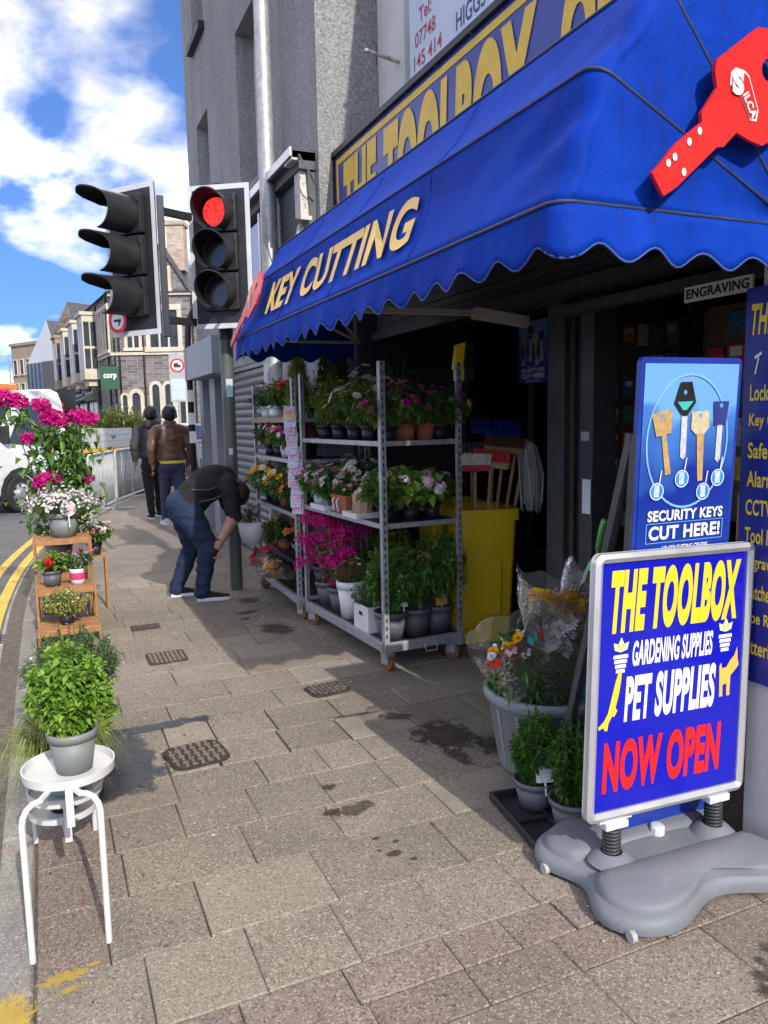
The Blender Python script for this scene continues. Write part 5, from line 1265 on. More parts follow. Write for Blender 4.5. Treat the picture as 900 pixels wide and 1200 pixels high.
def bougain(seed,r,h,nb,cl):
    R=random.Random(seed); out=bush(seed,r,h,26,11,.055,.034,LG,[],base=.2,droop=.35)
    f=MB()
    for (c,rad_,n) in cl:
        c=Vector(c)
        for i in range(n):
            v=rv(R); p=c+Vector((v.x*rad_*1.25,v.y*rad_,v.z*rad_*.8))*R.random()**.4
            flower(f,p,v+Vector((0,0,.5)),.024*R.uniform(.7,1.25),'bract',0,0,R)
    out.append(('bracts',f,[PM])); 
    c=MB(); c.tube([(.02,0,0),(.0,-.02,h*1.0)],.006,6); c.tube([(-.05,.03,0),(.05,.0,h*.95)],.006,6); out.append(('cane',c,[M_wood])); return out
_R=random.Random(3)
kind('bougain_trolley',lambda s:bougain(s,.17,.58,1,[((_R.uniform(-.17,.17),_R.uniform(-.17,.12),_R.uniform(.04,.6)),.075,42) for _ in range(16)]),2)
POTS={}
def pot_mesh(key):
    """key: (material name, r, h, style)"""
    if key in POTS: return POTS[key]
    mm,r,h,style=key; b=MB(); m=_M[mm]; t=.004
    if style=='round':
        b.lathe([(r*.02,0),(r*.72,0),(r*.94,h*.80),(r*.94,h*.80),(r*1.02,h*.80),(r*1.04,h),(r*.97,h),(r*.93,h*.86)],n=22)
    elif style=='band':
        b.lathe([(r*.02,0),(r*.78,0),(r*.83,h*.28)],n=22,m=0); b.lathe([(r*.83,h*.28),(r*.95,h*.75)],n=22,m=1); b.lathe([(r*.95,h*.75),(r*1.0,h*.9),(r*1.03,h),(r*.95,h),(r*.92,h*.86)],n=22,m=0)
    elif style=='square':
        for a,z0,z1,k in ((r,0,h,.8),):
            b.add([(-a*k,-a*k,0),(a*k,-a*k,0),(a*k,a*k,0),(-a*k,a*k,0),(-a,-a,h),(a,-a,h),(a,a,h),(-a,a,h),(-a*.94,-a*.94,h),(a*.94,-a*.94,h),(a*.94,a*.94,h),(-a*.94,a*.94,h),(-a*.92,-a*.92,h*.85),(a*.92,-a*.92,h*.85),(a*.92,a*.92,h*.85),(-a*.92,a*.92,h*.85)],
                  [(0,3,2,1),(0,1,5,4),(1,2,6,5),(2,3,7,6),(3,0,4,7),(4,5,9,8),(5,6,10,9),(6,7,11,10),(7,4,8,11),(8,9,13,12),(9,10,14,13),(10,11,15,14),(11,8,12,15)])
    me=mesh_of('pot',b,[m,M_pinkpot] if style=='band' else [m])
    if style!='square': me.polygons.foreach_set('use_smooth',[True]*len(me.polygons))
    s=MB(); 
    if style=='square': s.add([(-r*.92,-r*.92,h*.86),(r*.92,-r*.92,h*.86),(r*.92,r*.92,h*.86),(-r*.92,r*.92,h*.86)],[(0,1,2,3)])
    else: s.add([(0,0,h*.88)]+[(r*.94*math.cos(q*math.pi/8),r*.94*math.sin(q*math.pi/8),h*.86) for q in range(16)],[(0,1+q,1+(q+1)%16) for q in range(16)])
    POTS[key]=(me,mesh_of('soil',s,[M_soil])); return POTS[key]
PK={'t':('terracotta',.065,.11,'round'),'b':('black_plastic_pot',.06,.10,'round'),'g':('grey_plastic_pot',.075,.12,'round'),'w':('white_ceramic_pot',.075,.12,'round'),
    'sq':('black_plastic_pot',.05,.09,'square'),'big':('slate_plastic_pot',.105,.17,'round'),'mint':('grey_plastic_pot',.075,.135,'round'),'heath':('grey_plastic_pot',.125,.19,'round'),
    'band':('white_ceramic_pot',.065,.12,'band'),'ger':('slate_plastic_pot',.075,.12,'round'),'wt':('white_ceramic_pot',.10,.26,'round'),'box':('boxplant_grey_pot',.085,.12,'round')}
def plant(label,loc,kd,pot='b',s=1.0,name='potted_plant',group=None,seed=0,rz=None,cat='potted plant',drop=.0):
    for sh in ('top','second','third','middle'):
        for tr in ('nearer','farther'): label=label.replace(f' on the {sh} shelf of the {tr} trolley',f', {tr} trolley, {sh} shelf').replace(f' of the {sh} shelf of the {tr} trolley',f', {tr} trolley, {sh} shelf')
    label=label.replace(' of the near end of the middle shelf',' of the near end, middle shelf')
    for tr in ('nearer','farther'): label=label.replace(f' on the bottom of the {tr} trolley',f', {tr} trolley, bottom').replace(f' of the bottom of the {tr} trolley',f', {tr} trolley, bottom').replace(f' of the {tr} trolley',f', {tr} trolley')
    label=' '.join(label.split()); assert 4<=len(label.split())<=16,label
    t=thing(name,label,cat,loc,rp.uniform(0,6.28) if rz is None else rz,group)
    key=PK[pot]; pm,sm=pot_mesh(key); place('pot',pm,t); place('soil',sm,t)
    for nm,me in kind_parts(kd,seed):
        q=place(nm,me,t,(0,0,key[2]*.86-drop),0,s)
        if nm in ('flowers','stems','bracts'): q['kind']='stuff'
    return t

# ================================================================== FLOWER TROLLEYS
M_deck=mat('trolley_deck_black',(.02,.02,.02),.6,var=.3); M_plydeck=mat('plywood_deck',(.30,.22,.13),.7,var=.15)
M_caster=mat('caster_brown',(.22,.10,.045),.6,var=.2)
def trolley(label,loc,rz,Wd,L,shelves,H=1.90):
    t=thing('flower_trolley',label,'trolley',loc,rz,'galvanised flower trolleys')
    b=MB()
    for y in (.02,L-.02): b.bar((0,y,.155),(Wd,y,.155),.035,.06)
    for x in (.0175,Wd-.0175): b.bar((x,.0,.155),(x,L,.155),.035,.06)
    b.build('base_frame',M_galv,t,bevel=.003,seg=1)
    b=MB(); b.box(.03,Wd-.03,.03,L-.03,.165,.185); b.build('deck',M_deck,t)
    for x,y in ((.005,.005),(Wd-.005,.005),(.005,L-.005),(Wd-.005,L-.005)):
        b=MB(); sx=1 if x<.1 else -1; sy=1 if y<.1 else -1
        b.box(min(x,x+sx*.034),max(x,x+sx*.034),min(y,y+sy*.005),max(y,y+sy*.005),.1,H); b.box(min(x,x+sx*.005),max(x,x+sx*.005),min(y+sy*.005,y+sy*.038),max(y+sy*.005,y+sy*.038),.1,H)
        b.box(min(x+sx*.026,x+sx*.034),max(x+sx*.026,x+sx*.034),min(y+sy*.005,y+sy*.02),max(y+sy*.005,y+sy*.02),.19,H)
        p=b.build('post',M_galv,t)
        b=MB()
        for k in range(34): b.box(min(x+sx*.011,x+sx*.02),max(x+sx*.011,x+sx*.02),y-sy*.0008-.0006,y-sy*.0008+.0006,.22+k*.05,.245+k*.05)
        b.build('slots',M_black,p,kind='stuff')
    for x,y in ((.05,.06),(Wd-.05,.06),(.05,L-.06),(Wd-.05,L-.06)):
        c=bpy.data.objects.new('caster',None); COL.objects.link(c); c.parent=t; c.location=(x,y,0); c.rotation_euler=(0,0,rp.uniform(-1.2,1.2))
        b=MB(); b.box(-.02,.02,-.045,.045,.10,.125); b.box(-.03,-.024,-.03,.03,.045,.11); b.box(.024,.03,-.03,.03,.045,.11); b.build('fork',M_galv,c)
        b=MB(); n=20
        for x2 in (-.018,.018):
            for j in range(n): b.v.append((x2,.052*math.cos(2*math.pi*j/n),.052+.052*math.sin(2*math.pi*j/n)))
        b.f=[tuple(range(n)),tuple(range(2*n-1,n-1,-1))]+[(j,j+n,(j+1)%n+n,(j+1)%n) for j in range(n)]; b.m=[0]*len(b.f); b.build('wheel',M_caster,c,bevel=.005)
    for z in shelves:
        b=MB(); b.box(.012,Wd-.012,.014,L-.014,z-.012,z)
        sh=b.build('shelf',M_deck,t)
        b=MB(); b.bar((.016,.03,z-.008),(.016,L-.03,z-.008),.012,.03); b.bar((Wd-.016,.03,z-.008),(Wd-.016,L-.03,z-.008),.012,.03); b.bar((.03,.018,z-.008),(Wd-.03,.018,z-.008),.012,.03); b.bar((.03,L-.018,z-.008),(Wd-.03,L-.018,z-.008),.012,.03); b.build('shelf_edge',M_galv,sh)
    b=MB(); b.tube([(Wd*.48,-.008,.15),(Wd*.48,-.03,.13),(Wd*.48,-.03,.11),(Wd*.62,-.03,.11),(Wd*.62,-.03,.13),(Wd*.62,-.008,.15)],.005,5); b.build('coupling_loop',M_galv,t)
    return t
RA,RB=.0506,-.03
def TA(x,y,z): return (1.83+x*math.cos(RA)-y*math.sin(RA),4.19+x*math.sin(RA)+y*math.cos(RA),z)
def TB(x,y,z): return (1.735+x*math.cos(RB)-y*math.sin(RB),5.64+x*math.sin(RB)+y*math.cos(RB),z)
trolley('nearer galvanised flower trolley with three loaded shelves','' or (1.83,4.19,0),RA,.575,1.37,(.92,1.42))
trolley('farther galvanised flower trolley with four loaded shelves next to the pole',(1.735,5.64,0),RB,.575,1.36,(.83,1.25,1.57),1.88)
b=MB(); b.box(0,.02,.04,1.32,0,.04); o=b.build('shelf_plank',M_plydeck); o.location=TB(-.022,0,1.545); o.rotation_euler=(0,0,RB); tag(o,'bare wooden edge plank along the top shelf of the farther trolley','plank')
G1,G2,G3='plants on the top shelf of the nearer trolley','plants on the middle shelf of the nearer trolley','plants on the bottom of the nearer trolley'
nt='of the nearer trolley'
for i,(x,y,kd,pt,lab) in enumerate([
  (.14,1.20,'limebush','b','tall lime green bushy plant at the far end of the top shelf '+nt),
  (.42,1.18,'darkbush','b','tall dark leafy plant behind the lime bush on the top shelf '+nt),
  (.14,.92,'greenbush','b','green bush with few white flowers beside the lime bush on the top shelf '+nt),
  (.42,.88,'limebush','b','yellowish bush at the back of the top shelf '+nt+', near the shop'),
  (.13,.64,'yellows','b','yellow and white flowers on the street side of the top shelf '+nt),
  (.42,.60,'darkbush','b','dark leafy plant at the back of the top shelf '+nt+', midway'),
  (.12,.39,'daisies','b','white daisies on the street side of the top shelf '+nt),
  (.12,.14,'magentas','b','magenta flowers at the near street corner of the top shelf '+nt),
  (.26,.16,'pinks','t','pink and white flowers in terracotta, second from the near post on the top shelf '+nt),
  (.39,.15,'purples','t','purple flowers in terracotta, third from the near post on the top shelf '+nt),
  (.50,.16,'magentas','b','magenta flowers beside the shop-side post on the top shelf '+nt),
  (.30,.36,'pinks','t','pink flowers in the second row of the top shelf '+nt)]):
    plant(lab,TA(x,y,1.42),kd,pt,1.12 if 'bush' in kd else 1.75,group=G1,seed=i)
for i,(x,y,kd,pt,lab) in enumerate([
  (.12,1.24,'whitepinks','w','white and pink flowers at the far end of the middle shelf '+nt),
  (.40,1.15,'darkbush','b','dark leafy plant at the back far end of the middle shelf '+nt),
  (.12,1.00,'whitepinks','b','blush flowers in a white tray next to the far end of the middle shelf '+nt),
  (.42,.82,'lilacs','b','lilac flowers at the back of the middle shelf '+nt),
  (.30,.62,'lilacs','sq','lilac flowers behind the terracotta trough on the middle shelf '+nt),
  (.30,.98,'daisies','b','white daisies in the second row of the middle shelf '+nt),
  (.13,.20,'geranium','b','leafy blush geranium at the near street corner of the middle shelf '+nt),
  (.29,.17,'geranium','b','blush geranium in the middle of the near end of the middle shelf '+nt),
  (.45,.18,'geranium','b','leafy geranium beside the shop-side post on the middle shelf '+nt),
  (.32,.38,'geranium','b','geranium in the second row at the near end of the middle shelf '+nt)]):
    plant(lab,TA(x,y,.92),kd,pt,.85 if 'dark' in kd else (1.3 if kd=='geranium' else 1.65),group=G2,seed=i,drop=.03)
# terracotta trough, paper bag and trays
tt=thing('terracotta_trough','terracotta trough with handles, full of pink flowers, on the middle shelf '+nt,'planter',TA(.10,.73,.92),RA)
b=MB(); b.add([(-.06,-.11,0),(.06,-.11,0),(.06,.11,0),(-.06,.11,0),(-.075,-.13,.13),(.075,-.13,.13),(.075,.13,.13),(-.075,.13,.13),(-.068,-.12,.13),(.068,-.12,.13),(.068,.12,.13),(-.068,.12,.13),(-.066,-.12,.11),(.066,-.12,.11),(.066,.12,.11),(-.066,.12,.11)],[(0,3,2,1),(0,1,5,4),(1,2,6,5),(2,3,7,6),(3,0,4,7),(4,5,9,8),(5,6,10,9),(6,7,11,10),(7,4,8,11),(8,9,13,12),(9,10,14,13),(10,11,15,14),(11,8,12,15),(12,13,14,15)]); b.build('trough',M_terra,tt,bevel=.004)
b=MB(); b.tube([(-.078,-.03,.11),(-.095,-.03,.09),(-.085,-.03,.02)],.006,6); b.tube([(-.078,.04,.11),(-.095,.04,.09),(-.085,.04,.02)],.006,6); b.build('handle',M_whitepot,tt)
for k,(nm,me) in enumerate(kind_parts('pinks',1)): place(nm,me,tt,(0,.0,.11),0,(.8,1.2,.8))
bag=thing('paper_bag','crumpled brown paper bag beside the terracotta trough on the middle shelf '+nt,'bag',TA(.09,.46,.92),RA)
b=MB(); R_=random.Random(2); n=18; 
for k,(r_,z) in enumerate(((.05,.0),(.075,.01),(.08,.05),(.085,.10),(.08,.15),(.075,.17))):
    for j in range(n):
        q=2*math.pi*j/n; rr=r_*(1+R_.uniform(-.09,.09)); b.v.append((rr*math.cos(q)*.8,rr*math.sin(q)*1.1,z+R_.uniform(-.006,.006)+(.03*math.sin(q*2) if k==5 else 0)))
for k in range(5):
    for j in range(n): b.f.append((k*n+j,k*n+(j+1)%n,(k+1)*n+(j+1)%n,(k+1)*n+j)); b.m.append(0)
b.f.append(tuple(range(n))); b.m.append(0); b.build('sack',mat('brown_paper',(.42,.29,.17),.85,var=.12,nscale=9),bag)
for (x,y,l,nm) in ((.07,1.02,.26,'white plastic tray at the far end of the middle shelf'),(.07,.46,.22,'white plastic tray under the paper bag on the middle shelf')):
    b=MB(); b.box(-.075,.075,-l/2,l/2,0,.006); b.box(-.08,-.075,-l/2,l/2,0,.035); b.box(.075,.08,-l/2,l/2,0,.035); b.box(-.08,.08,-l/2-.005,-l/2,0,.035); b.box(-.08,.08,l/2,l/2+.005,0,.035)
    o=b.build('plant_tray',M_whitepot); o.location=TA(x,y,.923); o.rotation_euler=(0,0,RA); tag(o,nm+' '+nt,'tray')
# bottom of the nearer trolley
for i,(x,y,kd,pt,s,lab) in enumerate([
  (.14,1.20,'bougain_trolley','big',1,'magenta bougainvillea at the far street corner of the bottom '+nt),
  (.38,1.08,'bougain_trolley','big',1,'magenta bougainvillea behind the other one on the bottom '+nt),
  (.14,.96,'bougain_trolley','big',.85,'smaller magenta bougainvillea nearer the white planters on the bottom '+nt),
  (.11,.73,'greyshrub','wt',1,'cream flowered grey shrub in a tall white planter on the bottom '+nt),
  (.42,.62,'rose','big',.95,'leafy rose bush at the back of the bottom '+nt),
  (.12,.14,'rose','big',.88,'rose bush in a dark pot at the near street corner of the bottom '+nt),
  (.30,.15,'rose','big',.92,'rose bush in a dark pot at the middle of the near end '+nt),
  (.47,.15,'rose','big',.98,'rose bush with an orange label beside the shop-side post '+nt)]):
    plant(lab,TA(x,y,.185),kd,pt,s,group=G3,seed=i,drop=.02)
wb=thing('plant_carton','white cardboard box holding a small olive shrub on the bottom '+nt,'box',TA(.10,.38,.185),RA)
b=MB(); 
for x0,x1,y0,y1 in ((-.08,-.076,-.11,.11),(.076,.08,-.11,.11),(-.076,.076,-.11,-.106),(-.076,.076,.106,.11)): b.box(x0,x1,y0,y1,0,.17)
b.box(-.076,.076,-.106,.106,0,.005); b.build('carton',mat('white_card',(.70,.70,.69),.7,var=.05),wb)
b=MB(); b.add([(-.0815,-.03,.10),(-.0815,.03,.10),(-.0815,.022,.125),(-.0815,-.022,.125)],[(0,1,2,3)]); b.build('hand_hole',M_black,wb)
for nm,me in kind_parts('olive',0): place(nm,me,wb,(0,0,.1))
def label_card(label,loc,rz,w,h,mats,tilt=.2,stake=.12,round_=False):
    t=thing('plant_label',label,'plant label',loc,rz)
    R=Vector((1,0,0)); U=Vector((0,tilt,1)).normalized()
    b=MB(); 
    shp=circ(0,h/2,w/2,20,h/2) if round_ else rrect(-w/2,w/2,0,h,.006)
    b.prism(shp,U*stake,R,U,.0015); b.build('card',mats[0],t)
    b=MB(); poly_on(b,circ(0,h*.5,w*.40,18,h*.40) if round_ else [(-w/2+.004,h*.42),(w/2-.004,h*.42),(w/2-.004,h*.95),(-w/2+.004,h*.95)],U*stake,R,U,.001); b.build('picture',mats[1],t)
    b=MB(); b.bar(U*0,U*(stake+.01),.008,.002); b.build('stake',M_whitepot,t); return t
M_labpic=mat('label_photo_green',(.10,.30,.22),.4,var=.5,nscale=60,col2=(.55,.35,.2)); M_lab_or=mat('label_orange',(.75,.30,.05),.5,var=.3,nscale=50)
label_card('teal and orange plant label stuck in the rose pot beside the shop-side trolley post',TA(.455,.07,.29),RA,.085,.105,[M_lab_or,M_labpic],.1,.07)
label_card('white plant label in the middle rose pot on the near end of the trolley',TA(.31,.09,.30),RA+.3,.035,.11,[M_whitepot,M_whiteprint],.1,.06)
label_card('dark hanging label among the rose stems by the near trolley post',TA(.17,.06,.36),RA-.5,.05,.07,[M_whitepot,mat('label_dark_blue',(.02,.03,.08),.3)],.5,.03)
# farther trolley
ft='of the farther trolley'
G4='plants on the farther trolley'
for i,(x,y,z,kd,pt,s,lab) in enumerate([
  (.12,1.22,1.57,'purples','w',1,'purple flowers in a white pot at the far end of the top shelf '+ft),
  (.12,.92,1.57,'greenbush','w',.8,'trailing green plant in a white pot on the top shelf '+ft),
  (.14,.60,1.57,'reds','t',1,'small red flowers in terracotta on the top shelf '+ft),
  (.14,.30,1.57,'goldcrest','t',1,'tall feathery lime conifer in terracotta on the top shelf '+ft),
  (.42,.40,1.57,'cypress','b',1,'dark conifer at the back of the top shelf '+ft),
  (.42,.12,1.57,'cypress','b',1.05,'dark conifer at the back corner of the top shelf '+ft+', by the trolley post'),
  (.42,.85,1.57,'darkbush','b',1,'dark leafy plant at the back of the top shelf '+ft+', far half'),
  (.12,1.18,1.25,'purples','b',1,'dusky purple flowers at the far end of the second shelf '+ft),
  (.12,.88,1.25,'greenbush','b',.6,'small green bush on the second shelf '+ft),
  (.12,.58,1.25,'pinks','w',1,'pink flowers in a white pot on the second shelf '+ft),
  (.12,.28,1.25,'magentas','b',1,'magenta flowers nearest the seed packets on the second shelf '+ft),
  (.38,.80,1.25,'darkbush','b',.6,'dark plant at the back of the second shelf '+ft),
  (.12,1.24,.83,'yellows','b',1,'yellow flowers at the far end of the third shelf '+ft),
  (.12,1.00,.83,'whitepinks','sq',1,'white and mauve flowers in a white tray on the third shelf '+ft),
  (.13,.74,.83,'pansy','t',1,'yellow and purple pansies in terracotta on the third shelf '+ft),
  (.12,.48,.83,'yellows','b',1,'yellow flowers with striped packaging on the third shelf '+ft),
  (.12,.22,.83,'oranges','b',1,'orange flowers behind the seed packets on the third shelf '+ft),
  (.36,.60,.83,'greenbush','b',.7,'green plant at the back of the third shelf '+ft),
  (.16,1.18,.185,'darkbush','big',1.0,'dark trailing plant at the far end of the bottom '+ft),
  (.38,.90,.185,'darkbush','big',1.0,'dark bush at the back of the bottom '+ft),
  (.34,.35,.185,'greenbush','big',1.1,'green bush behind the wrapped bunches on the bottom '+ft),
  (.16,.98,.40,'oranges','t',1,'orange flowers in a hanging pot under the bamboo hoop on the bottom '+ft)]):
    if z==.40:
        cr=MB(); cr.box(-.1,.1,-.12,.12,0,.215); o=cr.build('upturned_crate',M_blackpot); o.location=TB(x,y,.185); o.rotation_euler=(0,0,RB); tag(o,'upturned black crate under the bamboo hoops on the bottom '+ft,'crate')
    plant(lab,TB(x,y,z),kd,pt,s*(1.0 if kd in('goldcrest','cypress','darkbush','greenbush') else 1.7),group=G4,seed=i,drop=.02)
hp=thing('bamboo_hoop','pair of bamboo hoops over a terracotta pot on the bottom '+ft,'plant support',TB(.16,.98,.40),RB)
for a in (0,.9):
    b=MB(); b.tube([(-.075,.0+a*.06,.05)]+[(-.075*math.cos(math.pi*k/12),a*.06+.02*math.sin(math.pi*k/12),.28+.09*math.sin(math.pi*k/12)) for k in range(13)]+[(.075,a*.06,.05)],.006,6); b.build('hoop',M_wood,hp,smooth=True)
# wrapped bunches lying on the bottom of the farther trolley
def filmmat(name,milk,rough):
    m=bpy.data.materials.new(name); m.use_nodes=True; n,l=nodes_of(m); o=n['Material Output']; n.remove(n['Principled BSDF'])
    t=n.new('ShaderNodeBsdfTransparent'); d=n.new('ShaderNodeBsdfDiffuse'); d.inputs[0].default_value=(.8,.82,.85,1); tr=n.new('ShaderNodeBsdfTranslucent'); tr.inputs[0].default_value=(.8,.82,.85,1)
    g=n.new('ShaderNodeBsdfGlossy'); g.inputs['Roughness'].default_value=rough; g.inputs[0].default_value=(.9,.9,.9,1)
    tc=n.new('ShaderNodeTexCoord'); nz=n.new('ShaderNodeTexNoise'); nz.inputs['Scale'].default_value=26; nz.inputs['Detail'].default_value=4; nz.inputs['Distortion'].default_value=1.5; l.new(tc.outputs['Object'],nz.inputs['Vector'])
    bp=n.new('ShaderNodeBump'); bp.inputs['Strength'].default_value=.9; bp.inputs['Distance'].default_value=.02; l.new(nz.outputs['Fac'],bp.inputs['Height']); l.new(bp.outputs[0],g.inputs['Normal'])
    m0=n.new('ShaderNodeMixShader'); m0.inputs[0].default_value=.5; l.new(d.outputs[0],m0.inputs[1]); l.new(tr.outputs[0],m0.inputs[2])
    m1=n.new('ShaderNodeMixShader'); m1.inputs[0].default_value=milk; l.new(t.outputs[0],m1.inputs[1]); l.new(m0.outputs[0],m1.inputs[2])
    fr=n.new('ShaderNodeFresnel'); fr.inputs[0].default_value=1.5; l.new(bp.outputs[0],fr.inputs['Normal'])
    m2=n.new('ShaderNodeMixShader'); l.new(fr.outputs[0],m2.inputs[0]); l.new(m1.outputs[0],m2.inputs[1]); l.new(g.outputs[0],m2.inputs[2]); l.new(m2.outputs[0],o.inputs['Surface']); return m
M_film=filmmat('clear_film',.07,.12)
def bunch_lying(label,loc,rz,cols,seed,tilt=.5):
    t=thing('flower_bunch',label,'bouquet',loc,rz,'wrapped bunches on the farther trolley'); R=random.Random(seed)
    f=MB(); l=MB(); mats=[c for c in cols]
    d=Vector((-math.cos(tilt)*.3,-math.cos(tilt),math.sin(tilt))).normalized()
    for i in range(26):
        a=rv(R)*.055; p=d*.30+a+Vector((0,0,.03)); flower(f,p,d+a*6,.03,'rose' if i%2 else 'ball',R.randrange(len(mats)),0,R)
        q=d*R.uniform(.02,.28); leaf(l,q+a*.5,d+rv(R)*.5,.08,.02,R)
    f.build('flowers',mats,t); l.build('leaves',[LG],t)
    w=MB(); n=16; a=d.cross(Vector((0,0,1))).normalized(); c=a.cross(d)
    for k,(rr,h) in enumerate(((.018,0),(.03,.08),(.06,.2),(.085,.33),(.1,.4))):
        for j in range(n):
            q=2*math.pi*j/n; e=1+R.uniform(-.1,.1); w.v.append(tuple(d*(h+(.02*math.sin(q*3) if k==4 else 0))+(a*math.cos(q)+c*math.sin(q))*rr*e+Vector((0,0,.03))))
    for k in range(4):
        for j in range(n): w.f.append((k*n+j,k*n+(j+1)%n,(k+1)*n+(j+1)%n,(k+1)*n+j)); w.m.append(0)
    w.build('wrapping',M_film,t,smooth=True); return t
bunch_lying('wrapped bunch of red flowers on the bottom '+ft,TB(.16,.95,.19),-1.1,[PB,PR,PP],1)
bunch_lying('wrapped bunch of cream and yellow flowers on the bottom '+ft,TB(.18,.62,.20),-1.0,[PC2,PY,PW],2)
bunch_lying('wrapped bunch of yellow flowers on the bottom '+ft+' by the trolley post',TB(.17,.36,.20),-1.2,[PY,PC2,PO],3)
bunch_lying('wrapped bunch of crimson flowers above the red bunch on the bottom '+ft,TB(.22,.80,.27),-1.0,[PB,PR],4)
wp_=thing('white_wicker_planter','white shell shaped planter hanging on the far corner '+ft,'planter',TB(-.06,1.30,.42),0.3)
b=MB(); b.lathe([(.02,0),(.09,.03),(.12,.12),(.13,.22),(.12,.22),(.11,.12),(.08,.05)],n=20); b.build('bowl',M_whitepot,wp_,smooth=True)
b=MB(); b.tube([(.0,.1,.2),(.05,.05,.32),(.10,-.05,.42)],.004,5); b.build('hook',M_black,wp_)
for nm,me in kind_parts('darkbush',1)[:1]: place(nm,me,wp_,(0,0,.2),0,.5)
# strip of seed packets clipped to the post between the trolleys
sp_=thing('seed_packet_strip','long strip of colourful seed packets hanging on the post between the trolleys','seed packets',(1.715,5.56,.86),rad(-28))
M_pk=[mat('packet_pink',(.55,.12,.28),.4,var=.5,nscale=40,col2=(.75,.6,.7)),mat('packet_lilac',(.33,.28,.55),.4,var=.4,nscale=40,col2=(.75,.72,.8)),mat('packet_orange',(.65,.25,.12),.4,var=.5,nscale=40,col2=(.8,.7,.5))]
b=MB(); b.bar((0,.012,.0),(0.0,.012,.80),.012,.003); b.build('hanging_strip',M_whitepot,sp_)
pr=random.Random(8)
for k in range(15):
    z=.70-k*.050
    b=MB(); R=Vector((math.cos(pr.uniform(-.2,.2)),pr.uniform(-.25,.1),pr.uniform(-.12,.12))).normalized(); U=Vector((pr.uniform(-.06,.06),.32,1)).normalized(); c=Vector((pr.uniform(-.012,.012)+.0022*k-.012,-.03+pr.uniform(-.008,.008),z))
    b.prism([(-.042,0),(.042,0),(.042,.112),(-.042,.112)],c,R,U,.003); o=b.build('seed_packet',M_whitepot,sp_)
    q=MB(); poly_on(q,[(-.038,.006),(.038,.006),(.038,.078),(-.038,.078)],c,R,U,.001,0); poly_on(q,[(-.036,.084),(.036,.084),(.036,.106),(-.036,.106)],c,R,U,.001,1); q.build('picture',[M_pk[2 if k==0 else k%2],M_pk[1] if k%2==0 else M_navyprint],o)
# ================================================================== KERBSIDE PLANT STANDS
M_wmetal=mat('white_enamelled_metal',(.62,.62,.60),.4,var=.08,wear=((.40,.35,.28),.64,22))
ps=thing('tiered_plant_stand','white metal plant stand with three stepped round trays and bent tube legs','plant stand',(0,2.5,0))
trays=[(0.005,.03,.475,.137),(-.01,.20,.33,.118),(-.02,.38,.185,.118)]
for (x,y,z,r) in trays:
    b=MB(); b.lathe([(.001,0),(r*.96,0),(r,.003),(r+.002,.03),(r-.003,.03),(r-.006,.008),(.001,.006)],(x,y,z),32); b.build('tray',M_wmetal,ps,smooth='auto')
def bent(x,sx,y0,y1,z1,ztop): return [(x,y0,0),(x,y0,ztop-.06)]+[(x-sx*.05*(1-math.cos(rad(a))),y0+(y1-y0)*.2*math.sin(rad(a)),ztop-.06+.05*math.sin(rad(a))) for a in (20,45,70,90)]+[(x-sx*.10,y1,ztop-.012)]
for x,sx in ((-.13,-1),(.082,1)):
    b=MB(); b.tube(bent(x,sx,-.17,-.02,0,.485),.0095,10); b.build('leg',M_wmetal,ps,smooth='auto')
for x,sx in ((-.125,-1),(.085,1)):
    b=MB(); b.tube(bent(x,sx,.54,.42,0,.195),.0095,10); b.build('leg',M_wmetal,ps,smooth='auto')
b=MB(); b.bar((0,-.112,.50),(0,-.105,.36),.022,.010); b.bar((0,-.105,.365),(-.01,.085,.335),.018,.01); b.bar((-.01,.082,.36),(-.01,.075,.22),.022,.01); b.bar((-.01,.075,.225),(-.02,.27,.19),.018,.01); b.build('strut',M_wmetal,ps)
plant('bushy bright green mint in a grey pot on the top tray of the white stand',(.022,2.53,.482),'mint','mint',1.0,seed=0)
plant('second leafy mint bush in a large grey pot behind the white stand',(.045,3.36,.0),'mint','heath',1.38,seed=0,rz=2.1)
plant('wispy pale grass in a black pot on the lowest tray of the white stand',(-.02,2.88,.192),'grass','b',1.0,name='grass_plant')
bo=thing('teal_bowl','pale teal bowl on the middle tray of the white stand','bowl',(-.01,2.70,.337))
b=MB(); b.lathe([(.001,0),(.05,0),(.085,.045),(.09,.06),(.085,.06),(.078,.045),(.045,.008),(.001,.008)],n=24); b.build('bowl',mat('pale_teal_plastic',(.32,.48,.46),.45),bo,smooth='auto')
# rosemary behind
plant('broad grey-green rosemary bush in a terracotta pot between the two plant stands',(.06,4.05,.0),'rosemary','heath',1.22,seed=0)
# stepped wooden stand
M_slatwood=mat('oiled_slat_wood',(.36,.17,.065),.55,var=.25,nscale=18,bump=.2,bscale=50)
ws=thing('wooden_plant_stand','stepped wooden slatted plant stand by the kerb','plant stand',(.085,6.32,0)); ws.scale=(.90,.90,1.0)
for (y0,y1,z) in ((.12,.46,.665),(-.22,.12,.335),(-.55,-.22,.10)):
    for k in range(5):
        yy=y0+(y1-y0)*k/5
        b=MB(); b.box(-.215,.215,yy+.006,yy+(y1-y0)/5-.006,z,z+.015); b.build('slat',M_slatwood,ws,bevel=.002,seg=1)
    for x in (-.215,.195):
        b=MB(); b.box(x,x+.02,y0+.02,y1-.02,z-.035,z-.001); b.build('rail',M_slatwood,ws)
    b=MB(); b.box(-.215,.215,y0-.016,y0+.001,z-.03,z+.016); b.build('front_rail',M_slatwood,ws,bevel=.002,seg=1)
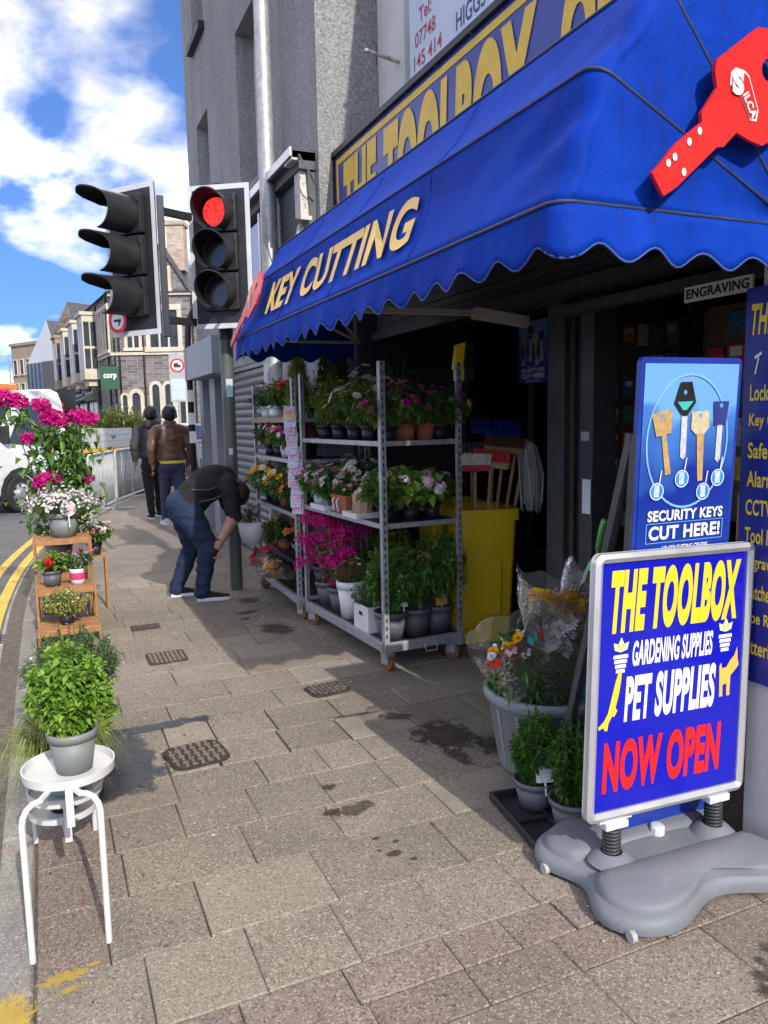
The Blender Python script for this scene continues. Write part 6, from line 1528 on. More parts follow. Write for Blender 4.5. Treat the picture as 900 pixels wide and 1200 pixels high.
for x in (-.235,.216):
    for y,h in ((-.55,.13),(-.22,.37),(.12,.69),(.46,.69)):
        b=MB(); b.box(x,x+.019,y-.02,y+.02,0,h); b.build('leg',M_slatwood,ws,bevel=.002,seg=1)
    b=MB(); b.bar((x+.01,-.55,.06),(x+.01,.46,.06),.016,.03); b.bar((x+.01,-.22,.25),(x+.01,.46,.25),.016,.03); b.build('side_rail',M_slatwood,ws)
plant('low variegated cream and green shrub on the lowest step of the wooden stand',(.075,5.97,.116),'variegated','b',.92,drop=.02)
plant('red geranium in a dark pot on the middle step of the wooden stand',(-.005,6.26,.352),'redgeranium','ger',.95)
plant('pink and purple fuchsia in a pink banded white pot on the wooden stand',(.175,6.25,.352),'fuchsia','band',1.0)
plant('white flowered heather in a large grey pot on top of the wooden stand',(.105,6.57,.682),'heather','heath',.95,drop=.02)
M_tagw=mat('tag_white',(.70,.70,.64),.5,var=.05); M_tagp=mat('tag_flower_print',(.35,.16,.24),.5,var=.8,nscale=70,col2=(.75,.7,.72))
label_card('round plant label picturing flowers, stuck in the heather pot',(.145,6.41,.77),.1,.12,.12,[M_tagw,M_tagp],.1,.085,True)
plant('white trailing flowers on a small wooden stool behind the wooden stand',(.34,6.85,.47),'whitepinks','b',1.3)
stl=thing('small_wooden_stool','small slatted wooden stool behind the stepped stand','stool',(.34,6.85,0))
for k in range(3):
    b=MB(); b.box(-.09,.09,-.09+.062*k,-.035+.062*k,.455,.47); b.build('slat',M_slatwood,stl)
for x in (-.085,.067):
    for y in (-.085,.067):
        b=MB(); b.box(x,x+.018,y,y+.018,0,.455); b.build('leg',M_slatwood,stl)
# tall bougainvillea behind the stand
bg=thing('bougainvillea','tall bougainvillea with magenta bracts on bamboo canes behind the wooden stand','potted plant',(.06,6.98,0))
pm,sm=pot_mesh(PK['heath']); o1=place('pot',pm,bg,(0,0,.42)); place('soil',sm,bg,(0,0,.42))
b=MB(); b.box(-.15,.15,-.13,.13,0,.42); b.build('plinth_crate',M_slatwood,bg,bevel=.004)
R=random.Random(21); st=MB(); lf=MB(); br=MB()
cl=[((-.32,-.04,1.79),.075,120),((-.23,-.05,1.76),.07,110),((-.05,-.06,1.73),.06,90),((.02,-.06,1.62),.08,150),((.08,-.06,1.58),.06,70),((.23,-.05,1.63),.07,110),((.31,-.05,1.61),.055,70),((-.17,-.06,1.46),.045,45),((-.10,-.1,1.10),.055,60),((-.02,-.1,1.14),.06,80),((.28,-.05,1.11),.032,26),((.02,-.07,1.47),.03,16)]
for (c,rr,n) in cl:
    c=Vector(c); st.tube([(0,0,.58),(c.x*.3,c.y*.5,.75+.2*(c.z-.7)),(c.x*.75,c.y,.6+.75*(c.z-.6)),c],[.007,.006,.005,.003],5,cap=False)
    for i in range(n):
        v=rv(R); p=c+Vector((v.x*rr*1.2,v.y*rr*.9,v.z*rr*.8))*R.random()**.4; flower(br,p,v+Vector((0,-.2,.4)),.028*R.uniform(.7,1.25),'bract',0,0,R)
for i in range(950):
    p=Vector((R.gauss(.05,.13),R.gauss(-.03,.08),R.uniform(.66,1.55))); leaf(lf,p,rv(R)+Vector((0,-.2,.0)),.085*R.uniform(.6,1.2),.055*R.uniform(.7,1.2),R,droop=.4)
for i in range(60):
    p=Vector((R.gauss(-.25,.07),R.gauss(-.03,.05),R.uniform(1.55,1.72))); leaf(lf,p,rv(R),.07,.045,R,droop=.4)
st.build('branches',M_stem,bg); lf.build('foliage',[LG],bg); br.build('bracts',[PM],bg)
b=MB(); b.tube([(.03,-.05,.58),(.0,-.06,1.50)],.010,6); b.build('cane',M_wood,bg); b=MB(); b.tube([(.0,-.04,.58),(.07,-.02,1.45)],.008,6); b.tube([(-.25,-.02,1.72),(0,-.06,1.45)],.004,5); b.build('cane',M_wood,bg)
# shrub across the road behind the truck bed
shr=thing('roadside_shrub','low green shrub seen above the truck bed','shrub',(1.5,20.8,-.05))
R=random.Random(4); lf=MB(); st=MB()
for i in range(40):
    x=R.uniform(-1.3,1.3); top=Vector((x,R.uniform(-.4,.4),1.72-.30*abs(x)+R.uniform(-.35,.15))); st.tube([(x*.6,0,0),top*.6,top],[.02,.014,.006],4,cap=False)
    for k in range(110): leaf(lf,top+rv(R)*R.random()*.42,rv(R)+Vector((0,0,.5)),.15,.05,R)
st.build('branches',M_stem,shr); lf.build('foliage',[LC],shr)

# ================================================================== PAVEMENT SIGN
M_alum=mat('aluminium_frame',(.58,.585,.59),.35,metal=.55,var=.07,nscale=6)
M_baseg=mat('grey_sign_base_plastic',(.19,.205,.225),.55,var=.08,nscale=4,spec=.35,wear=((.27,.27,.265),.62,9),bump=.15,bscale=160)
M_signblue=mat('sign_royal_blue',(.008,.010,.42),.22,var=.08,nscale=3,coat=.3,wear=((.03,.035,.40),.66,5))
sg=thing('pavement_sign','sprung pavement sign on a grey moulded base reading THE TOOLBOX NOW OPEN','sign',(1.86,1.90,0),rad(-2))
# base: moulded shape with pinched waist
def outline(k,zoff=0):
    """k<1 shrinks towards the spine"""
    P=[]; N_=72
    for i in range(N_):
        q=2*math.pi*i/N_; c,s=math.cos(q),math.sin(q)
        sup=(abs(c)**3.2+abs(s)**3.2)**(-1/3.2)
        x=.415*sup*c; y=.325*sup*s
        x-= .085*math.copysign(1,c)*math.exp(-((y+.0)/.13)**2)*(abs(c)**2)
        y-= .115*math.copysign(1,s)*math.exp(-((x-.05)/.20)**2)*(abs(s)**2)
        P.append((x,y))
    return [(x*k,y*k) for x,y in P]
b=MB(); prof=[(1.0,.014),(1.008,.03),(1.0,.048),(.965,.062),(.90,.070),(.80,.074)]; N_=72
for k,z in prof: b.v.extend([(x,y,z) for x,y in outline(k)])
for i in range(len(prof)-1):
    for j in range(N_): b.f.append((i*N_+j,i*N_+(j+1)%N_,(i+1)*N_+(j+1)%N_,(i+1)*N_+j)); b.m.append(0)
ib=len(b.v); ridge=[(.62,.080),(.40,.088),(.2,.092)]
prev=(len(prof)-1)*N_
for k,z in ridge:
    st_=len(b.v)
    for x,y in outline(k): b.v.append((x,y,z-.028*min(1,(abs(y)/.12))**2*0))
    for j in range(N_): b.f.append((prev+j,prev+(j+1)%N_,st_+(j+1)%N_,st_+j)); b.m.append(0)
    prev=st_
b.v.append((0,0,.093)); c_=len(b.v)-1
for j in range(N_): b.f.append((prev+j,prev+(j+1)%N_,c_)); b.m.append(0)
base=b.build('base',M_baseg,sg,smooth=True)
# raised side lobes: the moulding steps up towards the front and back wings
for s in (-1,1):
    b=MB(); lob=[(x*.93,y*.93) for x,y in outline(1) if y*s>.055]
    if s<0: lob=[(x*.93,y*.93) for x,y in outline(1)[36:] if y<-.055]
    cx=sum(p[0] for p in lob)/len(lob); cy=sum(p[1] for p in lob)/len(lob)
    rings=[(1,.060),(.985,.092),(.95,.104),(.86,.112),(.6,.118)]; n=len(lob)
    for k,z in rings: b.v.extend([(cx+(x-cx)*k,cy+(y-cy)*k,z-.022*abs(y)/.33) for x,y in lob])
    for i in range(len(rings)-1):
        for j in range(n): b.f.append((i*n+j,i*n+(j+1)%n,(i+1)*n+(j+1)%n,(i+1)*n+j)); b.m.append(0)
    b.v.append((cx,cy,.112)); 
    for j in range(n): b.f.append(((len(rings)-1)*n+j,(len(rings)-1)*n+(j+1)%n,len(b.v)-1)); b.m.append(0)
    b.build('base_wing',M_baseg,sg,smooth=True)
b=MB(); b.lathe([(.001,.125),(.022,.123),(.026,.117),(.026,.09)],(.03,.06,0),10); b.build('filler_cap',M_whitepot,sg)
for x,y in ((-.385,.135),(-.345,-.262),(.345,-.272)):
    b=MB(); n=16
    for x2 in (-.012,.012):
        for j in range(n): b.v.append((x+x2*.7,y+.018*math.cos(2*math.pi*j/n),.018+.018*math.sin(2*math.pi*j/n)))
    b.f=[tuple(range(n)),tuple(range(2*n-1,n-1,-1))]+[(j,j+n,(j+1)%n+n,(j+1)%n) for j in range(n)]; b.m=[0]*len(b.f); b.build('wheel',mat('pale_grey_castor',(.40,.40,.40),.5),sg)
for x in (-.215,.225):
    b=MB(); b.lathe([(.080,.085),(.066,.098),(.052,.112),(.036,.118)],(x,0,0),20); b.build('spring_collar',M_baseg,sg,smooth=True)
    b=MB(); pts=[]
    for k in range(8*10+1): q=2*math.pi*k/10; pts.append((x+.027*math.cos(q),.027*math.sin(q),.112+.10*k/80))
    b.tube(pts,.0052,5); b.tube([(x,0,.10),(x,0,.22)],.018,8); b.build('spring',M_dgrey,sg,smooth=True)
    b=MB(); b.box(x-.065,x+.065,-.022,.022,.232,.242); b.box(x-.045,x+.045,-.03,.03,.207,.232); b.build('spring_bracket',M_whitepot,sg,bevel=.003)
LE=.042                              # the frame leans a little sideways on its springs
Rf=Vector((math.cos(LE),0,-math.sin(LE)*0.35)).normalized(); Uf=Vector((math.sin(LE),.02,math.cos(LE))).normalized(); Of=Vector((-.335,-.018,.243))
FW,FH=.668,.885
b=MB(); b.prism(rrect(0,FW,0,FH,.03,5),Of+Vector((0,.015,0)),Rf,Uf,.006); b.build('back_panel',M_whitepot,sg)
Nf=Rf.cross(Uf)
def profile_frame(name,w,d0,d1,m):
    b=MB(); o=rrect(0,FW,0,FH,.03,5); i_=rrect(w,FW-w,w,FH-w,.006,5); n=len(o); P=lambda a,d:Of+Rf*a[0]+Uf*a[1]+Nf*d
    mid=[((a[0]+c[0])/2,(a[1]+c[1])/2) for a,c in zip(o,i_)]
    rings=[[P(a,-.02) for a in o],[P(a,d0) for a in o],[P(a,d1) for a in mid],[P(a,d0*.6) for a in i_],[P(a,-.01) for a in i_]]
    for r_ in rings: b.v.extend([tuple(p) for p in r_])
    for k in range(len(rings)-1):
        for j in range(n): b.f.append((k*n+j,k*n+(j+1)%n,(k+1)*n+(j+1)%n,(k+1)*n+j)[::-1]); b.m.append(0)
    return b.build(name,m,sg,smooth='auto')
profile_frame('snap_frame',.030,.006,.014,M_alum)
Op=Of+Nf*-.004
b=MB(); b.add([Op+Rf*a+Uf*c for a,c in ((.03,.03),(FW-.03,.03),(FW-.03,FH-.03),(.03,FH-.03))],[(0,1,2,3)]); b.build('poster',M_signblue,sg)
K=dict(off=.0012)
arch_warp=lambda a,b:(a,b)
text_on('title_lettering',[('THE TOOLBOX',.07,.620,.545,.21)],Op,Rf,Uf,M_yelprint,sg,shear=.18,bold=.06,**K)
text_on('gardening_lettering',[('GARDENING SUPPLIES',.165,.505,.34,.085)],Op,Rf,Uf,M_whiteprint,sg,shear=.15,bold=.035,**K)
text_on('pet_lettering',[('PET SUPPLIES',.14,.32,.385,.155)],Op,Rf,Uf,M_whiteprint,sg,shear=.12,bold=.045,**K)
text_on('now_open_lettering',[('NOW OPEN',.062,.088,.50,.175)],Op,Rf,Uf,M_redprint,sg,shear=.06,bold=.05,**K)
for cx,cy in ((.118,.508),(.56,.528)):
    d=MB()
    for k in range(4): w=.030-.004*k; poly_on(d,[(cx-w+.003*k*0,cy+.03-.016*k),(cx+w,cy+.03-.016*k),(cx+w*.95,cy+.042-.016*k),(cx-w*.95,cy+.042-.016*k)],Op,Rf,Uf,.0014)
    for a,L in ((0,.05),(.75,.045),(-.75,.045)):
        t_=(math.sin(a),math.cos(a)); s_=(math.cos(a),-math.sin(a)); bx,by=cx,cy+.05
        poly_on(d,[(bx,by),(bx+t_[0]*L*.5+s_[0]*.013,by+t_[1]*L*.5+s_[1]*.013),(bx+t_[0]*L,by+t_[1]*L),(bx+t_[0]*L*.5-s_[0]*.013,by+t_[1]*L*.5-s_[1]*.013)],Op,Rf,Uf,.0014,1)
    d.build('pot_drawing',[M_whiteprint,mat('cream_print',(.75,.68,.35),.45)],sg)
d=MB(); poly_on(d,[(.125,.50),(.115,.50),(.10,.46),(.088,.41),(.075,.36),(.06,.335),(.038,.318),(.042,.308),(.058,.315),(.065,.303),(.075,.303),(.078,.325),(.092,.35),(.10,.345),(.112,.365),(.104,.375),(.116,.42),(.122,.46)],Op,Rf,Uf,.0016); d.build('bird_drawing',M_yelprint,sg)
d=MB(); poly_on(d,[(.545,.35),(.56,.35),(.558,.39),(.575,.395),(.578,.35),(.592,.35),(.592,.42),(.615,.44),(.628,.455),(.622,.475),(.617,.52),(.605,.49),(.588,.475),(.572,.452),(.552,.45),(.548,.47),(.54,.46),(.542,.42)],Op,Rf,Uf,.0016); d.build('dog_drawing',mat('tan_yellow_print',(.75,.48,.08),.45),sg)

# ================================================================== FLOWER BUCKET AND BOUQUETS
M_bucket=mat('grey_tub_plastic',(.25,.275,.29),.5,var=.08,nscale=5)
BK=(1.985,2.74)
bk=thing('flower_tub','large round grey plastic tub holding wrapped bouquets','tub',(BK[0],BK[1],0))
b=MB(); b.lathe([(.001,.01),(.195,.01),(.204,.0),(.213,.02),(.257,.31),(.268,.315),(.283,.335),(.286,.36),(.277,.375),(.26,.372),(.253,.35),(.21,.04),(.001,.03)],n=48); b.build('tub',M_bucket,bk,smooth=True)
b=MB()
for k in range(14):
    q=2*math.pi*k/14; b.bar((.212*math.cos(q),.212*math.sin(q),.03),(.256*math.cos(q),.256*math.sin(q),.30),.022,.008,up=(math.cos(q),math.sin(q),.2))
b.build('rib',M_bucket,bk)
b=MB(); b.add([(0,0,.30)]+[(.243*math.cos(q*math.pi/12),.243*math.sin(q*math.pi/12),.30) for q in range(24)],[(0,1+q,1+(q+1)%24) for q in range(24)]); b.build('water',M_pane,bk)
def bouquet(label,p0,p1,w0,w1,fl,seed,film,prints=None,greens=LG,flat=.6,nl=140):
    """cone wrap from p0 (stem end) to p1 (top)"""
    t=thing('bouquet',label,'bouquet',p0,0,'wrapped bouquets in the tub'); R=random.Random(seed); d=Vector(p1)-Vector(p0); L=d.length; d.normalize()
    a=d.cross(Vector((0,1,0))).normalized(); 
    if a.x<0: a=-a
    c=a.cross(d).normalized()
    st=MB(); lf=MB()
    for i in range(26):
        q=R.uniform(0,6.28); k=R.random()**.5*.8; top=d*L*R.uniform(.55,.85)+(a*math.cos(q)*w1*k+c*math.sin(q)*w1*k*flat); st.tube([d*.01+(a*math.cos(q)+c*math.sin(q))*w0*.5,top*.5,top],.003,4,cap=False)
        for j in range(nl//26):
            u=R.uniform(.2,1); leaf(lf,top*u,rv(R)+d*.6,.075*R.uniform(.5,1.2),.018*R.uniform(.6,1.3),R)
    st.build('stems',M_stem,t,kind='stuff'); lf.build('foliage',[greens],t,kind='stuff')
    mats=[]; f=MB()
    for (mm,mc,n,s,typ,h0,h1) in fl:
        for x in (mm,mc):
            if x not in mats: mats.append(x)
        for i in range(n):
            h=R.uniform(h0,h1); wd=w0+(w1-w0)*h; q=R.uniform(0,6.28); k=R.random()**.5*.85
            if typ=='mum': q=R.uniform(-1.0,1.0)+math.atan2(Vector((-.6,-.8,0)).dot(c),Vector((-.6,-.8,0)).dot(a)); k=R.uniform(.55,.98)
            p=d*L*h+a*math.cos(q)*wd*k+c*math.sin(q)*wd*k*flat; flower(f,p,d+rv(R)*.7-c*0+Vector((-.2,-.6,0)),s*R.uniform(.8,1.2),typ,mats.index(mm),mats.index(mc),R)
            if typ=='daisy': flower(f,p+d*.004,d+rv(R)*.6+Vector((-.2,-.6,0)),s*.8,typ,mats.index(mm),mats.index(mc),R)
    f.build('flowers',mats,t,kind='stuff')
    w=MB(); n=28; hs=[0,.12,.3,.5,.7,.86,1.0]
    for k,h in enumerate(hs):
        rr=(w0+(w1-w0)*h**.9)*1.08
        for j in range(n):
            q=2*math.pi*j/n; e=1+R.uniform(-.07,.07)+.06*math.sin(q*5+k); zz=(.06*math.sin(q*2+seed)+.03*math.sin(q*7)) if k==len(hs)-1 else 0
            w.v.append(tuple(d*L*(h+zz)+(a*math.cos(q)*rr+c*math.sin(q)*rr*flat)*e))
    for k in range(len(hs)-1):
        for j in range(n): w.f.append((k*n+j,k*n+(j+1)%n,(k+1)*n+(j+1)%n,(k+1)*n+j)); w.m.append(0)
    w.build('wrapping',film,t,smooth=True)
    if prints: prints(t,d,a,c,L,w0,w1,flat)
    return t
M_film2=filmmat('crinkled_film',.10,.12); M_filmd=filmmat('frosted_film',.10,.2)
def prints1(t,d,a,c,L,w0,w1,flat):
    for i,(u,h,m,s) in enumerate(((-.75,.86,M_redprint,.030),(-.3,.93,M_pk[0],.026),(.35,.90,MS['teal'],.030),(.72,.84,M_redprint,.028),(.05,.80,M_pk[1],.024),(-.98,.92,MS['teal'],.024))):
        ang=math.asin(max(-1,min(1,u))); wd=(w0+(w1-w0)*h)*1.11
        P=lambda x,y: d*(L*h+y)+a*(wd*math.sin(ang+x/wd))-(c if c.y>0 else -c)*(wd*flat*math.cos(ang+x/wd)+.004)
        b=MB()
        for sx in (-1,1):
            b.add([P(0,0),P(sx*s*.6,s*.9),P(sx*s*1.1,s*.5),P(sx*s*.9,-.1*s),P(sx*s*.7,-s*.7),P(sx*s*.2,-s*.5)],[(0,1,2,3,4,5)])
        b.build('butterfly_print',m,t)
bouquet('bouquet in a clear sleeve printed with butterflies, lowest on the street side of the tub',(1.86,2.66,.30),(1.67,2.60,.70),.05,.165,[(PM,PV,8,.026,'mum',.74,.88),(PW,PC,12,.026,'mum',.7,.9),(PY,PC,6,.026,'mum',.84,.95),(PW,PC,150,.011,'five',.3,.85)],31,M_film,prints1,LG,.6,900)
bouquet('tall bouquet with white chrysanthemums and yellow roses in clear film',(1.93,2.62,.28),(1.935,2.60,.90),.05,.18,[(PW,PC2,13,.050,'mum',.42,.72),(PY,PY,6,.045,'mum',.82,.93),(PC2,PY,5,.04,'mum',.72,.82)],32,M_film2,None,LG,.6,600)
bouquet('dark wrapped bouquet with white roses beside the pavement sign',(2.07,2.72,.30),(2.20,2.70,.88),.05,.14,[(PW,PC2,14,.055,'mum',.35,.78)],33,M_filmd,None,LD,.6,500)
bgp=thing('teal_carrier_bag','crumpled teal plastic bag stuffed into the tub','bag',(2.10,2.64,.34))
b=MB(); R=random.Random(9); n=26; rows_=9
for k in range(rows_):
    t_=k/(rows_-1); rr=.115*math.sin(math.pi*min(1,.2+.72*t_))**.6
    for j in range(n):
        q=2*math.pi*j/n; e=1+.16*noise.noise(Vector((math.cos(q)*2.2,math.sin(q)*2.2,t_*4)))+.07*noise.noise(Vector((math.cos(q)*7,math.sin(q)*7,t_*9)))
        b.v.append((rr*e*math.cos(q)*1.1,rr*e*math.sin(q)*.8,.27*t_))
for k in range(rows_-1):
    for j in range(n): b.f.append((k*n+j,k*n+(j+1)%n,(k+1)*n+(j+1)%n,(k+1)*n+j)); b.m.append(0)
b.f.append(tuple(range((rows_-1)*n,rows_*n))); b.m.append(0)
b.build('bag',mat('teal_polythene',(.05,.30,.24),.35,var=.12,nscale=10,trans=.2),bgp,smooth=True)

# tray of box plants in front of the tub
ty=thing('planting_tray','flat black plastic tray on the ground in front of the tub','tray',(1.70,2.33,0),rad(-8))
b=MB(); w_,l_=.145,.205
b.box(-w_,w_,-l_,l_,.004,.012); b.box(-w_-.012,-w_,-l_-.012,l_+.012,.006,.04); b.box(w_,w_+.012,-l_-.012,l_+.012,.006,.04); b.box(-w_,w_,-l_-.012,-l_,.006,.04); b.box(-w_,w_,l_,l_+.012,.006,.04); b.build('tray',M_blackpot,ty,bevel=.004)
b=MB(); b.box(-.012,.012,-l_,l_,.012,.028); b.box(-w_,-.012,-.012,.012,.012,.028); b.box(.012,w_,-.012,.012,.012,.028); b.build('divider',M_blackpot,ty,bevel=.003)
plant('box plant at the back of the black tray, a label on its street side',(1.705,2.43,.014),'box','box',1.16,seed=0,rz=.3)
plant('box plant at the front of the black tray, next to the pavement sign',(1.735,2.235,.014),'box','box',1.18,seed=1,rz=1.3)
M_boxpic=mat('label_leaf_print',(.05,.16,.04),.4,var=.6,nscale=45,col2=(.65,.68,.66))
label_card('white plant label leaning in the back box plant',(1.69,2.335,.10),-.35,.068,.115,[M_whitepot,M_boxpic],.35,.05)
label_card('white plant label in the front box plant beside the sign frame',(1.80,2.14,.085),-.05,.085,.11,[M_whitepot,M_boxpic],.1,.06)

# ================================================================== BROOM BIN AND SHOP STOCK
M_binyel=mat('yellow_bin_plastic',(.74,.52,.01),.42,var=.06,nscale=4)
def ybin(label,loc,rz):
    t=thing('yellow_bin',label,'bin',loc,rz,'yellow plastic bins')
    b=MB(); h=.93; a0,a1=.165,.20; d0,d1=.17,.21
    for z,(a,d) in ((0.01,(a0,d0)),(h,(a1,d1))): b.v.extend([(x,y,z) for x,y in rrect(-a,a,-d,d,.03,3)])
    for z,(a,d) in ((h,(a1*.94,d1*.94)),(.1,(a0*.94,d0*.94))): b.v.extend([(x,y,z) for x,y in rrect(-a,a,-d,d,.028,3)])
    n=16
    for k in range(3):
        for j in range(n): b.f.append((k*n+j,k*n+(j+1)%n,(k+1)*n+(j+1)%n,(k+1)*n+j)); b.m.append(0)
    b.f.append(tuple(range(3*n,4*n))); b.m.append(0); b.build('body',M_binyel,t,smooth='auto')
    b=MB(); o=rrect(-a1-.018,a1+.018,-d1-.018,d1+.018,.035,3); i_=rrect(-a1+.008,a1-.008,-d1+.008,d1-.008,.03,3); k=len(o)
    b.v=[(x,y,h-.065) for x,y in o]+[(x,y,h+.012) for x,y in o]+[(x,y,h+.012) for x,y in i_]
    b.f=[(j,(j+1)%k,k+(j+1)%k,k+j) for j in range(k)]+[(k+j,k+(j+1)%k,2*k+(j+1)%k,2*k+j) for j in range(k)]; b.m=[0]*len(b.f); b.build('rim',M_binyel,t,smooth='auto')
    b=MB(); b.prism(rrect(-.075,.085,.22,.62,.015),(0,-d0-.022,0),(1,0,0),(0,-.043,1),.006); b.build('front_panel',M_binyel,t,bevel=.003); return t
ybin('yellow bin full of brooms just inside the shop front',(2.755,4.60,0),rad(-14))
ybin('second yellow bin half hidden behind the nearer flower trolley',(2.78,5.08,0),rad(-10))
def broom(label,p0,p1,headm,bristm,hw=.15,roll=0):
    """handle foot p0 in the bin, head at p1"""
    t=thing('broom',label,'broom',p0,0,'brooms standing head up in the yellow bin'); d=(Vector(p1)-Vector(p0)); L=d.length; dn=d.normalized()
    b=MB(); b.tube([(0,0,0),d],.012,8); b.build('handle',M_wood,t,smooth='auto')
    a=dn.cross(Vector((math.sin(roll),math.cos(roll),0))).normalized(); c=a.cross(dn)
    b=MB(); b.obox(d+dn*.02,a*hw,c*.028,dn*.022); b.build('head',headm,t,bevel=.008)
    b=MB(); R=random.Random(int(p1[0]*1e4))
    for i in range(26):
        for j in (-1,0,1):
            q=d+dn*.04+a*(hw*(-.95+1.9*i/25))+c*.02*j; e=q+dn*.075+a*R.uniform(-.02,.02)+c*(.02*j+R.uniform(-.008,.008)); b.add([q-a*.005,q+a*.005,e+a*.005,e-a*.005],[(0,1,2,3)])
    b.build('bristles',bristm,t,kind='stuff'); return t
M_bred=mat('red_broom',(.45,.03,.03),.6); M_bbrown=mat('brown_bristle',(.10,.045,.022),.8,var=.3); M_bgrey=mat('grey_bristle',(.08,.08,.09),.8); M_bblue=mat('blue_broom_plastic',(.012,.045,.32),.5); M_bwhite=mat('white_bristle',(.6,.58,.55),.8); M_woodhead=mat('broom_wood',(.36,.23,.12),.6,var=.2,nscale=12)
broom('broom with a red head leaning to the left in the yellow bin',(2.72,4.62,.12),(2.66,4.50,1.20),M_bred,M_bwhite,.10,.5)
broom('broom with a wooden head and red bristles in the yellow bin',(2.74,4.58,.12),(2.76,4.46,1.22),M_woodhead,M_bred,.13,.9)
broom('broom with a brown bristle head, tallest at the middle of the bin',(2.78,4.62,.12),(2.90,4.52,1.31),M_woodhead,M_bbrown,.14,.3)
broom('dark grey brush at the back of the yellow bin',(2.76,4.68,.12),(2.76,4.72,1.27),M_bgrey,M_bgrey,.12,.2)
broom('brown brush on the shop side of the yellow bin',(2.82,4.60,.12),(3.02,4.56,1.30),M_woodhead,M_bbrown,.11,.1)
broom('wide blue broom standing tallest behind the yellow bin',(2.86,4.74,.12),(3.02,4.82,1.42),M_bblue,M_bblue,.19,.15)
mp=thing('string_mop','off-white string mop hanging over the shop side of the yellow bin','mop',(3.08,4.50,0))
b=MB(); b.tube([(-.2,.12,.12),(0.0,0,1.40)],.012,8); b.build('handle',M_wood,mp)
R=random.Random(6); b=MB()
for i in range(90):
    q=R.uniform(0,6.28); e=R.random()**.5; L=R.uniform(.34,.50); o=Vector((.055*e*math.cos(q),.04*e*math.sin(q),0)); k=Vector((.075*e*math.cos(q)+R.uniform(-.015,.015),.05*e*math.sin(q)-.02,0))
    b.tube([Vector((0,0,1.38))+o*.6,Vector((0,0,1.34))+o*1.4,Vector((.01,-.01,1.15))+k*1.15,Vector((.015,-.01,1.38-L))+k*1.0],.0052,4,cap=False)
b.build('strands',mat('mop_cotton',(.55,.53,.49),.9,var=.15,nscale=12,islands=.15),mp,smooth=True)
# folded green umbrella leaning by the door
um=thing('folded_umbrella','folded mint green umbrella leaning beside the doorway','umbrella',(2.52,3.26,.02))
p0=Vector((0,0,0)); p1=Vector((-.02,-.27,1.06)); dn=(p1-p0).normalized(); a=dn.cross(Vector((1,0,0))).normalized(); c=a.cross(dn)
b=MB(); n=24; pr_=[(.006,.0),(.018,.12),(.040,.3),(.052,.48),(.055,.62),(.042,.74),(.030,.80)]
for k,(rr,h) in enumerate(pr_):
    for j in range(n): q=2*math.pi*j/n; e=1+.22*math.sin(q*8+k*.5)*(.4+h)*.9; b.v.append(tuple(dn*h*1.04+(a*math.cos(q)+c*math.sin(q))*rr*e))
for k in range(len(pr_)-1):
    for j in range(n): b.f.append((k*n+j,k*n+(j+1)%n,(k+1)*n+(j+1)%n,(k+1)*n+j)); b.m.append(0)
b.build('canopy',mat('mint_green_fabric',(.24,.60,.38),.6,var=.12,nscale=9),um,smooth=True)
b=MB(); b.tube([dn*.80,dn*.92],.008,6); b.tube([dn*.90,dn*1.02,dn*1.06+Vector((0,-.01,0))],.016,8); b.build('handle',mat('bright_green_handle',(.16,.50,.12),.4),um,smooth=True)
b=MB()
for h in (.28,.45,.66): b.tube([dn*h*1.04+(a*math.cos(q*.5236)+c*math.sin(q*.5236))*.052 for q in range(12)],.004,4,closed=True)
b.build('tie_band',M_blackprint,um)
# fire extinguisher, tool cases and shelving inside the door
fe=thing('fire_extinguisher','red fire extinguisher standing inside the doorway','fire extinguisher',(3.18,3.72,.42))
fe.location=(3.10,3.24,.02)
b=MB(); b.lathe([(.001,0),(.085,0),(.088,.02),(.088,.60),(.07,.68),(.03,.72),(.028,.76)],n=24); b.build('cylinder',mat('extinguisher_red',(.45,.012,.012),.3,var=.05),fe,smooth=True)
b=MB(); b.bar((-.02,0,.77),(-.13,.0,.82),.02); b.bar((-.02,0,.79),(-.12,0,.88),.02); b.tube([(.03,0,.76),(.10,0,.70),(.11,0,.4)],.012,6); b.build('valve',M_black,fe)
M_case=mat('silver_case',(.32,.33,.35),.4,metal=.3,var=.35,nscale=30); M_case2=mat('blue_case',(.02,.05,.22),.4)
tb=thing('trestle_table','dark trestle table inside the doorway','table',(3.0,2.75,0))
b=MB(); b.box(-.28,.5,-.55,.38,.60,.63); b.build('table_top',M_dgrey,tb)
for x,y in ((-.25,-.5),(-.25,.34),(.46,-.5),(.46,.34)):
    b=MB(); b.box(x-.02,x+.02,y-.02,y+.02,.02,.6); b.build('leg',M_dgrey,tb)
def case(name,label,x0,x1,y0,y1,z0,z1,m,handle=True):
    t=thing(name,label,'tool case',((x0+x1)/2,(y0+y1)/2,z0)); w,d,h=(x1-x0)/2,(y1-y0)/2,z1-z0
    b=MB(); b.box(-w,w,-d,d,0,h*.62); b.build('body',m,t,bevel=.008); b=MB(); b.box(-w-.003,w+.003,-d-.003,d+.003,h*.64,h); b.build('lid',m,t,bevel=.01)
    b=MB(); b.box(-w-.008,-w,-d*.55,-d*.3,h*.5,h*.75); b.box(-w-.008,-w,d*.3,d*.55,h*.5,h*.75); b.build('latch',M_whitepot,t)
    if handle: b=MB(); b.tube([(-w*.5,-d*.5,h),(-w*.5,-d*.5,h+.06),(-w*.5,d*.5,h+.06),(-w*.5,d*.5,h)],.01,6); b.build('handle',M_galv,t)
    return t
case('tool_case','silver tool case on the table inside the doorway, nearer the umbrella',2.76,2.98,2.86,3.08,.632,.84,M_case,False)
case('tool_case','silver tool case on the table inside the doorway, nearer the poster board',2.76,2.98,2.58,2.82,.632,.84,M_case,False)
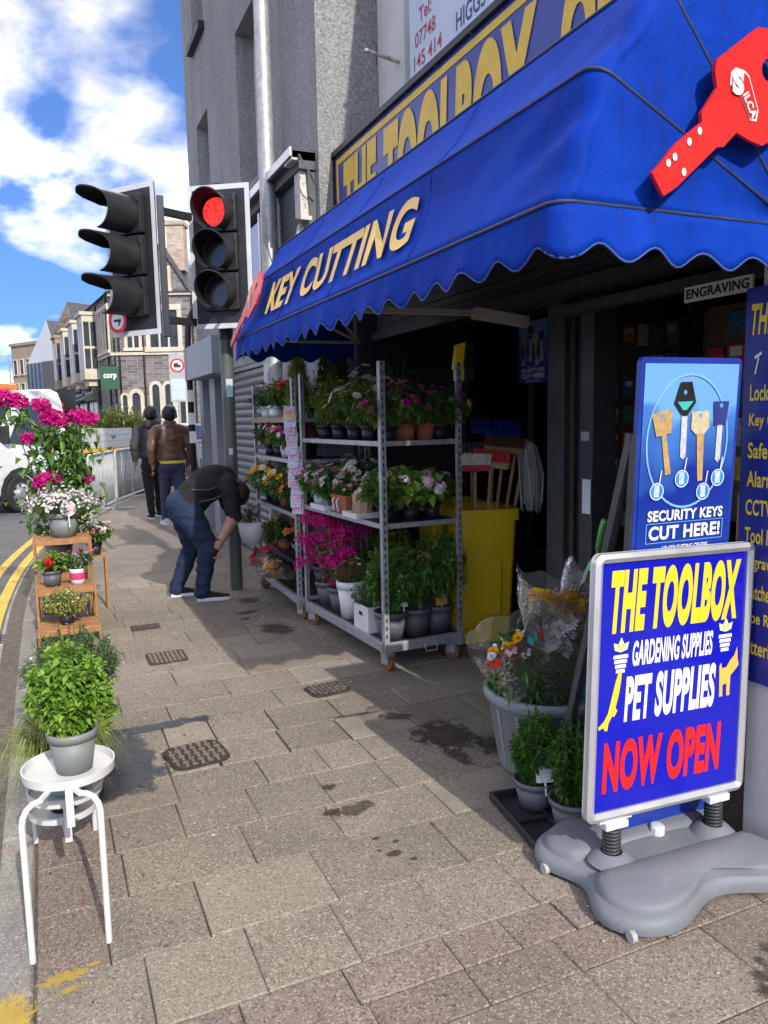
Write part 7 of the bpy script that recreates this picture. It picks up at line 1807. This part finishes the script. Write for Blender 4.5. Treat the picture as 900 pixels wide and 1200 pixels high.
case('tool_case','blue tool case with a handle on top of the silver cases',2.78,2.98,2.62,2.98,.843,.93,M_case2)
bs_=thing('basket_stack','stack of striped wicker baskets on a crate by the white wall','basket',(2.86,2.26,0))
b=MB(); b.box(-.14,.14,-.14,.14,.02,1.22); b.build('display_crate',M_slatwood,bs_,bevel=.005)
for k in range(9):
    z=1.22+k*.052; r0=.115+.006*k; b=MB(); b.lathe([(.001,0),(r0,0),(r0+.025,.05),(r0+.03,.085),(r0+.02,.085),(r0,.02)],(0,0,z),24,m=k%2)
    b.build('basket',[mat('straw_wicker',(.42,.26,.13),.8,var=.3,nscale=40,bump=.6,bscale=90),mat('dark_wicker',(.13,.06,.035),.8,var=.3,nscale=40,bump=.6,bscale=90)],bs_,smooth=True)
su=thing('shelf_unit','tall wooden shelving with boxes and tins deep inside the shop','shelving',(4.3,3.9,.02))
for z in (.1,.55,1.0,1.45,1.9):
    b=MB(); b.box(-.15,.25,-2.1,1.3,z,z+.03); b.build('shelf',M_woodhead,su)
for y in (-2.1,-.95,.2,1.27):
    b=MB(); b.box(-.15,.25,y,y+.035,0,2.3); b.build('upright',M_woodhead,su)
R=random.Random(77); cols=[(.3,.04,.03),(.05,.1,.28),(.35,.3,.08),(.3,.3,.3),(.05,.16,.08),(.42,.25,.12),(.5,.5,.48)]
names=['red','navy','ochre','grey','green','tan','white']
place_names=['bottom','second','third','fourth','top']; cnt=0
for zi,z in enumerate((.13,.58,1.03,1.48,1.93)):
    for k,y in enumerate((-1.95,-1.25,-.65,-.1,.45,.95)):
        ci=(k*3+zi*2)%7; w=R.uniform(.16,.26); h=R.uniform(.15,.34)
        b=MB(); b.box(-.13,.12,0,w,0,h); o=b.build('stock_box',mat('box_'+names[ci],cols[ci],.6,var=.2,nscale=12)); o.location=(4.3,3.9+y,.02+z)
        tag(o,f"{names[ci]} stock box, {['first','second','third','fourth','fifth','sixth'][k]} from the door side on the {place_names[zi]} shelf in the shop",'box','boxes on the shop shelves')
# tools hanging near the brooms: a yellow and black pair of work gloves on the trolley post
gl=thing('work_gloves','yellow and black work gloves hanging from the shop-side trolley post','gloves',TA(.60,.03,1.84))
for k,(dx,mm) in enumerate(((-.03,M_yelprint),(.04,M_blackprint))):
    b=MB(); b.obox((dx,0,.10),(.035,0,.012),(0,.018,0),(.01,0,.075))
    for j in range(4): b.obox((dx-.026+.018*j,0,-.005-.012*(j%3==1)),(.0075,0,0),(0,.012,0),(0,0,.05))
    b.obox((dx+.045,0,.07),(.009,0,0),(0,.012,0),(.012,0,.035)); b.build('glove',mm,gl,bevel=.006)

# pegboard of small stock seen through the doorway and the window
def pegboard(label,loc,w,h,nx,ny,seed,rz=0):
    t=thing('pegboard',label,'display board',loc,rz); R=random.Random(seed)
    b=MB(); b.box(0,.02,-w,0,0,h); b.build('board',mat('pegboard_brown',(.16,.11,.07),.8,var=.1),t)
    cols_=[(.55,.06,.05),(.65,.48,.06),(.06,.16,.42),(.55,.55,.52),(.62,.30,.06),(.08,.30,.14),(.30,.30,.32)]
    for i in range(nx):
        for j in range(ny):
            if R.random()<.12: continue
            pw=w/nx*R.uniform(.5,.8); ph=h/ny*R.uniform(.55,.85); x=-w*(i+.5)/nx; z=h*(j+.5)/ny; k=R.randrange(7)
            b=MB(); b.box(-.035,-.005,x-pw/2,x+pw/2,z-ph/2,z+ph/2); o=b.build('packet',mat('packet_stock_%d'%k,cols_[k],.45,var=.35,nscale=30),t,bevel=.004,seg=1)
            if R.random()<.7:
                q=MB(); q.box(-.037,-.035,x-pw*.35,x+pw*.35,z+ph*.08,z+ph*.4); q.build('header_card',M_whiteprint,o)
    return t
pegboard('pegboard of packeted hardware seen through the doorway',(3.52,3.34,.95),1.2,1.2,8,6,1)
pegboard('pegboard of packeted tools behind the shop window',(4.0,5.7,.7),1.7,1.5,10,7,2)
pegboard('narrow pegboard of small packets just inside the doorway beside the jamb',(2.90,3.635,.55),.55,1.55,5,10,3,rad(90))
for (x,y,z,w,h,lab,mm) in ((2.735,3.43,1.02,.07,.19,'white notice taped to the door jamb, lower','w'),(3.42,4.35,1.9,.16,.12,'small yellow card stuck in the shop window','y'),(3.42,4.62,1.35,.13,.2,'white notice stuck in the shop window beside the brooms','w')):
    b=MB(); b.box(-.003,0,-w,0,0,h); o=b.build('notice_card',M_whiteprint if mm=='w' else M_yelprint); o.location=(x-.022 if x<3 else x-.024,y,z); tag(o,lab,'notice')

# grit, chips of leaf and fallen petals on the flags
R=random.Random(99); gr=MB()
for i in range(420):
    x=R.uniform(-.1,2.4); y=R.uniform(1.0,7.2); k=R.uniform(.0015,.0045)*(1.6 if R.random()<.1 else 1); q=R.uniform(0,6.28); c,s_=math.cos(q)*k,math.sin(q)*k
    gr.add([(x+c*1.6,y+s_*1.6,.004),(x-s_,y+c,.004),(x-c*1.6,y-s_*1.6,.004),(x+s_,y-c,.004),(x,y,.004+k*.7)],[(0,1,4),(1,2,4),(2,3,4),(3,0,4)],0 if R.random()<.6 else 1)
for i in range(70):
    x,y=R.gauss(1.55,.22),R.uniform(4.0,7.0)
    if R.random()<.35: x,y=R.gauss(.15,.2),R.uniform(2.4,6.8)
    leaf(gr,Vector((x,y,.007)),Vector((R.uniform(-1,1),R.uniform(-1,1),.1)),R.uniform(.012,.024),R.uniform(.008,.014),R,R.choice((2,3,4)),droop=0)
o=gr.build('pavement_grit',[mat('pale_grit',(.5,.46,.4),.9),mat('dark_grit',(.07,.06,.05),.9),PM,LD,PW]); tag(o,'grit and fallen petals scattered over the paving','grit',kind='stuff')
# ================================================================== PEOPLE
def figure(name,label,loc,rz,J,B,mats,shade_extra=None,wide=None,lat=(1,0,0),vox=.02):
    """J: joint -> (x,y,z,r); B: (a,b,material key). Tapered limbs fused by remeshing into one continuous body.
    wide: joint -> widening across the body's lateral axis"""
    t=thing(name,label,'person',loc,rz); wide=wide or {}; lat=Vector(lat)
    mb=MB()
    for a,b,k in B:
        A,Bv=Vector(J[a][:3]),Vector(J[b][:3]); ra,rb=J[a][3],J[b][3]; d=Bv-A; L=d.length; d.normalize()
        up=Vector((0,0,1)) if abs(d.z)<.9 else Vector((0,1,0)); x=d.cross(up).normalized(); y=d.cross(x)
        rings=[(-ra*math.cos(q),ra*math.sin(q),0) for q in (.25,.6,1.0)]+[(L*f,ra+(rb-ra)*f,f) for f in (0,.25,.5,.75,1)]+[(L+rb*math.sin(q),rb*math.cos(q),1) for q in (.57,.97,1.32)]
        n=16; base=len(mb.v)
        for h,r,f in rings:
            w=wide.get(a,1)*(1-f)+wide.get(b,1)*f
            for j in range(n):
                q=2*math.pi*j/n; o=(x*math.cos(q)+y*math.sin(q))*max(r,.002); o=o+lat*(o.dot(lat)*(w-1)); mb.v.append(tuple(A+d*h+o))
        for i in range(len(rings)-1):
            for j in range(n): mb.f.append((base+i*n+j,base+i*n+(j+1)%n,base+(i+1)*n+(j+1)%n,base+(i+1)*n+j))
        mb.f.append(tuple(base+j for j in range(n))[::-1]); mb.f.append(tuple(base+(len(rings)-1)*n+j for j in range(n)))
    me=bpy.data.meshes.new('body'); me.from_pydata(mb.v,[],mb.f)
    bm=bmesh.new(); bm.from_mesh(me); bmesh.ops.recalc_face_normals(bm,faces=bm.faces); bm.to_mesh(me); bm.free()
    o=bpy.data.objects.new('body',me)
    md=o.modifiers.new('r','REMESH'); md.mode='VOXEL'; md.voxel_size=vox
    md=o.modifiers.new('s','SMOOTH'); md.factor=.5; md.iterations=4
    m2,_d0=to_mesh(o); m2.name='body'
    m2.materials.clear(); mk=list(mats)
    for k in mk: m2.materials.append(mats[k])
    P={k:Vector(J[k][:3]) for k in J}; Rr={k:J[k][3] for k in J}
    for v in m2.vertices:      # cloth creases
        c=v.co; v.co=c+v.normal*(noise.noise(Vector((c.x*6,c.y*6,c.z*17)))*.013+noise.noise(Vector((c.x*15+c.z*9,c.y*15,c.z*24)))*.008)
    import numpy as np
    m2.update(); n_=len(m2.polygons); C_=np.empty(n_*3); m2.polygons.foreach_get('center',C_); C_=C_.reshape(-1,3); best=np.full(n_,1e9); bk_=np.zeros(n_,int); la=np.array(lat)
    for bi,(a,b,k) in enumerate(B):
        A=np.array(P[a]); ab=np.array(P[b])-A; t_=np.clip((C_-A)@ab/max(1e-9,ab@ab),0,1); w=wide.get(a,1)*(1-t_)+wide.get(b,1)*t_
        e=C_-(A+t_[:,None]*ab); e=e-la*((e@la)*(1-1/w))[:,None]; d=np.linalg.norm(e,axis=1)/(Rr[a]*(1-t_)+Rr[b]*t_)
        m_=d<best; best[m_]=d[m_]; bk_[m_]=bi
    idx=[]
    for i in range(n_):
        k=B[bk_[i]][2]
        if shade_extra: k=shade_extra(Vector(C_[i]),k)
        idx.append(mk.index(k))
    m2.polygons.foreach_set('material_index',idx); m2.polygons.foreach_set('use_smooth',[True]*n_)
    o=bpy.data.objects.new('body',m2); COL.objects.link(o); o.parent=t; return t
M_skin=mat('skin',(.42,.23,.16),.55,var=.08,nscale=12); M_skind=mat('skin_tan',(.24,.13,.085),.55,var=.08)
def fabric(n,c,v=.15,s=14,b=.35): return mat(n,c,.85,var=v,nscale=s,bump=b,bscale=26,spec=.2)
M_jeans=mat('blue_denim',(.008,.020,.055),.85,var=.35,nscale=5,bump=.6,bscale=22,wear=((.018,.040,.09),.60,5))
M_bjack=fabric('black_jacket',(.020,.020,.021)); M_brown=mat('brown_leather_jacket',(.10,.055,.03),.45,var=.25,nscale=6,bump=.5,bscale=18); M_navytr=fabric('navy_trousers',(.045,.045,.085)); M_blktr=fabric('black_trousers',(.015,.015,.017)); M_greyhood=fabric('charcoal_hoodie',(.055,.05,.05))
M_hairk=mat('black_hair',(.010,.009,.008),.5,var=.4,nscale=40); M_hairb=mat('brown_hair',(.05,.025,.014),.55,var=.4,nscale=40)
M_shoek=fabric('black_shoe',(.02,.02,.022)); M_sole=mat('white_sole',(.66,.66,.64),.6,var=.05); M_shoew=fabric('white_shoe',(.55,.55,.53))
def shoe(parent,heel,direction,L=.28,up=M_shoek,pitch=0,z=0,logo=False):
    e=bpy.data.objects.new('shoe',None); COL.objects.link(e); e.parent=parent; e.location=heel; e.rotation_euler=(0,-pitch,math.atan2(direction[1],direction[0]))
    P=[(0,.034),(.06,.036),(.13,.036),(.20,.046),(.25,.042),(.275,.022)]; s=L/.28
    def hull(z0s,m,nm,kx=1):
        b=MB(); ring=[(x*s,y*s) for x,y in P]+[(x*s,-y*s) for x,y in P[::-1]]
        n=len(ring)
        for zz,sc in z0s:
            for i,(x,y) in enumerate(ring):
                zt=zz(x/s) if callable(zz) else zz
                b.v.append((.02+(x-.02)*(1-(1-sc)*.4),y*sc,zt))
        for k in range(len(z0s)-1):
            for j in range(n): b.f.append((k*n+j,k*n+(j+1)%n,(k+1)*n+(j+1)%n,(k+1)*n+j)); b.m.append(0)
        b.f.append(tuple(range(n))[::-1]); b.m.append(0); b.f.append(tuple(range((len(z0s)-1)*n,len(z0s)*n))); b.m.append(0)
        return b.build(nm,m,e,smooth='auto',bevel=.004)
    hull([(0,.98),(.014,1.03),(.030,1.02)],M_sole,'sole')
    up_=lambda x:.105-.06*max(0,(x-.06)/.21)**.8
    hull([(.030,1.0),(lambda x:.03+(up_(x)-.03)*.6,.93),(up_,.55)],up,'upper')
    return e
# --- man bending towards the trolley
J={'pelvis':(.05,.0,.80,.150),'seat':(.03,.0,.83,.148),'waist':(.17,.0,.95,.155),'chest':(.29,.0,1.03,.165),'collar':(.385,.0,1.05,.125),'neck':(.465,.01,1.0,.062),'head':(.52,.015,.94,.088),'crown':(.55,.02,.88,.078),
   'hipL':(.05,.10,.76,.125),'kneeL':(.12,.14,.46,.088),'ankL':(-.03,.15,.10,.066),'cufL':(-.035,.15,.075,.072),'hipR':(.07,-.10,.76,.130),'kneeR':(.21,-.14,.47,.090),'ankR':(.14,-.14,.10,.066),'cufR':(.135,-.14,.075,.072),
   'shR':(.40,-.20,1.0,.092),'elR':(.42,-.27,.74,.066),'wrR':(.31,-.245,.55,.034),'haR':(.285,-.225,.49,.034),
   'shL':(.42,.20,.98,.09),'elL':(.50,.22,.73,.066),'wrL':(.62,.14,.61,.034),'haL':(.68,.125,.59,.034)}
Bn=[('seat','pelvis','jeans'),('pelvis','waist','jacket'),('waist','chest','jacket'),('chest','collar','jacket'),('collar','neck','skin'),('neck','head','skin'),('head','crown','hair'),
    ('pelvis','hipL','jeans'),('hipL','kneeL','jeans'),('kneeL','ankL','jeans'),('ankL','cufL','jeans'),('pelvis','hipR','jeans'),('hipR','kneeR','jeans'),('kneeR','ankR','jeans'),('ankR','cufR','jeans'),
    ('collar','shR','jacket'),('shR','elR','jacket'),('elR','wrR','skin'),('wrR','haR','skin'),('collar','shL','jacket'),('shL','elL','jacket'),('elL','wrL','skin'),('wrL','haL','skin')]
hipx=lambda c,k:('jeans' if (k=='jacket' and (c.x*.80+c.z*.60)<.53) else k)
man=figure('person','man in a black jacket and blue jeans bending over to the flower trolley',(1.05,6.84,0),0,J,Bn,dict(jacket=M_bjack,jeans=M_jeans,skin=M_skin,hair=M_hairb),hipx,{'pelvis':1.15,'seat':1.15,'waist':1.2,'chest':1.3,'collar':1.3},(0,1,0),.014)
b=MB(); b.ball((.535,.015,.92),.102,n=16,k=10,sz=1.0); o=b.build('hair',M_hairb,man,smooth=True)
for v in o.data.vertices: v.co+=v.normal*(noise.noise(v.co*40)*.012)
def fingers(parent,base,d,side,spread,m,s=1.0,curl=.5):
    """four fingers and a thumb leaving the palm"""
    d=Vector(d).normalized(); side=Vector(side).normalized(); up=d.cross(side); b=MB()
    for i,L in enumerate((.062,.072,.068,.054)):
        o=Vector(base)+side*(-.027+.018*i)*s; p1=o+d*L*.5*s+side*(i-1.5)*spread; p2=p1+(d*(1-curl)+up*curl)*L*.35*s; p3=p2+(d*(1-2*curl)+up*curl*1.4).normalized()*L*.25*s
        b.tube([o,p1,p2,p3],[.0088*s,.0085*s,.008*s,.0065*s],7)
    o=Vector(base)-d*.045*s-side*.032*s; p1=o-side*.025*s+d*.022*s; p2=p1+d*.032*s-side*.006*s; b.tube([o,p1,p2],[.011*s,.010*s,.008*s],7)
    b.build('fingers',m,parent,smooth=True)
fingers(man,(.265,-.195,.43),(.1,.25,-.9),(1,.1,.1),.001,M_skin); fingers(man,(.71,.115,.58),(1,-.1,-.25),(.1,1,0),.001,M_skin)
b=MB(); b.tube([(.298+.037*math.cos(q*.5236),-.237+.034*math.sin(q*.5236),.545-.01*math.cos(q*.5236)) for q in range(12)],.007,6,closed=True); b.build('watch_strap',M_black,man)
for s_,f_ in ((-.08,.15),(-.0,.0)): pass
shoe(man,(-.09,.15,.0),(1,-.05),.29); shoe(man,(.09,-.14,.0),(1,-.08),.30)
b=MB(); b.tube([(.08,-.19,.99),(.22,-.222,.98),(.38,-.20,1.03)],.004,5); b.tube([(.14,-.20,.88),(.26,-.226,.90),(.36,-.22,.94)],.004,5); b.build('jacket_seam',mat('seam_grey',(.11,.105,.1),.8),man)
b=MB(); b.tube([(.455+.075*math.cos(q*.5236)*.6,.01+.078*math.sin(q*.5236),1.01+.075*math.cos(q*.5236)*.8) for q in range(12)],.014,6,closed=True); b.build('collar',M_bjack,man,smooth=True)
b=MB(); b.obox((.06,-.178,.80),(.055,-.004,-.045),(.0,.004,0),(.03,0,.045)); b.build('jeans_pocket',mat('denim_pocket',(.014,.03,.07),.85),man,bevel=.004)
# --- two men walking away
def walker(label,loc,rz,mats,H=1.0,lf=1,hood=False):
    k=H
    fl,fr=(.16,-.22) if lf>0 else (-.14,.14); zr=.13 if lf>0 else .10
    J={'pelvis':(0,0,1.0*k,.140),'seat':(0,-.02,.92*k,.135),'waist':(0,0,1.12*k,.140),'chest':(0,.01,1.33*k,.150),'collar':(0,.0,1.45*k,.105),'neck':(0,.01,1.56*k,.058),'head':(0,.02,1.65*k,.090),'crown':(0,.01,1.71*k,.082),
       'hipL':(-.09,0,.86*k,.112),'kneeL':(-.10,fl*.45+.03,.50*k,.080),'ankL':(-.10,fl,.10*k,.058),'hipR':(.09,0,.86*k,.112),'kneeR':(.10,fr*.35+.05,.50*k,.080),'ankR':(.10,fr,zr*k,.058),
       'shL':(-.21,0,1.41*k,.088),'elL':(-.30,-.04,1.16*k,.072),'wrL':(-.27,.05,.95*k,.052),'haL':(-.255,.08,.87*k,.036),'shR':(.21,0,1.41*k,.088),'elR':(.305,-.04,1.16*k,.072),'wrR':(.27,.05,.95*k,.052),'haR':(.25,.09,.87*k,.036)}
    B=[('seat','pelvis','legs'),('pelvis','waist','top'),('waist','chest','top'),('chest','collar','top'),('collar','neck','skin'),('neck','head','skin'),('head','crown','hair'),('pelvis','hipL','legs'),('hipL','kneeL','legs'),('kneeL','ankL','legs'),('pelvis','hipR','legs'),('hipR','kneeR','legs'),('kneeR','ankR','legs'),
       ('collar','shL','top'),('shL','elL','top'),('elL','wrL','top'),('wrL','haL','skin'),('collar','shR','top'),('shR','elR','top'),('elR','wrR','top'),('wrR','haR','skin')]
    t=figure('person',label,loc,rz,J,B,mats,lambda c,kk:('hem' if (kk in('top','legs') and abs(c.x)<.205 and .945*k<c.z<.975*k) else ('legs' if kk=='top' and c.z<.945*k and abs(c.x)<.205 else kk)) if 'hem' in mats else ('legs' if kk=='top' and c.z<.90*k and abs(c.x)<.22 else kk),{'pelvis':1.45,'seat':1.3,'waist':1.4,'chest':1.45,'collar':1.5})
    b=MB(); b.ball((0,-.018,1.68*k),.110,n=18,k=12,sz=1.12); o=b.build('hair',mats['hair'],t,smooth=True)
    for v in o.data.vertices: v.co+=v.normal*(noise.noise(v.co*30+Vector((loc[0],0,0)))*.014)
    b=MB(); b.lathe([(.088,-.03),(.098,.0),(.090,.035),(.078,.04)],(0,0,1.525*k),18,sx=1.05,sy=.95); b.build('collar',mats['top'],t,smooth=True)
    for s in (-1,1):
        b=MB(); b.ball((s*.105,.02,1.63*k),.022,n=8,k=6,sz=1.4); b.build('ear',mats['skin'],t,smooth=True)
        fingers(t,(s*.26,.09,.81*k),(0,.1,-1),(0,s*1,.1),.001,mats['skin'],.95)
    if hood: b=MB(); b.lathe([(.07,-.06),(.135,-.05),(.15,0),(.12,.05),(.08,.07)],(0,-.045,1.50*k),20,sx=1.05,sy=.8); b.build('hood',mats['top'],t,smooth=True)
    return t,J
w1,J1=walker('man in a brown leather jacket and navy trousers walking away','' or (1.755,11.9,0),rad(6),dict(top=M_brown,legs=M_navytr,skin=M_skind,hair=M_hairk,hem=mat('yellow_shirt_hem',(.70,.50,.05),.8)),1.01,1)
shoe(w1,(-.10,.09,.0),(0,1),.28,M_shoew); shoe(w1,(.10,-.31,.06),(0,1),.28,M_shoew,pitch=-.9)
w2,J2=walker('man in a dark hooded jacket and black trousers walking away beside the barrier','' or (1.62,13.0,0),rad(8),dict(top=M_greyhood,legs=M_blktr,skin=M_skind,hair=M_hairk),1.02,-1,True)
shoe(w2,(-.10,-.19,.0),(0,1),.28,M_shoek); shoe(w2,(.10,.07,.0),(0,1),.28,M_shoek)

bpy.data.scenes.remove(TMP)
